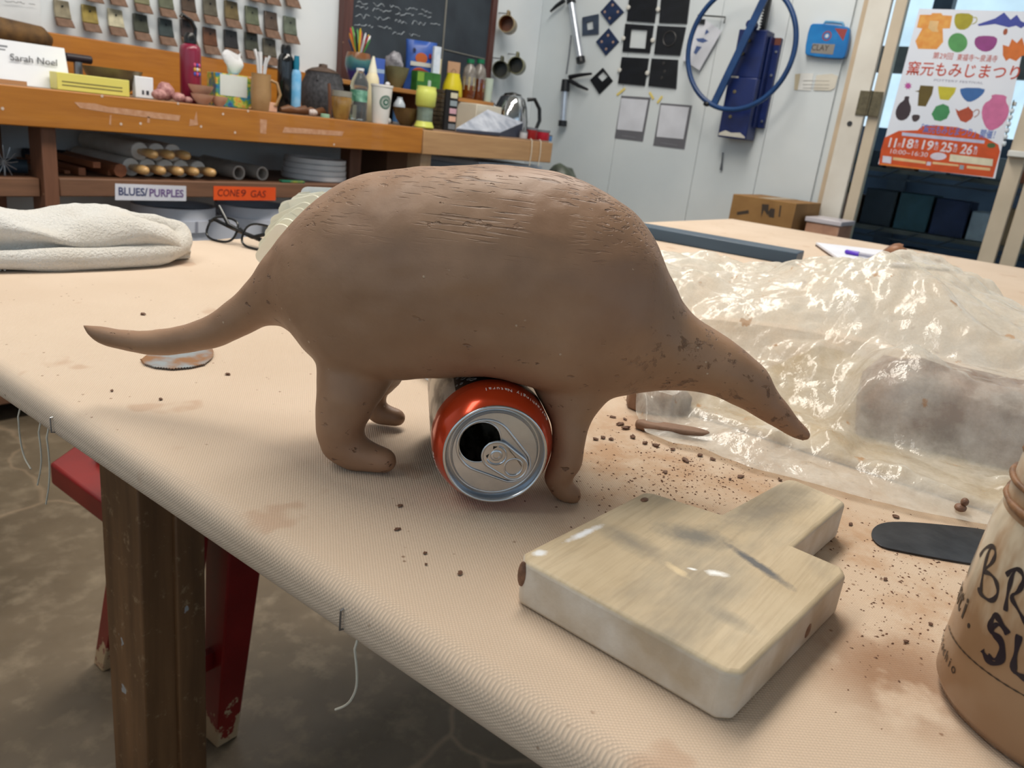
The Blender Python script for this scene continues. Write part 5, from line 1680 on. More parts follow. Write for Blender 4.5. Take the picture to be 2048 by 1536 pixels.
# red-capped pots
for k, (px, py, w_, c, lab) in enumerate(((1063, 255, 11, (150, 30, 30), 'dark red paint pot beside the kettle'), (1085, 260, 14, (184, 36, 56), 'bright red paint pot at the counter end'), (1099, 270, 6, (90, 140, 200), 'tiny blue paint pot next to the bright red one'), (1047, 262, 8, (206, 206, 210), 'small white paint pot before the kettle'))):
    t, s = put('paint_pot', lab, 'paint pot', px, YC + .06 + .012 * (k % 2), py=270, group='paint pots by the kettle')
    hp = max(.02, hz(px, py, YC + .06) - ZC)
    lathe_part('pot', [(0, 0), (.95, 0), (1, .05), (1, .8), (0, .8)], w_ * s, hp, M('paint %d' % k, c, rough=.35), t, 18)
    lathe_part('lid', [(0, .8), (1.05, .8), (1.05, 1), (0, 1)], w_ * s, hp, M('pot lid', (120, 122, 128), rough=.4), t, 18)
for px in (1062, 1080):
    x, s = spot(px, YC - .004, 300)
    solo('hanging_string', 'white string hanging down over the pale front board, %s' % ('beside the kettle' if px == 1062 else 'at the counter end'), 'string', MB().tube([(0, .006, ZC + .004), (.0, -.004, ZC - .004), (.006, -.004, ZC - .05), (.002, -.004, ZC - .12)], .0022, 6), thr, (x, YC, 0), smooth=60)

# ---------------------------------------------------------------- riser shelf and what stands on it
YR = YC + .27
ZR = hz(800, 176, YR)
rs = thing('riser_shelf', 'narrow wooden riser shelf standing on the counter before the chalkboard', 'shelf', (0, YR, ZC + .0006))
rx0, rx1 = ony(682, 155, YR).x, ony(988, 205, YR).x
hr = ZR - ZC
mesh_obj('shelf_board', MB().bb(rx0, rx1, 0, .17, hr - .018, hr - .0006), mat_wood('honey shelf board', (184, 128, 66), (160, 106, 50)), rs, bevel=.002)
for x_ in (rx0 + .01, (rx0 + rx1) / 2, rx1 - .03):
    mesh_obj('upright', MB().bb(x_, x_ + .02, .02, .16, 0, hr - .018), brown_w, rs)
mesh_obj('dark_backing', MB().bb(rx0, rx1, .155, .17, 0, hr - .018), M('dark riser back', (34, 32, 36)), rs)  # near-black sheet giving the dark background under the riser board
def putr(name, label, cat, px, dy=.06, rz=0.0, group=None, py=130):
    return put(name, label, cat, px, YR + dy, rz, group, ZR, py)
t, s = putr('pen_pot', 'blue and teal glazed pot full of pens', 'pen pot', 716, .07, py=140)
H_ = hz(716, 106, YR + .07) - ZR
def mat_pot():
    m, nt, p = new_mat('blue teal glaze')
    v = nd(nt, 'ShaderNodeTexCoord').outputs['Object']
    sp = nd(nt, 'ShaderNodeSeparateXYZ')
    nt.links.new(v, sp.inputs[0])
    f = math_node(nt, 'ADD', math_node(nt, 'MULTIPLY', sp.outputs[2], 8), math_node(nt, 'MULTIPLY', nz_node(nt, v, 22, 3), .35))
    nt.links.new(ramp(nt, f, [(.45, (22, 30, 110)), (.6, (44, 92, 112)), (.85, (70, 120, 116)), (.95, (130, 84, 52))]), p.inputs['Base Color'])
    p.inputs['Roughness'].default_value = .2
    return m
lathe_part('pot_body', [(0, 0), (.55, 0), (.7, .1), (1, .55), (.98, .8), (.86, 1), (.78, 1), (.85, .8), (0, .5)], 26 * s, H_, mat_pot(), t, 32)
random.seed(5)
pcs = [(226, 190, 40), (200, 200, 206), (150, 30, 40), (60, 130, 60), (232, 232, 236), (196, 30, 30), (30, 40, 90), (214, 140, 50), (120, 180, 90), (40, 36, 40)]
for k in range(15):
    a = 2 * PI * k / 15
    r = 19 * s
    tip = Vector((math.cos(a) * r * 1.25, math.sin(a) * r * .9, H_ + random.uniform(.045, .095)))
    bs = Vector((-math.cos(a) * r * .2, -math.sin(a) * r * .2, H_ * .55))
    pn = mesh_obj('pen', MB().tube([bs, bs.lerp(tip, .93), tip], [.0045, .0045, .0016], 7), M('pen colour %d' % (k % 10), pcs[k % 10], rough=.4), t, smooth=60)
t, s = putr('blue_carton', 'small blue carton with pale stripe beside the pen pot', 'box', 755, .05, math.radians(-35), py=140)
hb = hz(755, 117, YR + .05) - ZR
mesh_obj('carton', MB().bb(-13 * s, 13 * s, -.015, .02, 0, hb), M('blue carton', (72, 104, 190), (56, 86, 172), rough=.4), t, bevel=.001)
mesh_obj('stripe', MB().bb(-13 * s, 13 * s, -.0156, -.0151, hb * .45, hb * .6), M('pale stripe', (160, 184, 216)), t)
t, s = putr('serving_bowl', 'olive green bowl holding a crumpled plastic bag', 'bowl', 793, .08, py=145)
H_ = hz(792, 134, YR + .08) - ZR
lathe_part('bowl_body', BOWL, 25 * s, H_, M('sage glaze', (120, 116, 84), (100, 96, 68), sc=20, rough=.4), t, 30)
x, s = spot(790, YR + .08, 115)
b = MB().sph((0, 0, 0), (19 * s, 16 * s, 20 * s), 22, 14)
b.v = [tuple(Vector(q_) * (1 + .34 * noise.noise(Vector(q_) * 34) + .12 * noise.noise(Vector(q_) * 80))) for q_ in b.v]
m_ = min(q_[2] for q_ in b.v)
solo('crumpled_bag', 'crumpled grey plastic bag stuffed in the olive green bowl', 'plastic bag', MB().add([(a_, b_, c_ - m_) for a_, b_, c_ in b.v], b.f), M('grey film', (170, 168, 172), (130, 128, 134), sc=40, rough=.25), (x, YR + .08, ZR + H_ * .62), smooth=35)
x, s = spot(776, YR + .03, 155)
solo('white_scrap', 'crumpled white scrap on the riser edge', 'paper', MB().sph((0, 0, 4 * s), (6 * s, 4 * s, 4 * s), 8, 6), wcard, (x, YR + .03, ZR + .0006), smooth=0)
# snack bag
t, s = putr('snack_bag', 'blue snack bag with red and orange roundel', 'snack bag', 841, .12, math.radians(-38), py=120)
H_ = hz(842, 82, YR + .12) - ZR
w2 = 31 * s
rings = []
for i in range(9):
    k = i / 8
    th = .028 * math.sin(PI * min(1, max(.03, k * .97))) ** .6 + .001
    rings.append([(w2 * (1 - .06 * math.sin(PI * k)) * math.cos(a), th * math.sin(a), k * H_) for a in np.linspace(0, 2 * PI, 20, endpoint=False)])
mesh_obj('bag', MB().loft(rings), M('blue bag film', (58, 98, 180), (48, 82, 160), sc=18, rough=.35), t, smooth=70)
def bag_oval(cx, cz, rx, rz_, off, mt, n='bag_print'):
    mesh_obj(n, MB().add([(cx + rx * math.cos(a), -.0285 - off, cz + rz_ * math.sin(a)) for a in np.linspace(0, 2 * PI, 18, endpoint=False)], [tuple(range(18))]), mt, t)
bag_oval(-2 * s, H_ * .36, 15 * s, 11 * s, .0004, M('print orange', (186, 92, 40)))
bag_oval(0, H_ * .66, 12 * s, 10 * s, .0004, M('print orange', (186, 92, 40)))
bag_oval(0, H_ * .38, 18 * s, 6.5 * s, .0008, M('print red', (150, 30, 34)))
bag_oval(17 * s, H_ * .72, 3 * s, 5 * s, .0006, M('print red', (150, 30, 34)))
bag_oval(-15 * s, H_ * .8, 3 * s, 4 * s, .0006, M('print navy', (30, 36, 70)))
mesh_obj('bag_lettering', MB().bb(-21 * s, 20 * s, -.0300, -.0297, H_ * .50, H_ * .58), M('print cream', (206, 204, 196)), t)
# slim white box, green tea box, cream card, yellow tub
t, s = putr('white_carton', 'tall narrow white carton standing on the green tea box', 'box', 874, .030, math.radians(-20), py=120)
zg = hz(862, 146, YR + .030) - ZR
mesh_obj('carton', MB().bb(-7 * s, 8 * s, 0, .02, zg + .001, hz(874, 93, YR + .030) - ZR), M('white carton', (222, 228, 238), (200, 212, 226), sc=50, rough=.5), t, bevel=.001)
mesh_obj('cream_side', MB().bb(8.2 * s, 11 * s, .004, .02, zg + .001, hz(880, 118, YR + .030) - ZR), M('cream card side', (222, 208, 160)), t)
t, s = putr('tea_box', 'green tea box lying on the riser shelf', 'box', 858, .02, math.radians(-14), py=160)
mesh_obj('carton', MB().bb(-28 * s, 27 * s, 0, .05, 0, zg), M('green tea carton', (60, 122, 52), (44, 100, 40), sc=30, rough=.4), t, bevel=.001)
mesh_obj('pale_flap', MB().bb(-27 * s, -12 * s, -.001, -.0003, zg * .5, zg * .95), M('lime flap', (130, 170, 60)), t)
mesh_obj('white_mark', MB().bb(-2 * s, 5 * s, -.001, -.0003, zg * .3, zg * .6), M('white mark', (190, 206, 190)), t)
t, s = putr('kraft_card', 'small kraft card with round stamp behind the yellow tub', 'card', 908, .09, math.radians(-30), py=135)
hk = hz(908, 124, YR + .09) - ZR
mesh_obj('card', MB().bb(-13 * s, 13 * s, 0, .006, 0, hk), M('kraft card', (190, 150, 118), rough=.8), t, bevel=.001)
mesh_obj('round_stamp', MB().lathe([(5 * s, 0), (4 * s, 0)], 16, Matrix.Translation((0, -.0006, hk * .72)) @ Matrix.Rotation(PI / 2, 4, 'X')), M('stamp ink', (120, 88, 64)), t)
t, s = putr('yellow_tub', 'squat yellow plastic tub on the riser shelf', 'tub', 906, .045, py=160)
lathe_part('tub', [(0, 0), (.95, 0), (1, .06), (.9, .5), (.62, .9), (.6, 1), (0, 1)], 21 * s, hz(906, 147, YR + .045) - ZR, M('yellow tub plastic', (222, 206, 40), (206, 186, 30), rough=.35), t, 28)
# honey bottles
for k, (px, dy, lab) in enumerate(((939, .05, 'half-empty clear honey bottle with green cap'), (959, .075, 'full amber honey bottle with green cap'))):
    t, s = putr('honey_bottle', lab, 'bottle', px, dy, py=150, group='honey bottles')
    H_ = hz(px - 2, 118, YR + dy) - ZR
    honey = M('honey amber', (108, 52, 20), (80, 36, 14), sc=20, rough=.15, coat=.5)
    lathe_part('honey', [(0, 0), (.9, 0), (1, .04), (1, .34 if k == 0 else .52), (0, .34 if k == 0 else .52)], 14 * s, H_, honey, t, 24)
    lathe_part('bottle_upper', [(1, .345 if k == 0 else .525), (.98, .6), (.8, .78), (.45, .86), (.42, .9), (0, .9)], 14 * s, H_, M('clear bottle upper', (142, 136, 130), (112, 106, 100), sc=30, rough=.15), t, 24)
    lathe_part('label', [(1.03, .22), (1.03, .55)], 14 * s, H_, M('pale bottle label %d' % k, (196, 190, 160) if k == 0 else (150, 150, 190), (140, 120, 60), sc=40), t, 8)
    lathe_part('cap', [(0, .9), (.55, .9), (.55, 1), (0, 1)], 14 * s, H_, M('green cap', (20, 110, 72), rough=.35), t, 18)
t, s = putr('celadon_cup', 'pale celadon cup at the riser end', 'cup', 977, .04, py=175)
lathe_part('cup_body', CUP, 9.5 * s, hz(978, 157, YR + .04) - ZR, M('celadon', (190, 204, 190), (176, 192, 176), rough=.3), t, 22)
# ================================================================ UNDER THE COUNTER
# rolling pins: bodies point into the shelf, handles towards the room
pinw = M('white nylon roller', (232, 226, 218), (214, 206, 196), sc=15, rough=.5)
pinh = M('varnished handle', (220, 178, 120), (204, 158, 100), sc=20, rough=.3, coat=.3)
dark_pin = M('dark nylon roller', (104, 92, 86), (84, 74, 70), sc=12, rough=.5)
def rolling_pin(x, z, y0, label, r=.027):
    t = thing('rolling_pin', label, 'rolling pin', (x, y0, z), 0, 'rolling pins stacked on the shelf')
    mesh_obj('roller', MB().tube([(0, 0, 0), (0, .002, 0), (0, .34, 0)], [r * .93, r, r], 24), pinw, t, smooth=40)
    mesh_obj('handle', MB().tube([(0, .004, 0), (0, -.012, 0), (0, -.020, 0), (0, -.06, 0), (0, -.085, 0), (0, -.092, 0)], [.009, .009, .012, .0145, .012, .004], 14), pinh, t, smooth=60)
yp = YC + .125
low = [(263, 338), (302, 340), (332, 341), (365, 340), (393, 338)]
xs = [ony(a, 341, yp).x for a, b in low]
xs = [xs[0] + .0555 * i for i in range(5)]
names = ['first', 'second', 'third', 'fourth', 'fifth']
for i, x in enumerate(xs):
    rolling_pin(x, ZS + .0275, yp + .006 * (i % 2), 'rolling pin in the lower layer, %s from the wooden sticks' % names[i])
for i in range(3):
    rolling_pin((xs[i] + xs[i + 1]) / 2 + .001, ZS + .0275 + .0482, yp + .004 * i, 'rolling pin in the upper layer, %s from the wooden sticks' % names[i])
# plastic pipes
for i, px in enumerate((478, 525)):
    x = ony(px, 350, YC + .10).x
    r = .0235
    b = MB()
    prof = [(r, 0), (r, .36), (r * .76, .36), (r * .76, 0), (r, 0)]
    b.lathe(prof, 28, Matrix.Translation((0, 0, r)) @ Matrix.Rotation(-PI / 2, 4, 'X'))
    solo('plastic_pipe', ('grey plastic pipe lying next to the rolling pins', 'grey plastic pipe lying next to the round lids')[i], 'pipe', b, M('grey pipe', (190, 180, 170), (170, 160, 152), sc=20, rough=.5), (x, YC + .10, ZS + .0006), smooth=40, group='plastic pipes on the shelf')
# wooden sticks left of the pins
stick_w = mat_wood('reddish stick wood', (170, 106, 70), (144, 84, 54), st=(1, .08, 1), coat=0, rough=.6)
for i, (px, zoff, sx_, sz_, lab) in enumerate(((185, .024, .022, .018, 'thick square wooden stick topmost on the shelf pile'), (160, 0, .020, .022, 'square wooden stick under the topmost one'), (222, .0, .017, .019, 'pale wooden dowel between the sticks and the rolling pins'), (140, 0, .016, .010, 'thin flat wooden lath beside the post'))):
    x = ony(px, 350, YC + .12).x
    solo('wooden_stick', lab, 'stick', MB().bb(-sx_ / 2, sx_ / 2, 0, .34, 0, sz_), stick_w, (x, YC + .09 + .015 * i, ZS + .0006 + zoff), math.radians(2 - i), bevel=.001, group='wooden sticks on the shelf')
x = ony(238, 335, YC + .13).x
solo('wooden_dowel', 'reddish octagonal wooden post lying against the rolling pins', 'post', MB().tube([(0, 0, .02), (0, .34, .02)], .02, 8), stick_w, (x - .018, YC + .085, ZS + .0006), smooth=0)
x = ony(150, 320, YC + .3).x
solo('dark_tube', 'long dark blue tube lying behind the wooden sticks', 'tube', MB().tube([(-.08, 0, .02), (.05, 0, .02)], .019, 16), M('dark blue tube', (36, 40, 56), rough=.6), (x, YC + .465, ZS + .0006))
# left compartment
x = ony(30, 335, YC + .12).x
solo('blue_roll', 'dark teal roll lying in the corner compartment beside the post', 'roll', MB().tube([(-.12, .06, .02), (.04, 0, .02)], .019, 14), M('dark teal', (46, 62, 76), rough=.6), (x, YC + .14, ZL + .0006))
t = thing('wire_whisk', 'spiky wire whisk standing in the corner compartment', 'whisk', (ony(8, 330, YC + .09).x, YC + .09, ZL + .0006))
random.seed(9)
for k in range(12):
    a = 2 * PI * k / 12
    mesh_obj('wire', MB().tube([(0, 0, .035), (.016 * math.cos(a), -.004, .035 + .018 * math.sin(a)), (.034 * math.cos(a), -.002, max(.001, .038 + .042 * math.sin(a)))], .0011, 5), M('pale wire', (190, 192, 196), rough=.3, metal=.6), t)
mesh_obj('stem', MB().cyl((0, 0, 0), (0, 0, .036), .003, n=8), stm, t)
# round white lids
lidm = M('white lid plastic', (238, 234, 232), (222, 218, 218), sc=10, rough=.4)
lx = ony(628, 340, YC + .20).x
ordl = ('lowest', 'second lowest', 'second highest', 'topmost')
zc0 = ZS + .0006
for k in range(4):
    r = .122 - .002 * k
    T = Matrix.Translation((.004 * k, .003 * k, 0))
    solo('round_lid', 'large round white lid, %s of its stack on the shelf' % ordl[k], 'lid', MB().lathe([(0, .010), (r * .80, .010), (r * .86, .019), (r, .019), (r, .004), (r * .97, 0), (r * .9, 0), (r * .88, .012), (r * .78, .004), (0, .004)], 40, T), lidm, (lx, YC + .20, zc0 + .0198 * k), smooth=40, group='white lids stacked on the shelf')
x = ony(575, 362, YC + .08).x
solo('green_strap', 'folded green and yellow strap on the shelf before the lids', 'strap', MB().bb(-.045, .045, -.012, .012, 0, .008), M('green strap', (30, 106, 80), (150, 150, 50), sc=22, rough=.8, lo=.5, hi=.66), (x, YC + .055, ZS + .0006), math.radians(-8), bevel=.002)
# shelf edge labels
def edge_label(name, label, cat, p0, p1, p2, p3, mt, body, inkm, ext=True):
    L = [ony(a, b, YC + .0355) for a, b in (p0, p1, p2, p3)]
    o3 = L[3]
    t = thing(name, label, cat, (o3.x, YC + .0355, o3.z))
    mesh_obj('tag_board', MB().add([(q.x - o3.x, -.0012, q.z - o3.z) for q in L] + [(q.x - o3.x, -.0001, q.z - o3.z) for q in L], [(0, 1, 2, 3), (7, 6, 5, 4), (0, 4, 5, 1), (1, 5, 6, 2), (2, 6, 7, 3), (3, 7, 4, 0)]), mt, t)
    return t, L, o3
def fit_text(par, body, p0, p1, h, mt, **k):
    """lettering stretched between two points of the counter-wall plane"""
    o = text(body, h, mt, par, (0, 0, 0), (0, 0, 0), align='LEFT', **k)
    xs_ = [v.co.x for v in o.data.vertices]
    wid = max(xs_) - min(xs_)
    d = math.hypot(p1[0] - p0[0], p1[1] - p0[1])
    o.scale = (d / wid, 1, 1)
    return o, math.atan2(p1[1] - p0[1], p1[0] - p0[0])
wt = M('label white', (226, 226, 236), rough=.5)
t, L, o3 = edge_label('shelf_label', 'white shelf label reading blues and purples', 'label', (230, 367), (372, 372), (372, 402), (230, 400), wt, '', None)
for body, a, b, mt in (('BLUES', (236, 383), (288, 385), M('navy letters', (70, 78, 120))), ('/', (289, 385), (296, 385), M('navy letters', (70, 78, 120))), ('PURPLES', (298, 386), (366, 388), M('purple letters', (112, 84, 140)))):
    A, B = ony(*a, YC + .034), ony(*b, YC + .034)
    o, ang = fit_text(t, body, (A.x, A.z), (B.x, B.z), .032, mt, off=.0006)
    o.location = (A.x - o3.x, -.0018, A.z - o3.z)
    o.rotation_euler = (PI / 2, -ang, 0)
ot = M('orange tape', (236, 92, 34), (226, 80, 24), rough=.5)
t, L, o3 = edge_label('tape_label', 'fluorescent orange tape label on the shelf edge', 'label', (427, 372), (551, 375), (551, 401), (427, 400), ot, '', None)
mk = M('dark red marker', (120, 36, 24))
for body, a, b in (('CONE', (434, 386), (478, 387)), ('9', (480, 387), (490, 387)), ('GAS', (500, 388), (530, 389))):
    A, B = ony(*a, YC + .034), ony(*b, YC + .034)
    o, ang = fit_text(t, body, (A.x, A.z), (B.x, B.z), .032, mk, shear=.1)
    o.location = (A.x - o3.x, -.0018, A.z - o3.z)
    o.rotation_euler = (PI / 2, -ang, 0)
# glaze buckets under the shelf
bkm = M('white bucket plastic', (214, 216, 226), (200, 204, 216), sc=8, rough=.4)
glz = M('dark blue glaze', (24, 34, 62), (36, 48, 80), sc=12, rough=.15)
for i, (px, lab) in enumerate(((348, 'white bucket of dark blue glaze under the white shelf label'), (505, 'white bucket of dark blue glaze under the orange tape label'))):
    yb = YC + .20
    zb = hz(px, 428, yb - .12)
    q = ony(px, 425, yb)
    t = thing('glaze_bucket', lab, 'bucket', (q.x, yb, .1008), 0, 'glaze buckets under the counter')
    R_ = .128
    H_ = ZS - .05 - .045 - .1008
    mesh_obj('pail', MB().lathe([(0, 0), (R_ * .86, 0), (R_ * .98, H_ * .9), (R_ * .93, H_ * .9), (R_ * .80, .01), (0, .01)], 40), bkm, t, smooth=40)
    mesh_obj('rim', MB().lathe([(R_ * .97, H_ * .86), (R_ * 1.05, H_ * .86), (R_ * 1.06, H_ * .93), (R_ * 1.02, H_ * .93), (R_ * 1.02, H_), (R_ * .96, H_), (R_ * .95, H_ * .86)], 40), bkm, t, smooth=30)
    mesh_obj('glaze_surface', MB().lathe([(0, H_ * .95), (R_ * .95, H_ * .95)], 32), glz, t)
    mesh_obj('rim_tab', MB().bb(-.004, .004, -R_ * 1.075, -R_ * 1.05, H_ * .86, H_ * .93), M('grey tab', (150, 152, 166)), t)
# behind the pale board: a white box and a brown carton
x = ony(985, 320, YC + .2).x
solo('white_tray', 'white plastic tray stored under the pale end of the counter', 'tray', MB().bb(-.19, .19, -.12, .12, 0, .05), M('tray white blue', (196, 210, 226), rough=.4), (x, YC + .22, ZC - .165), bevel=.006) if False else None
cx0 = ony(1075, 330, YC + .2).x
t = thing('storage_crate', 'white plastic crate standing under the pale end of the counter', 'crate', (x, YC + .24, 0))
mesh_obj('crate_body', MB().bb(-.22, .26, -.14, .2, 0, ZC - .145), M('crate white', (190, 204, 222), (170, 186, 206), rough=.4), t, bevel=.006)
mesh_obj('lid', MB().bb(-.23, .27, -.15, .21, ZC - .144, ZC - .122), M('crate lid', (206, 216, 230), rough=.4), t, bevel=.004)
x = ony(775, 320, YC + .3).x
solo('brown_carton', 'brown cardboard carton on the shelf behind the pale post', 'box', MB().bb(-.07, .07, -.09, .09, 0, .13), M('carton brown', (120, 84, 60), rough=.8), (x, YC + .32, ZS + .0006), bevel=.002)

# ================================================================ ON THE COUNTER WALL
# chalkboard
o3 = ony(830, 80)
cbd = wall_thing('L', 'chalkboard', 'dark slate chalkboard with reddish brown frame and chalk writing', 'chalkboard', (o3.x, YW - .001, o3.z))
lx0, lx1 = ony(675, 60).x - o3.x, ony(982, 60).x - o3.x
zb0, zt0 = ZC + .07 - o3.z, 1.0
frm = mat_wood('reddish frame wood', (96, 62, 56), (78, 48, 44), st=(1, .08, 1), coat=0, rough=.5)
slate = M('chalky slate', (58, 66, 74), (44, 50, 58), sc=5, rough=.75)
mesh_obj('slate', MB().bb(lx0 + .02, lx1 - .02, zb0, zt0, .004, .012), slate, cbd)
mesh_obj('frame_side', MB().bb(lx0, lx0 + .05, zb0 - .02, zt0, .001, .035), frm, cbd, bevel=.002)
mesh_obj('frame_side', MB().bb(lx1 - .035, lx1, zb0 - .02, zt0, .001, .03), frm, cbd, bevel=.002)
mesh_obj('frame_bottom', MB().bb(lx0 + .05, lx1 - .035, zb0 - .03, zb0, .001, .03), frm, cbd, bevel=.002)
jp = ony(884, 60).x - o3.x
mesh_obj('divider', MB().bb(jp - .004, jp + .004, zb0, zt0, .012, .015), M('grey tape line', (130, 128, 120)), cbd)
q0, q1 = wl('L', o3, [(884, 99), (965, 118)])
mesh_obj('tape_line', MB().tube([(q0[0], q0[1], .0135), (q1[0], q1[1], .0135)], .003, 6), M('grey tape line', (130, 128, 120)), cbd)
chalk = M('chalk', (186, 194, 200), (150, 160, 168), sc=60, rough=.9)
random.seed(14)
def scribble(px0, px1, py0, slope, h_, par, o3_, side, mt, r=.0016):
    px = px0
    while px < px1:
        wl_ = random.uniform(22, 48)
        pts = []
        n = int(wl_ / 3.2)
        for i in range(n):
            xx = px + wl_ * i / n
            if xx > px1:
                break
            pts.append((xx + random.uniform(-1.2, 1.2), py0 + (xx - px0) * slope + h_ * random.uniform(-.5, .5) * (1.7 if random.random() < .2 else 1)))
        if len(pts) > 2:
            P_ = wl(side, o3_, smoothpoly(pts, 1, False))
            mesh_obj('chalk_writing', MB().tube([(x_, y_, .0128) for x_, y_ in P_], r, 4), mt, par)
        px += wl_ + 7
for a, b, y_, h_ in ((710, 870, 4, 7), (706, 858, 14, 8), (706, 876, 30, 9), (780, 836, 64, 8), (704, 780, 48, 6)):
    scribble(a, b, y_, .13, h_, cbd, o3, 'L', chalk)
# test tiles
rows = {'lowest': [(121, 27), (176, 37), (228, 45), (278, 55), (328, 64), (372, 66), (416, 82), (458, 87), (499, 92), (535, 104)],
        'middle': [(180, -22), (228, -15), (279, -1), (328, 8), (373, 14), (416, 22), (459, 29), (500, 40), (538, 50), (576, 60)],
        'upper': [(459, -32), (505, -23), (538, -17), (578, -12)]}
glaz = {'lowest': ['grey cream', 'yellow', 'cream', 'dark green', 'dark teal', 'black brown', 'rust brown', 'black', 'dark green', 'grey brown'],
        'middle': ['brown', 'brown', 'green cream', 'grey green', 'dark brown', 'grey brown', 'olive brown', 'sage green', 'mottled brown', 'green grey'],
        'upper': ['brown', 'olive brown', 'grey brown', 'dark green']}
gc = {'grey cream': (150, 140, 116), 'yellow': (160, 140, 72), 'cream': (206, 198, 168), 'dark green': (70, 72, 60), 'dark teal': (62, 72, 72), 'black brown': (62, 50, 48), 'rust brown': (104, 66, 44), 'black': (46, 44, 46),
      'grey brown': (96, 90, 76), 'brown': (108, 80, 58), 'green cream': (130, 128, 96), 'grey green': (100, 104, 84), 'dark brown': (80, 64, 52), 'olive brown': (112, 96, 62), 'sage green': (104, 110, 88), 'mottled brown': (92, 76, 64), 'green grey': (104, 112, 96)}
foot = M('bare tile clay', (122, 94, 76), (104, 78, 62), sc=60, rough=.7)
card_n = ['first', 'second', 'third', 'fourth', 'fifth', 'sixth', 'seventh', 'eighth', 'ninth', 'tenth']
tproto = {}
for rn, L in rows.items():
    for i, (px, py) in enumerate(L):
        q = ony(px, py)
        g = glaz[rn][i]
        t = wall_thing('L', 'test_tile', '%s glazed test tile, %s from the chalkboard in the %s row' % (g, card_n[len(L) - 1 - i], rn), 'test tile', (q.x, YW - .001, q.z), 'glaze test tiles on the wall')
        s = depth(q) / F_PX
        w_, h_ = 16.5 * s, 24.5 * s
        # flared hanging tile: thin at the top, foot kicked out at the bottom
        prof = [(h_, .001, .010), (h_ * .3, .004, .013), (-h_ * .35, .010, .020), (-h_ * .36, .010, .020), (-h_, .026, .040)]
        def slab(a, b, extra):
            vs, fs = [], []
            for z_, d0, d1 in prof[a:b]:
                ww = w_ * (.86 + .14 * (h_ - z_) / (2 * h_))
                vs += [(-ww, z_, max(.0008, d0)), (ww, z_, max(.0008, d0)), (ww, z_, d1 + extra), (-ww, z_, d1 + extra)]
            n = b - a
            for k in range(n - 1):
                for e in range(4):
                    f_ = (e + 1) % 4
                    fs.append((4 * k + e, 4 * k + f_, 4 * k + 4 + f_, 4 * k + 4 + e))
            fs += [(3, 2, 1, 0), tuple(range(4 * n - 4, 4 * n))]
            return MB().add(vs, fs)
        gm = M('glaze ' + g, gc[g], tuple(int(v_ * .72) for v_ in gc[g]), sc=26, rough=.3, lo=.4, hi=.65)
        key = (rn, i)
        mesh_obj('glazed_face', slab(0, 3, .001), gm, t, bevel=.003)
        mesh_obj('bare_foot', slab(3, 5, 0), foot, t, bevel=.002)
        mesh_obj('nail', MB().cyl((0, h_ * .55, .008), (0, h_ * .55, .016), .003, n=8), black, t)
# white sheet at the left
q = ony(40, 20)
P_ = wl('L', q, [(-40, -30), (78, -20), (81, 56), (-40, 42)])
t = wall_thing('L', 'wall_sheet', 'large white sheet with faint handwriting pinned above the back board', 'paper', (q.x, YW - .001, q.z))
mesh_obj('sheet', MB().prism(P_, .0005, .003), M('white sheet', (226, 228, 230), (210, 214, 216), sc=8, rough=.6), t)
scribble(6, 68, 2, .12, 4, t, q, 'L', M('grey pencil', (120, 124, 130)), .0008)
q = ony(45, 72, YC + .40)
solo('driftwood', 'dark mottled piece of wood lying against the back board', 'wood', MB().tube([(-.16, 0, .04), (-.05, 0, .046), (.06, 0, .040), (.085, 0, .034)], [.034, .038, .036, .018], 12), M('mottled bark', (116, 84, 44), (70, 48, 26), sc=24, rough=.7), (q.x, YC + .42, q.z - .04), smooth=60)
# mugs hanging on the wall
for k, (px, py, lab, c) in enumerate(((1016, 50, 'tan mug hanging by its handle highest beside the chalkboard', (164, 140, 100)), (1003, 140, 'dark green mug hanging close to the chalkboard frame', (84, 84, 62)), (1034, 132, 'olive mug hanging below the tan one', (128, 126, 90)))):
    q = ony(px, py, YW - .07)
    s = depth(q) / F_PX
    ax = Vector((-.90, -.42, .05)).normalized()         # the mouth looks out to the room
    up = Vector((-.10, 0, 1))
    up = (up - ax * up.dot(ax)).normalized()
    t = frame_obj('hanging_mug', lab, 'mug', (q.x, q.y, q.z), up.cross(ax), up, ax, 'mugs hanging beside the chalkboard')
    R_, H_ = 16.5 * s, (30 if k == 0 else 24) * s
    gm = M('mug glaze %d' % k, c, tuple(int(v_ * .8) for v_ in c), sc=30, rough=.35)
    mesh_obj('mug_body', MB().lathe([(0, -H_ / 2), (R_ * .9, -H_ / 2), (R_, -H_ * .4), (R_, H_ / 2), (R_ * .9, H_ / 2), (R_ * .88, -H_ * .38), (0, -H_ * .38)], 28), gm, t, smooth=45)
    mesh_obj('inside', MB().lathe([(R_ * .87, H_ * .49), (R_ * .85, -H_ * .36), (0, -H_ * .37)], 24), M('mug inside %d' % k, (120, 66, 30) if k == 0 else (44, 44, 34), rough=.4), t, smooth=45)
    mesh_obj('handle', MB().tube([(0, R_ * .95, H_ * .3), (0, R_ * 1.45, H_ * .26), (0, R_ * 1.5, -H_ * .1), (0, R_ * .95, -H_ * .28)], R_ * .16, 8), gm, t, smooth=60)
    mesh_obj('hook', MB().tube([tuple(Matrix((up.cross(ax), up, ax)) @ Vector((0, YW - q.y - .001, R_ * 1.32))), tuple(Matrix((up.cross(ax), up, ax)) @ Vector((0, 0, R_ * 1.25)))], .003, 6), stm, t)
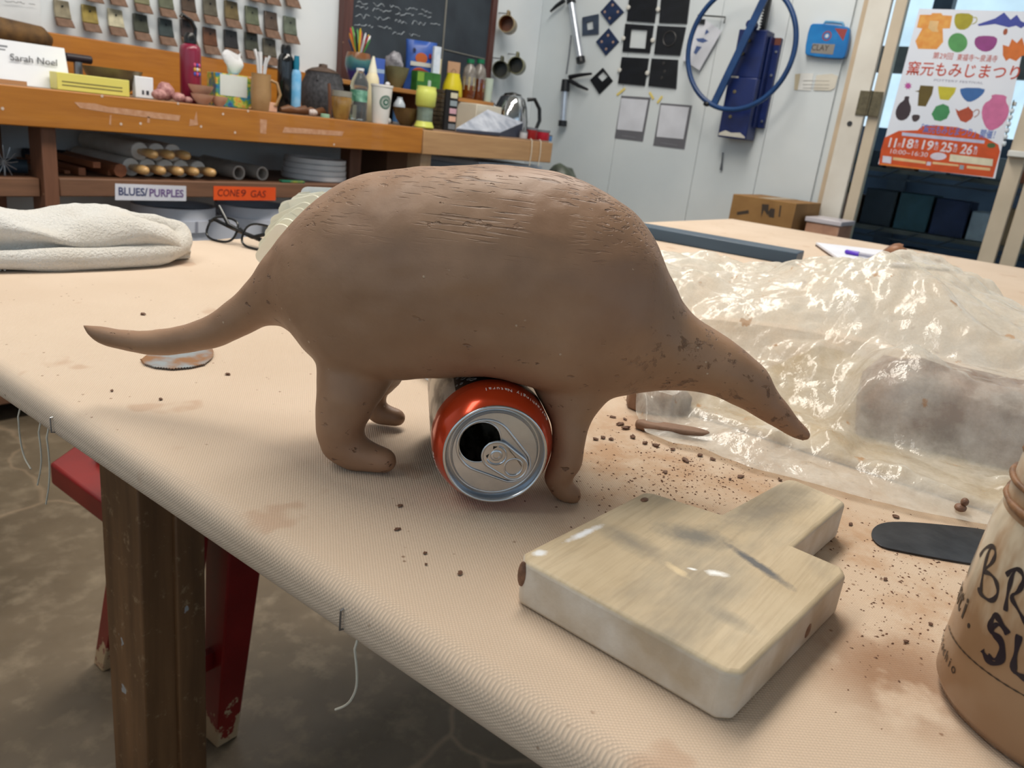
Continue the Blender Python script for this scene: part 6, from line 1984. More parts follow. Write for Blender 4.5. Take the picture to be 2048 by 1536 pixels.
# ================================================================ ON THE DOOR WALL
def c4(x, y): return (1080 + .1953 * x, .1953 * y)
def c5(x, y): return (1360 + .1953 * x, .1953 * y)
def c6(x, y): return (1680 + .1823 * x, .1823 * y)
def c7(x, y): return (1680 + .2344 * x, 200 + .2344 * y)
def c8(x, y): return (1760 + .1406 * x, 230 + .1406 * y)
def cen(pts):
    return (sum(p[0] for p in pts) / len(pts), sum(p[1] for p in pts) / len(pts))
def wthing(name, label, cat, pts, group=None, x=None):
    q = onx(*cen(pts))
    o3_ = (XW - .0008 if x is None else x, q.y, q.z)
    return wall_thing('R', name, label, cat, o3_, group), o3_
navy = M('navy die plate', (36, 52, 86), (28, 42, 72), sc=20, rough=.45)
blk = M('black die plate', (24, 26, 32), (16, 18, 22), sc=24, rough=.4)
stb = M('slate die plate', (62, 74, 92), (50, 60, 78), sc=20, rough=.5)
hollow = M('hole rim tan', (170, 140, 124), rough=.6)
def die(label, pts, mt, hole=None, holes=(), group='extruder dies on the wall', extra=None):
    P = [c4(*p) for p in pts]
    t, o3_ = wthing('extruder_die', label, 'extruder die', P, group)
    poly = wl('R', o3_, P)
    hp = wl('R', o3_, [c4(*p) for p in hole]) if hole else None
    mesh_obj('plate', MB().prism(poly, 0, .008, hole=hp), mt, t, bevel=.001, smooth=0)
    for hx, hy in holes:
        c = wl('R', o3_, [c4(hx, hy)])[0]
        mesh_obj('bolt_hole', MB().lathe([(0, .0085), (.006, .0085), (.007, .0079)], 12, Matrix.Translation((c[0], c[1], 0))), hollow, t)
    return t, o3_
die('small slate die plate with square window', [(440, 180), (605, 145), (605, 350), (440, 365)], stb, hole=[(482, 232), (548, 215), (556, 300), (490, 312)])
die('navy diamond die with four holes hanging highest', [(745, -10), (865, 125), (725, 260), (625, 125)], navy, holes=((752, 55), (805, 125), (722, 190), (672, 125)))
die('navy diamond die with four holes below the first', [(710, 290), (815, 430), (680, 570), (580, 430)], navy, holes=((705, 365), (756, 435), (685, 505), (640, 430)))
die('black diamond die with square window near the extruder gun', [(650, 695), (750, 830), (615, 965), (520, 820)], blk, hole=[(655, 733), (703, 785), (643, 838), (595, 785)])
big = 'large square dies on the wall'
t, o = die('large black square die with small hole, beside the navy diamonds', [(925, -70), (1215, -55), (1180, 235), (895, 215)], blk, holes=(), group=big)
die('large black plain square die above the ringed one', [(1250, -60), (1545, -45), (1510, 245), (1225, 235)], blk, group=big)
die('large black square die with big rectangular window', [(880, 245), (1170, 265), (1130, 545), (850, 530)], blk, hole=[(940, 300), (1105, 310), (1085, 500), (920, 490)], group=big)
t, o = die('large black square die with raised ring', [(1210, 265), (1500, 280), (1440, 570), (1175, 555)], blk, group=big)
c = wl('R', o, [c4(1335, 400)])[0]
mesh_obj('ring', MB().tube([(c[0] + .034 * math.cos(a), c[1] + .034 * math.sin(a), .009) for a in np.linspace(0, 2 * PI, 32, endpoint=False)], .003, 6, closed=True), M('dark ring', (52, 50, 50), rough=.4), t)
die('large black plain square die lowest beside the black diamond', [(845, 585), (1120, 600), (1080, 880), (805, 855)], blk, group=big)
t, o = die('large black square die with three small bosses', [(1150, 600), (1420, 615), (1400, 910), (1115, 880)], blk, group=big)
for x_, y_ in ((1275, 650), (1285, 735), (1255, 800)):
    c = wl('R', o, [c4(x_, y_)])[0]
    mesh_obj('boss', MB().lathe([(.008, .008), (.007, .0105), (0, .011)], 12, Matrix.Translation((c[0], c[1], 0))), M('dark ring', (52, 50, 50), rough=.4), t)
# clips holding the plates
clip = M('white clip', (216, 214, 206), rough=.4)
for k, (x_, y_) in enumerate(((1220, 100), (1165, 415), (1110, 750), (915, 80), (865, 395), (825, 720))):
    P = [c4(x_, y_)]
    t, o3_ = wthing('plate_clip', 'small white clip %s' % ('between the two uppermost black die plates', 'between the windowed and the ringed die plates', 'between the two lowest black die plates', 'at the free edge of the uppermost die plate', 'at the free edge of the windowed die plate', 'at the free edge of the lowest die plate')[k], 'clip', P, 'clips between the die plates')
    mesh_obj('button', MB().lathe([(.011, .0082), (.011, .013), (.006, .015), (0, .015)], 12), clip, t, smooth=40)
    mesh_obj('screw', MB().lathe([(.004, .000), (.004, .0082)], 8), stm, t)
# cards that carry codes in the photograph: border and blank white field
for k, (pts, inn, lab) in enumerate((([(835, 980), (1135, 1000), (1055, 1450), (765, 1415)], [(835, 1005), (1110, 1025), (1050, 1350), (790, 1325)], 'grey-bordered white card taped below the windowed black die'),
                                     ([(1235, 1055), (1560, 1080), (1480, 1530), (1160, 1490)], [(1240, 1075), (1530, 1100), (1470, 1425), (1195, 1400)], 'grey-bordered white card taped nearest the blue wheel'))):
    P = [c4(*p) for p in pts]
    t, o3_ = wthing('bordered_card', lab, 'card', P, 'bordered cards taped to the wall')
    mesh_obj('card', MB().prism(wl('R', o3_, P), 0, .0016), M('grey card border', (104, 104, 110), rough=.6), t)
    mesh_obj('white_field', MB().prism(wl('R', o3_, [c4(*p) for p in inn]), .0016, .0022), M('card white', (212, 214, 222), rough=.6), t)
    b0, b1 = wl('R', o3_, [c4(pts[3][0] + 75, pts[3][1] - 38 + 12), c4(pts[2][0] - 75, pts[2][1] - 45 + 5)])
    mesh_obj('small_print', MB().tube([(b0[0], b0[1], .0018), (b1[0], b1[1], .0018)], .0012, 4), M('print grey', (140, 140, 146)), t)
tape = M('yellow masking tape', (226, 206, 120), (214, 192, 104), rough=.6)
for k, (a, b, lab) in enumerate((((790, 975), (875, 905), 'yellow tape strip on the corner of the card below the windowed die'), ((1125, 945), (1165, 1015), 'yellow tape strip between the two bordered cards'), ((1205, 1055), (1255, 985), 'yellow tape strip on the card nearest the blue wheel'))):
    P = [c4(*a), c4(*b)]
    t, o3_ = wthing('tape_strip', lab, 'tape', P, 'yellow tape strips on the wall')
    (x0, y0), (x1, y1) = wl('R', o3_, P)
    L_ = math.hypot(x1 - x0, y1 - y0)
    nx, ny = -(y1 - y0) / L_ * .006, (x1 - x0) / L_ * .006
    mesh_obj('strip', MB().prism([(x0 - nx, y0 - ny), (x1 - nx, y1 - ny), (x1 + nx, y1 + ny), (x0 + nx, y0 + ny)], .0026, .003), tape, t)
# extruder guns
steel_t = M('satin aluminium tube', (200, 206, 216), (184, 190, 200), sc=20, rough=.3, metal=.7)
def wpt(o3_, p, out):
    q = onx(*p, XW - out)
    return (-(q.y - o3_[1]), q.z - o3_[2], out)
def gun(label, tube0, tube1, base, handles, rod, head):
    P = [tube0, tube1]
    t, o3_ = wthing('extruder_gun', label, 'extruder gun', P, 'hand extruder guns on the wall')
    a, b = wpt(o3_, tube0, .035), wpt(o3_, tube1, .035)
    r = .0165
    mesh_obj('barrel', MB().tube([a, b], r, 20), steel_t, t, smooth=40)
    v = (Vector(b) - Vector(a)).normalized()
    e = Vector(b)
    mesh_obj('end_cap', MB().tube([e - v * .008, e + v * .022], r * 1.45, 20), blk, t, smooth=40, bevel=.002)
    mesh_obj('head', MB().tube([Vector(a) - v * head, Vector(a) + v * .006], [r * 1.3, r * 1.5], 14), blk, t, smooth=40, bevel=.002)
    for hh_ in handles:
        mesh_obj('handle', MB().tube([wpt(o3_, p, .035) for p in hh_], [.012, .010, .006][:len(hh_)], 8), blk, t, smooth=60)
    mesh_obj('plunger_rod', MB().tube([wpt(o3_, p, .035) for p in rod], .004, 8), M('grey rod', (120, 120, 124), rough=.3, metal=.7), t, smooth=60)
    mesh_obj('wall_hook', MB().cyl((a[0] * .5, a[1] * .5, 0), (a[0] * .5, a[1] * .5, .024), .005, n=8), stm, t)
gun('long silver extruder gun with black trigger hanging beside the slate die', c4(320, 20), c4(415, 600), None, [[c4(250, 5), c4(170, 60), c4(108, 118)]], [c4(300, -10), c4(290, -120)], .02)
gun('short silver extruder gun with forked black handles below the long one', c4(258, 925), c4(233, 1250), None, [[c4(300, 790), c4(400, 770), c4(528, 755)], [c4(300, 820), c4(400, 880), c4(490, 918)]], [c4(270, 760), c4(300, 560), c4(320, 360)], .055)
# blue extruder press with wheel
q = onx(*c5(660, 850))
o3_ = (XW - .0008, q.y, q.z)
prs = wall_thing('R', 'clay_press', 'navy blue wall-mounted clay press with big steel hand wheel', 'clay press', o3_)
pblue = M('navy enamel', (22, 40, 96), (16, 30, 78), sc=14, rough=.35)
pblue2 = M('bright blue enamel', (28, 66, 116), (22, 54, 98), sc=14, rough=.35)
def W2(p, out=0.0):
    return wpt(o3_, p, out)
x0, zt_ = W2(c5(612, 300), .10)[:2]
x1 = W2(c5(905, 300), .10)[0]
zb_ = W2(c5(560, 1420), .10)[1]
zm_ = W2(c5(560, 790), .10)[1]
mesh_obj('housing', MB().bb(x0, x1, zm_, zt_, .012, .105), pblue, prs, bevel=.004)
mesh_obj('barrel_box', MB().bb(x0 - .004, x1 + .002, zb_, zm_, .012, .115), pblue, prs, bevel=.004)
mesh_obj('worn_edge', MB().prism([(x0 + .002, zb_ + .018), (x0 + .03, zb_ + .032), (x0 + .06, zb_ + .024), (x1 - .03, zb_ + .028), (x1 - .004, zb_ + .012), (x1 - .002, zb_ + .006), (x0, zb_ + .008)], .115, .1156), M('bare worn metal', (206, 202, 190), rough=.5), prs)
mesh_obj('worn_line', MB().bb(x0 + .004, x0 + .045, zm_ - .004, zm_ + .003, .115, .1158), M('bare worn metal', (206, 202, 190), rough=.5), prs)
rx0 = x1 + .004
mesh_obj('side_rail', MB().bb(rx0, rx0 + .035, zb_ + .06, zt_ - .02, .0, .022).bb(rx0 + .0, rx0 + .006, zb_ + .06, zt_ - .02, .022, .07), pblue, prs, bevel=.002)
for k in range(4):
    mesh_obj('bolt', MB().lathe([(.006, .022), (.006, .027), (0, .028)], 8, Matrix.Translation((rx0 + .022, zb_ + .09 + .10 * k, 0))), stm, prs)
mesh_obj('rust_corner', MB().bb(rx0 + .006, rx0 + .035, zt_ - .05, zt_ - .02, .022, .0225), M('rust paint', (110, 60, 46), rough=.7), prs)
rk = [W2(c5(900, 30), .06), W2(c5(862, 290), .06)]
rkx = (rk[0][0] + rk[1][0]) / 2
mesh_obj('rack_bar', MB().bb(rkx - .010, rkx + .010, zt_, zt_ + .16, .05, .07), blk, prs)
for k in range(13):
    mesh_obj('rack_tooth', MB().bb(rkx - .017, rkx - .010, zt_ + .006 + .012 * k, zt_ + .012 + .012 * k, .05, .07), blk, prs)
for x_, y_ in ((710, 415), (640, 550), (520, 1195), (565, 940)):
    c = W2(c5(x_, y_), .11)
    mesh_obj('bolt', MB().lathe([(.008, .103), (.008, .118), (0, .119)], 8, Matrix.Translation((c[0], c[1], 0))), M('brass bolt', (130, 120, 90), rough=.4, metal=.6), prs)
# wheel in front of it
wc = W2(c5(612, 490), .17)
wr = .262
wl_ = mesh_obj('hand_wheel', MB().tube([(wc[0] + wr * .95 * math.cos(a), wc[1] + wr * math.sin(a), .17) for a in np.linspace(0, 2 * PI, 72, endpoint=False)], .0115, 10, closed=True), pblue2, prs, smooth=60)
s0, s1 = W2(c5(345, 1075), .165), W2(c5(930, -150), .165)
v = (Vector(s1) - Vector(s0))
L_ = v.length
ang = math.atan2(v.y, v.x)
mesh_obj('spoke_bar', MB().bb(0, L_, -.017, .017, .160, .172, Matrix.Translation((s0[0], s0[1], 0)) @ Matrix.Rotation(ang, 4, 'Z')), pblue2, wl_, bevel=.002)
mesh_obj('hub', MB().lathe([(.018, .10), (.018, .159), (0, .1595)], 20, Matrix.Translation((wc[0] + .02, wc[1] + .10, 0))), pblue, wl_, smooth=40)
g0 = W2(c5(270, 1065), .17)
mesh_obj('grip_knob', MB().sph((g0[0] + .004, g0[1], .175), (.017, .012, .014), 12, 8), blk, wl_, smooth=60)
# tag on its hook
P = [c5(300, 440)]
t, o4 = wthing('hang_tag', 'white cardboard tag printed with blue figure hanging inside the wheel', 'tag', P)
poly = wl('R', o4, [c5(210, 165), c5(430, 320), c5(200, 720), c5(30, 610)], .02)
mesh_obj('card', MB().prism(poly, .02, .0225), M('tag white', (216, 218, 226), rough=.6), t)
for pts in ([(275, 300), (300, 330), (255, 360), (262, 320)], [(165, 395), (240, 390), (290, 420), (235, 440), (180, 425)], [(170, 470), (225, 480), (165, 560), (140, 540)]):
    mesh_obj('printed_figure', MB().prism(wl('R', o4, [c5(*p) for p in pts], .022), .0226, .0228), M('tag blue ink', (80, 100, 150)), t)
mesh_obj('black_clip', MB().prism(wl('R', o4, [c5(195, 195), c5(262, 200), c5(255, 250), c5(190, 245)], .022), .0226, .03), blk, t)
hk = [wpt(o4, c5(*p), .025) for p in ((185, 155), (320, 165), (465, 175), (452, 240))]
mesh_obj('hook_rod', MB().tube([(hk[0][0], hk[0][1], 0)] + hk, .0035, 8), M('dark hook', (60, 62, 60), rough=.4, metal=.6), t, smooth=50)
# blue case
P = [c5(1330, 230), c5(1750, 270), c5(1690, 610), c5(1265, 570)]
t, o4 = wthing('plastic_case', 'sky blue plastic case with taped clay label on the wall', 'case', P)
poly = wl('R', o4, P, .03)
poly = [tuple(poly[i][k] + (poly[j][k] - poly[i][k]) * .10 for k in (0, 1)) for i in range(4) for j in ((i - 1) % 4, (i + 1) % 4)]
casem = M('sky blue plastic', (36, 124, 190), (24, 104, 172), sc=16, rough=.3)
mesh_obj('shell', MB().prism(smoothpoly(poly, 1), 0, .03), casem, t, bevel=.003)
hnd = [wpt(o4, c5(*p), .015) for p in ((1475, 250), (1490, 225), (1570, 228), (1665, 238), (1675, 268))]
mesh_obj('handle', MB().tube(hnd, .006, 8), M('pale blue plastic', (90, 150, 190), rough=.3), t, smooth=60)
mesh_obj('corner_print', MB().prism(wl('R', o4, [c5(1585, 290), c5(1715, 298), c5(1670, 420)], .0305), .0302, .0306), M('print rust', (150, 62, 60)), t)
c = wl('R', o4, [c5(1505, 368)], .03)[0]
mesh_obj('round_print', MB().lathe([(.020, .0302), (.015, .0306)], 20, Matrix.Translation((c[0], c[1], 0))), M('print rust', (150, 62, 60)), t)
mesh_obj('round_print_star', MB().lathe([(.009, .0303), (0, .0306)], 5, Matrix.Translation((c[0], c[1], 0))), M('print pale', (200, 206, 214)), t)
mesh_obj('masking_tape', MB().prism(wl('R', o4, [c5(1360, 445), c5(1590, 455), c5(1565, 560), c5(1338, 540)], .03), .0302, .0308), M('grey tape', (140, 136, 130), rough=.7), t)
def wall_text(t, o4, body, a, b, h, mt, z, fit=True, **k):
    (x0, y0), (x1, y1) = wl('R', o4, [a, b])
    o = text(body, h, mt, t, (0, 0, 0), align='LEFT', **k)
    xs_ = [v_.co.x for v_ in o.data.vertices]
    if not xs_:
        return o
    wid = max(xs_) - min(xs_)
    d = math.hypot(x1 - x0, y1 - y0)
    sx = d / wid
    o.scale = (sx, 1, 1)
    an_ = math.atan2(y1 - y0, x1 - x0)
    ox_ = min(xs_) * sx
    o.location = (x0 - ox_ * math.cos(an_), y0 - ox_ * math.sin(an_), z)
    o.rotation_euler = (0, 0, an_)
    return o
wall_text(t, o4, 'CLAY', c5(1372, 498), c5(1545, 508), .034, M('dark pen', (60, 48, 44)), .0312)
# torn paper notes
P = [c5(1200, 755), c5(1650, 770), c5(1620, 930), c5(1190, 930)]
t, o4 = wthing('paper_note', 'torn and taped white paper note below the blue case', 'paper note', P)
mesh_obj('sheet', MB().prism(wl('R', o4, [c5(1240, 750), c5(1370, 752), c5(1340, 930), c5(1205, 920)]), .0, .002), M('note white', (226, 226, 222), rough=.7), t)
mesh_obj('sheet', MB().prism(wl('R', o4, [c5(1400, 770), c5(1560, 755), c5(1620, 780), c5(1590, 900), c5(1540, 930), c5(1370, 925)]), .0, .003), M('note cream', (214, 208, 194), rough=.7), t)
mesh_obj('tape_piece', MB().prism(wl('R', o4, [c5(1180, 760), c5(1235, 755), c5(1205, 925), c5(1170, 920)]), .0, .001), M('old clear tape', (196, 184, 156), rough=.4), t)
scr = M('faint pen', (150, 146, 140))
for y_ in (830, 870, 905):
    p0, p1 = wl('R', o4, [c5(1262, y_ - 5), c5(1530, y_)])
    mesh_obj('written_line', MB().tube([(p0[0], p0[1], .0032), (p1[0], p1[1], .0032)], .0008, 4), scr, t)
# small handle hanging below the press
P = [(1444, 325)]
t, o4 = wthing('wall_key', 'small dark metal key hanging below the press', 'key', P)
mesh_obj('shaft', MB().tube([wpt(o4, p, .008) for p in ((1446, 305), (1444, 325), (1442, 340))], [.003, .004, .007], 8), M('dark metal', (90, 92, 98), rough=.4, metal=.6), t)
mesh_obj('nail', MB().cyl((*wpt(o4, (1446, 306), .004)[:2], 0), (*wpt(o4, (1446, 306), .004)[:2], .01), .003, n=6), stm, t)

# ================================================================ POSTER ON THE GLASS
PXO = XW + .0125
q = onx(1880, 190, PXO)
pst = wall_thing('R', 'festival_poster', 'white pottery festival poster with colourful pots and red lettering', 'poster', (PXO + .004, q.y, q.z))
po = (PXO + .004, q.y, q.z)
def PL(pts, f):
    r = []
    for p in pts:
        a = onx(*f(*p), PXO)
        r.append((-(a.y - po[1]), a.z - po[2]))
    return r
paper = M('poster paper', (226, 230, 240), (218, 224, 236), sc=3, rough=.45)
outl = [onx(*p, PXO) for p in ((1838, 17), (2062, 23), (1990, 357), (1756, 328))]
mesh_obj('sheet', MB().prism([(-(a.y - po[1]), a.z - po[2]) for a in outl], 0, .001), paper, pst)
def shape(n, pts, f, col, smooth_=0, z=.0012, col2=None):
    P_ = PL(smoothpoly(pts, smooth_) if smooth_ else pts, f)
    mesh_obj(n, MB().add([(x_, y_, z) for x_, y_ in P_], [tuple(range(len(P_)))]), M('poster ' + n + str(col), col, col2, sc=30, rough=.5), pst)
shape('kimono_print', [(875, 160), (995, 160), (1010, 142), (1110, 142), (1125, 165), (1230, 172), (1205, 310), (1125, 312), (1130, 460), (1060, 540), (855, 535), (825, 450), (900, 312), (840, 300)], c6, (216, 140, 60), 0, col2=(224, 164, 80))
shape('kimono_sash_print', [(985, 225), (1085, 230), (1065, 305), (1080, 350), (1010, 345), (965, 305)], c6, (224, 186, 130), 0, .0014)
shape('teacup_print', [(1280, 140), (1460, 150), (1455, 250), (1385, 325), (1290, 325), (1252, 260), (1255, 180)], c6, (166, 156, 36), 1)
shape('mountain_print', [(1510, 265), (1700, 200), (1800, 135), (1870, 215), (1940, 160), (1985, 230), (2060, 262), (1985, 310), (1930, 280), (1850, 300), (1700, 262), (1520, 285)], c6, (58, 70, 160))
shape('round_dish_print', arc(1290, 467, 107, 0, 345, 20), c6, (84, 154, 88))
shape('lidded_bowl_print', [(1490, 400), (1600, 388), (1720, 402), (1725, 470), (1670, 550), (1580, 572), (1500, 530), (1468, 470)], c6, (146, 62, 132), 1)
shape('maple_leaf_print', [(1820, 670), (1785, 605), (1785, 490), (1850, 510), (1885, 425), (1940, 470), (1995, 410), (2030, 510), (2060, 560), (2040, 600), (1990, 615), (1930, 670), (1860, 640)], c6, (212, 112, 40))
shape('acorn_print', [(1800, 315), (1840, 310), (1835, 370), (1800, 388), (1785, 360)], c6, (160, 80, 50), 1)
shape('flower_print', [(745 + (46 if i % 2 else 26) * math.cos(2 * PI * i / 16), 942 + (46 if i % 2 else 26) * math.sin(2 * PI * i / 16)) for i in range(16)], c6, (186, 84, 160))
shape('brown_jug_print', [(880, 935), (1025, 945), (1010, 1030), (940, 1168), (850, 1160), (862, 1010), (820, 1000), (865, 990)], c6, (96, 80, 26))
shape('lime_cup_print', [(1075, 945), (1275, 960), (1255, 1020), (1190, 1100), (1095, 1090), (1078, 1010)], c6, (196, 186, 50))
shape('blue_bowl_print', [(1320, 960), (1590, 965), (1580, 1020), (1500, 1090), (1410, 1125), (1350, 1080), (1315, 1010)], c6, (54, 104, 168), 1)
shape('dark_bottle_print', [(705, 1055), (765, 1055), (750, 1100), (785, 1190), (750, 1290), (680, 1328), (620, 1305), (602, 1230), (640, 1140), (705, 1095)], c6, (56, 44, 52), 1)
shape('dark_cup_print', [(785, 1255), (880, 1258), (870, 1310), (825, 1340), (790, 1325)], c6, (64, 52, 56), 1)
shape('green_dish_print', [(1050, 1165), (1130, 1138), (1190, 1165), (1205, 1230), (1170, 1300), (1100, 1330), (1035, 1318), (1002, 1250)], c6, (64, 140, 88))
shape('teapot_print', [(1265, 1190), (1300, 1215), (1390, 1180), (1405, 1165), (1420, 1185), (1460, 1225), (1460, 1270), (1440, 1305), (1380, 1345), (1320, 1325), (1285, 1260)], c6, (176, 76, 48))
shape('pink_vase_print', [(1660, 1030), (1835, 1045), (1815, 1110), (1858, 1180), (1840, 1290), (1760, 1390), (1650, 1440), (1590, 1390), (1548, 1260), (1570, 1140), (1665, 1085)], c6, (206, 112, 158), 1)
for n_, pts, col in (('teacup_handle_print', [(1462, 190), (1492, 186), (1505, 212), (1490, 245), (1448, 262)], (190, 184, 90)), ('teapot_handle_print', [(1462, 1225), (1500, 1195), (1530, 1215), (1515, 1260), (1468, 1285)], (186, 120, 100))):
    P_ = PL(smoothpoly(pts, 2, False), c6)
    mesh_obj(n_, MB().tube([(x_, y_, .0014) for x_, y_ in P_], .0016, 6), M('poster ' + n_, col), pst)
# orange information panel
opts = [(380, 320), (500, 262), (660, 258), (700, 222), (800, 214), (1000, 232), (1170, 282), (1240, 320), (1350, 380), (1365, 440), (1305, 662), (330, 552), (350, 420)]
shape('orange_panel_print', opts, c7, (204, 78, 24), 0, .00125)
shape('gold_hem_print', [(345, 540), (760, 590), (760, 598), (340, 552)], c7, (224, 130, 50), 0, .0014)
for pts, col in (([(452, 486), (732, 524), (730, 546), (450, 512)], (226, 190, 140)), ([(790, 526), (1012, 552), (1010, 566), (788, 546)], (226, 190, 140)), ([(1082, 560), (1282, 580), (1280, 604), (1080, 582)], (226, 190, 140)),
                 ([(365, 475), (440, 485), (432, 542), (358, 532)], (214, 212, 226)), ([(742, 525), (778, 530), (770, 560), (736, 556)], (206, 204, 222)), ([(1022, 552), (1058, 558), (1052, 594), (1016, 590)], (150, 160, 170)),
                 ([(940, 462), (1306, 505), (1298, 565), (930, 522)], (222, 216, 190)), ([(528, 275), (1235, 345), (1228, 372), (526, 303)], (190, 196, 224))):
    shape('panel_box_print', pts, c7, col, 0, .0015)
shape('oval_print', [(838 + 70 * math.cos(a), 480 + 32 * math.sin(a)) for a in np.linspace(0, 2 * PI, 20, endpoint=False)], c7, (216, 210, 224), 0, .0015)
shape('badge_print', [(1290 + 38 * math.cos(a), 388 + 22 * math.sin(a)) for a in np.linspace(0, 2 * PI, 14, endpoint=False)], c7, (76, 96, 54), 0, .0015)
red_i = M('poster red ink', (196, 66, 36))
wht_i = M('poster white ink', (226, 214, 220))
blu_i = M('poster blue ink', (96, 122, 196))
grey_i = M('poster grey ink', (150, 150, 170))
po_ = (PXO, po[1], po[2])
def ptext(body, a, b, h, mt, z=.0016, f=c6, **k):
    (x0, y0), (x1, y1) = PL([a, b], f)
    o = text(body, h, mt, pst, (0, 0, 0), align='LEFT', depth_=.00005, **k)
    xs_ = [v_.co.x for v_ in o.data.vertices]
    if not xs_:
        return
    sx = math.hypot(x1 - x0, y1 - y0) / (max(xs_) - min(xs_))
    an_ = math.atan2(y1 - y0, x1 - x0)
    o.scale = (sx, 1, 1)
    o.location = (x0 - min(xs_) * sx * math.cos(an_), y0 - min(xs_) * sx * math.sin(an_), z)
    o.rotation_euler = (0, 0, an_)
ptext('第29回', (1018, 612), (1235, 624), .028, red_i)
ptext('東福寺～泉涌寺', (1282, 632), (1725, 652), .028, red_i)
ptext('窯元もみじまつり', (735, 757), (1965, 812), .058, red_i, off=.0006)
ptext('POTTERY FESTIVAL', (1030, 878), (1570, 912), .012, grey_i)
ptext('11', (418, 365), (478, 372), .052, wht_i, .0018, c7, off=.0015)
ptext('月', (488, 385), (512, 388), .020, wht_i, .0018, c7)
ptext('18', (532, 370), (625, 380), .052, wht_i, .0018, c7, off=.0012)
ptext('19', (702, 385), (795, 396), .052, wht_i, .0018, c7, off=.0012)
ptext('25', (860, 402), (955, 414), .052, wht_i, .0018, c7, off=.0012)
ptext('26', (1030, 420), (1128, 432), .052, wht_i, .0018, c7, off=.0012)
for ch, a in (('日', (636, 392)), ('日', (806, 408)), ('日', (968, 426)), ('日', (1140, 446))):
    ptext(ch, a, (a[0] + 26, a[1] + 3), .022, wht_i, .0018, c7)
for x_, y_ in ((655, 352), (824, 370), (986, 388), (1158, 408)):
    shape('day_dot_print', [(x_ + 14 * math.cos(a), y_ + 14 * math.sin(a)) for a in np.linspace(0, 2 * PI, 12, endpoint=False)], c7, (206, 200, 226), 0, .0018)
ptext('10:00~16:30', (430, 438), (748, 470), .026, wht_i, .0018, c7)
ptext('「窯元もみじまつり」開催！', (690, 246), (1320, 302), .036, blu_i, .0018, c7, off=.0004)

# ================================================================ BEYOND THE GLASS
dkm = M('dark shelf steel', (52, 58, 68), (40, 46, 56), sc=10, rough=.5)
sh_w = M('dim shelf board', (92, 88, 82), (74, 72, 70), sc=8, rough=.6)
rk_ = thing('storage_rack', 'tall dark wire storage rack full of boxes outside the glass door', 'rack', (XW + .75, 1.02, 0))
zls = [.16, .45, .735, 1.02]
for z in zls:
    mesh_obj('shelf', MB().bb(-.2, .25, -.75, .75, z - .02, z), sh_w, rk_)
    for k in range(10):
        y_ = -.74 + 1.48 * k / 9.0
        mesh_obj('truss_wire', MB().tube([(-.205, y_, z), (-.205, y_ + .07, z - .045)], .004, 5), dkm, rk_)
    mesh_obj('shelf_lip', MB().bb(-.212, -.2, -.75, .75, z - .052, z - .042), dkm, rk_)
for y_ in (-.75, .75):
    for x_ in (-.2, .24):
        mesh_obj('upright', MB().bb(x_ - .012, x_ + .012, y_ - .012, y_ + .012, 0, 1.10), dkm, rk_)
random.seed(31)
cols = [('pale', (176, 184, 196)), ('blue grey', (90, 114, 140)), ('brown', (150, 100, 72)), ('dark', (44, 50, 60)), ('teal', (52, 84, 96)), ('pinkish', (150, 112, 96)), ('cream', (170, 160, 140)), ('white', (200, 204, 208)), ('green', (70, 96, 70)), ('grey', (112, 116, 122)), ('tan', (160, 132, 98)), ('navy', (40, 50, 86)), ('rust', (140, 78, 50))]
lvl = ['bottom', 'second', 'third', 'top']
occ = {}
for li, z in enumerate(zls):
    y_ = -.70
    n = 0
    while y_ < .62:
        w_ = random.uniform(.11, .17)
        h_ = random.uniform(.12, .21) if li < 3 else random.uniform(.05, .11)
        cn, cc = cols[random.randrange(13)]
        key = (cn, li)
        occ[key] = occ.get(key, 0) + 1
        if occ[key] > 1:
            for cn2, cc2 in cols:
                if (cn2, li) not in occ:
                    cn, cc = cn2, cc2
                    occ[(cn2, li)] = 1
                    break
        solo('storage_box', '%s storage box on the %s shelf of the outside rack' % (cn, lvl[li]), 'box', MB().bb(-.13, .13, 0, w_ - .015, 0, h_), M('rack box ' + cn, cc, tuple(int(v_ * .8) for v_ in cc), sc=9, rough=.6), (XW + .75, 1.02 + y_, z + .0008), bevel=.004, group='boxes on the outside rack')
        y_ += w_
        n += 1
# frame of the covered yard: beams and a pale panel under the sky
yd = thing('yard_frame', 'dark timber frame of the covered yard outside', 'frame', (XW + 1.6, .6, 0))
for y_ in (-1.6, .55, 2.0):
    mesh_obj('post', MB().bb(-.05, .05, y_ - .05, y_ + .05, 0, 2.6), dkm, yd)
mesh_obj('beam', MB().bb(-.05, .05, -1.7, 2.1, 1.57, 1.71), M('weathered beam', (96, 92, 86), (74, 72, 70), sc=6, rough=.7), yd)
mesh_obj('beam', MB().bb(-.05, .05, -1.7, 2.1, 2.10, 2.18), M('beam brown', (92, 66, 46), rough=.7), yd)
mesh_obj('lower_panel', MB().bb(.0, .02, -1.7, 2.1, 0, 1.255), M('dim yard panel', (60, 74, 92), (44, 54, 70), sc=3, rough=.7), yd)
# metal shelving right of the door
r2 = thing('tray_rack', 'metal tray rack with many shelves behind the second door', 'rack', (XW + .42, -.22, 0))
for k in range(9):
    mesh_obj('tray', MB().bb(-.2, .2, -.42, .42, .10 + .115 * k, .115 + .115 * k), M('dim tray', (84, 94, 108), (66, 76, 92), sc=9, rough=.4, metal=.3), r2)
for y_ in (-.44, .44):
    for x_ in (-.2, .2):
        mesh_obj('upright', MB().bb(x_ - .015, x_ + .015, y_ - .015, y_ + .015, 0, 1.28), M('silver upright', (140, 146, 156), rough=.35, metal=.6), r2)
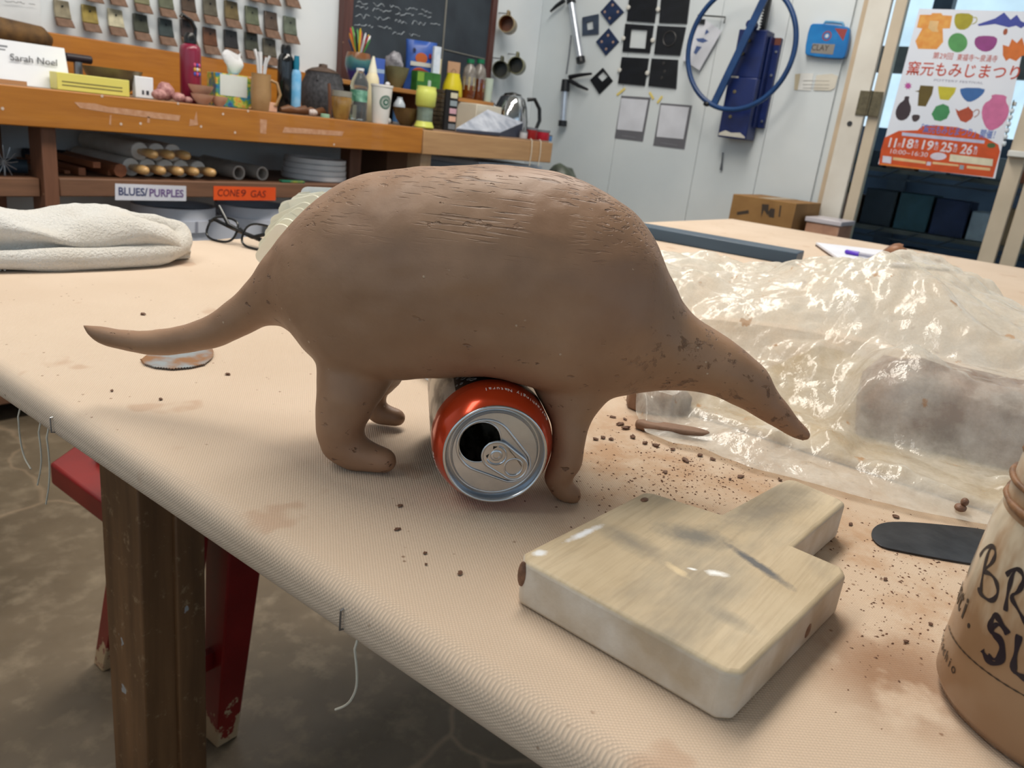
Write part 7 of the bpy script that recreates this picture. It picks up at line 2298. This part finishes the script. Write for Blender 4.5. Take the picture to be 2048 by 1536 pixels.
# string of bulbs by the second door
bl = thing('bead_chain', 'chain of small glass bulbs hanging beside the second door', 'light string', onx(2018, 240, XW - .03))
bo = Vector(bl.location)
for k in range(6):
    p_ = onx(2024 - 3.2 * k, 222 + 13 * k, XW - .03)
    mesh_obj('bulb', MB().sph(tuple(p_ - bo), (.008, .008, .011), 10, 7), M('milky bulb', (226, 236, 244), rough=.15), bl, smooth=60)
mesh_obj('wire', MB().tube([tuple(onx(a, b, XW - .0345) - bo) for a, b in ((2028, 200), (2008, 287))], .002, 5), blk, bl)
mesh_obj('wall_fixing', MB().bb(-.003, .031, -.006, .006, .055, .067), clip, bl)

# ================================================================ BOXES BY THE DOOR WALL
kraft = M('brown cardboard', (150, 112, 66), (132, 96, 54), sc=8, rough=.8)
kraft2 = M('brown cardboard shade side', (140, 104, 62), (122, 88, 50), sc=8, rough=.8)
bx_x = 3.36
zt = onx(1535, 398, bx_x).z
ya, yb_ = onx(1464, 400, bx_x).y, onx(1592, 412, bx_x).y
lowb = thing('cardboard_box', 'lower plain cardboard box standing on the floor behind the table', 'box', (bx_x, (ya + yb_) / 2, 0))
hl = (ya - yb_) / 2
mesh_obj('carton', MB().bb(0, .36, -hl - .01, hl + .01, 0.0005, zt - .34), kraft, lowb, bevel=.003)
cbx = thing('cardboard_box', 'upper cardboard box with dark printed symbols by the door wall', 'box', (bx_x, (ya + yb_) / 2, zt - .339))
mesh_obj('carton', MB().bb(0, .34, -hl, hl, 0, .339), kraft, cbx, bevel=.003)
mesh_obj('tape', MB().bb(.001, .339, -.03, .03, .3392, .3398), M('packing tape', (176, 150, 110), rough=.3), cbx)
def box_mark(pts, n='printed_symbol'):
    L = [onx(a, b, bx_x) for a, b in pts]
    mesh_obj(n, MB().add([(-.0006, q_.y - (ya + yb_) / 2, q_.z - (zt - .339)) for q_ in L], [tuple(range(len(L)))]), M('carton ink', (62, 50, 40)), cbx)
box_mark([(1474, 424), (1497, 420), (1498, 427), (1474, 430)])
box_mark([(1524, 408), (1538, 409), (1536, 432), (1528, 420), (1522, 436)])
box_mark([(1542, 416), (1550, 418), (1548, 436), (1538, 434), (1536, 424)])
box_mark([(1560, 411), (1563, 411), (1560, 434), (1557, 434)])
wc2 = thing('plastic_tub', 'clear pinkish plastic tub beside the cardboard boxes', 'tub', (bx_x + .10, min(onx(1635, 440, bx_x + .1).y, yb_ - .095), 0))
zt2 = onx(1635, 436, bx_x + .1).z
mesh_obj('tub_body', MB().bb(0, .2, -.07, .07, 0.0005, zt2 - .02), M('pink tub', (190, 146, 120), (170, 126, 104), sc=20, rough=.3), wc2, bevel=.006)
mesh_obj('lid', MB().bb(-.006, .206, -.076, .076, zt2 - .02, zt2), M('tub lid haze', (206, 200, 206), rough=.3), wc2, bevel=.003)
# heap between counter end and door wall
hp = onx(1130, 372, 3.45)
t = thing('bin_bag', 'grey-green bin bag heaped in the corner by the counter end', 'bag', (3.47, hp.y + .04, 0))
b = MB().sph((0, 0, .44), (.15, .14, .44), 24, 16)
b.v = [tuple(Vector((q_[0], q_[1], 0)) * (1 + .25 * noise.noise(Vector(q_) * 9)) + Vector((0, 0, max(.0006, q_[2] * (.97 + .05 * noise.noise(Vector(q_) * 12)))))) for q_ in b.v]
mesh_obj('bag', b, M('grey green film', (84, 92, 78), (50, 54, 48), sc=14, rough=.4), t, smooth=50)
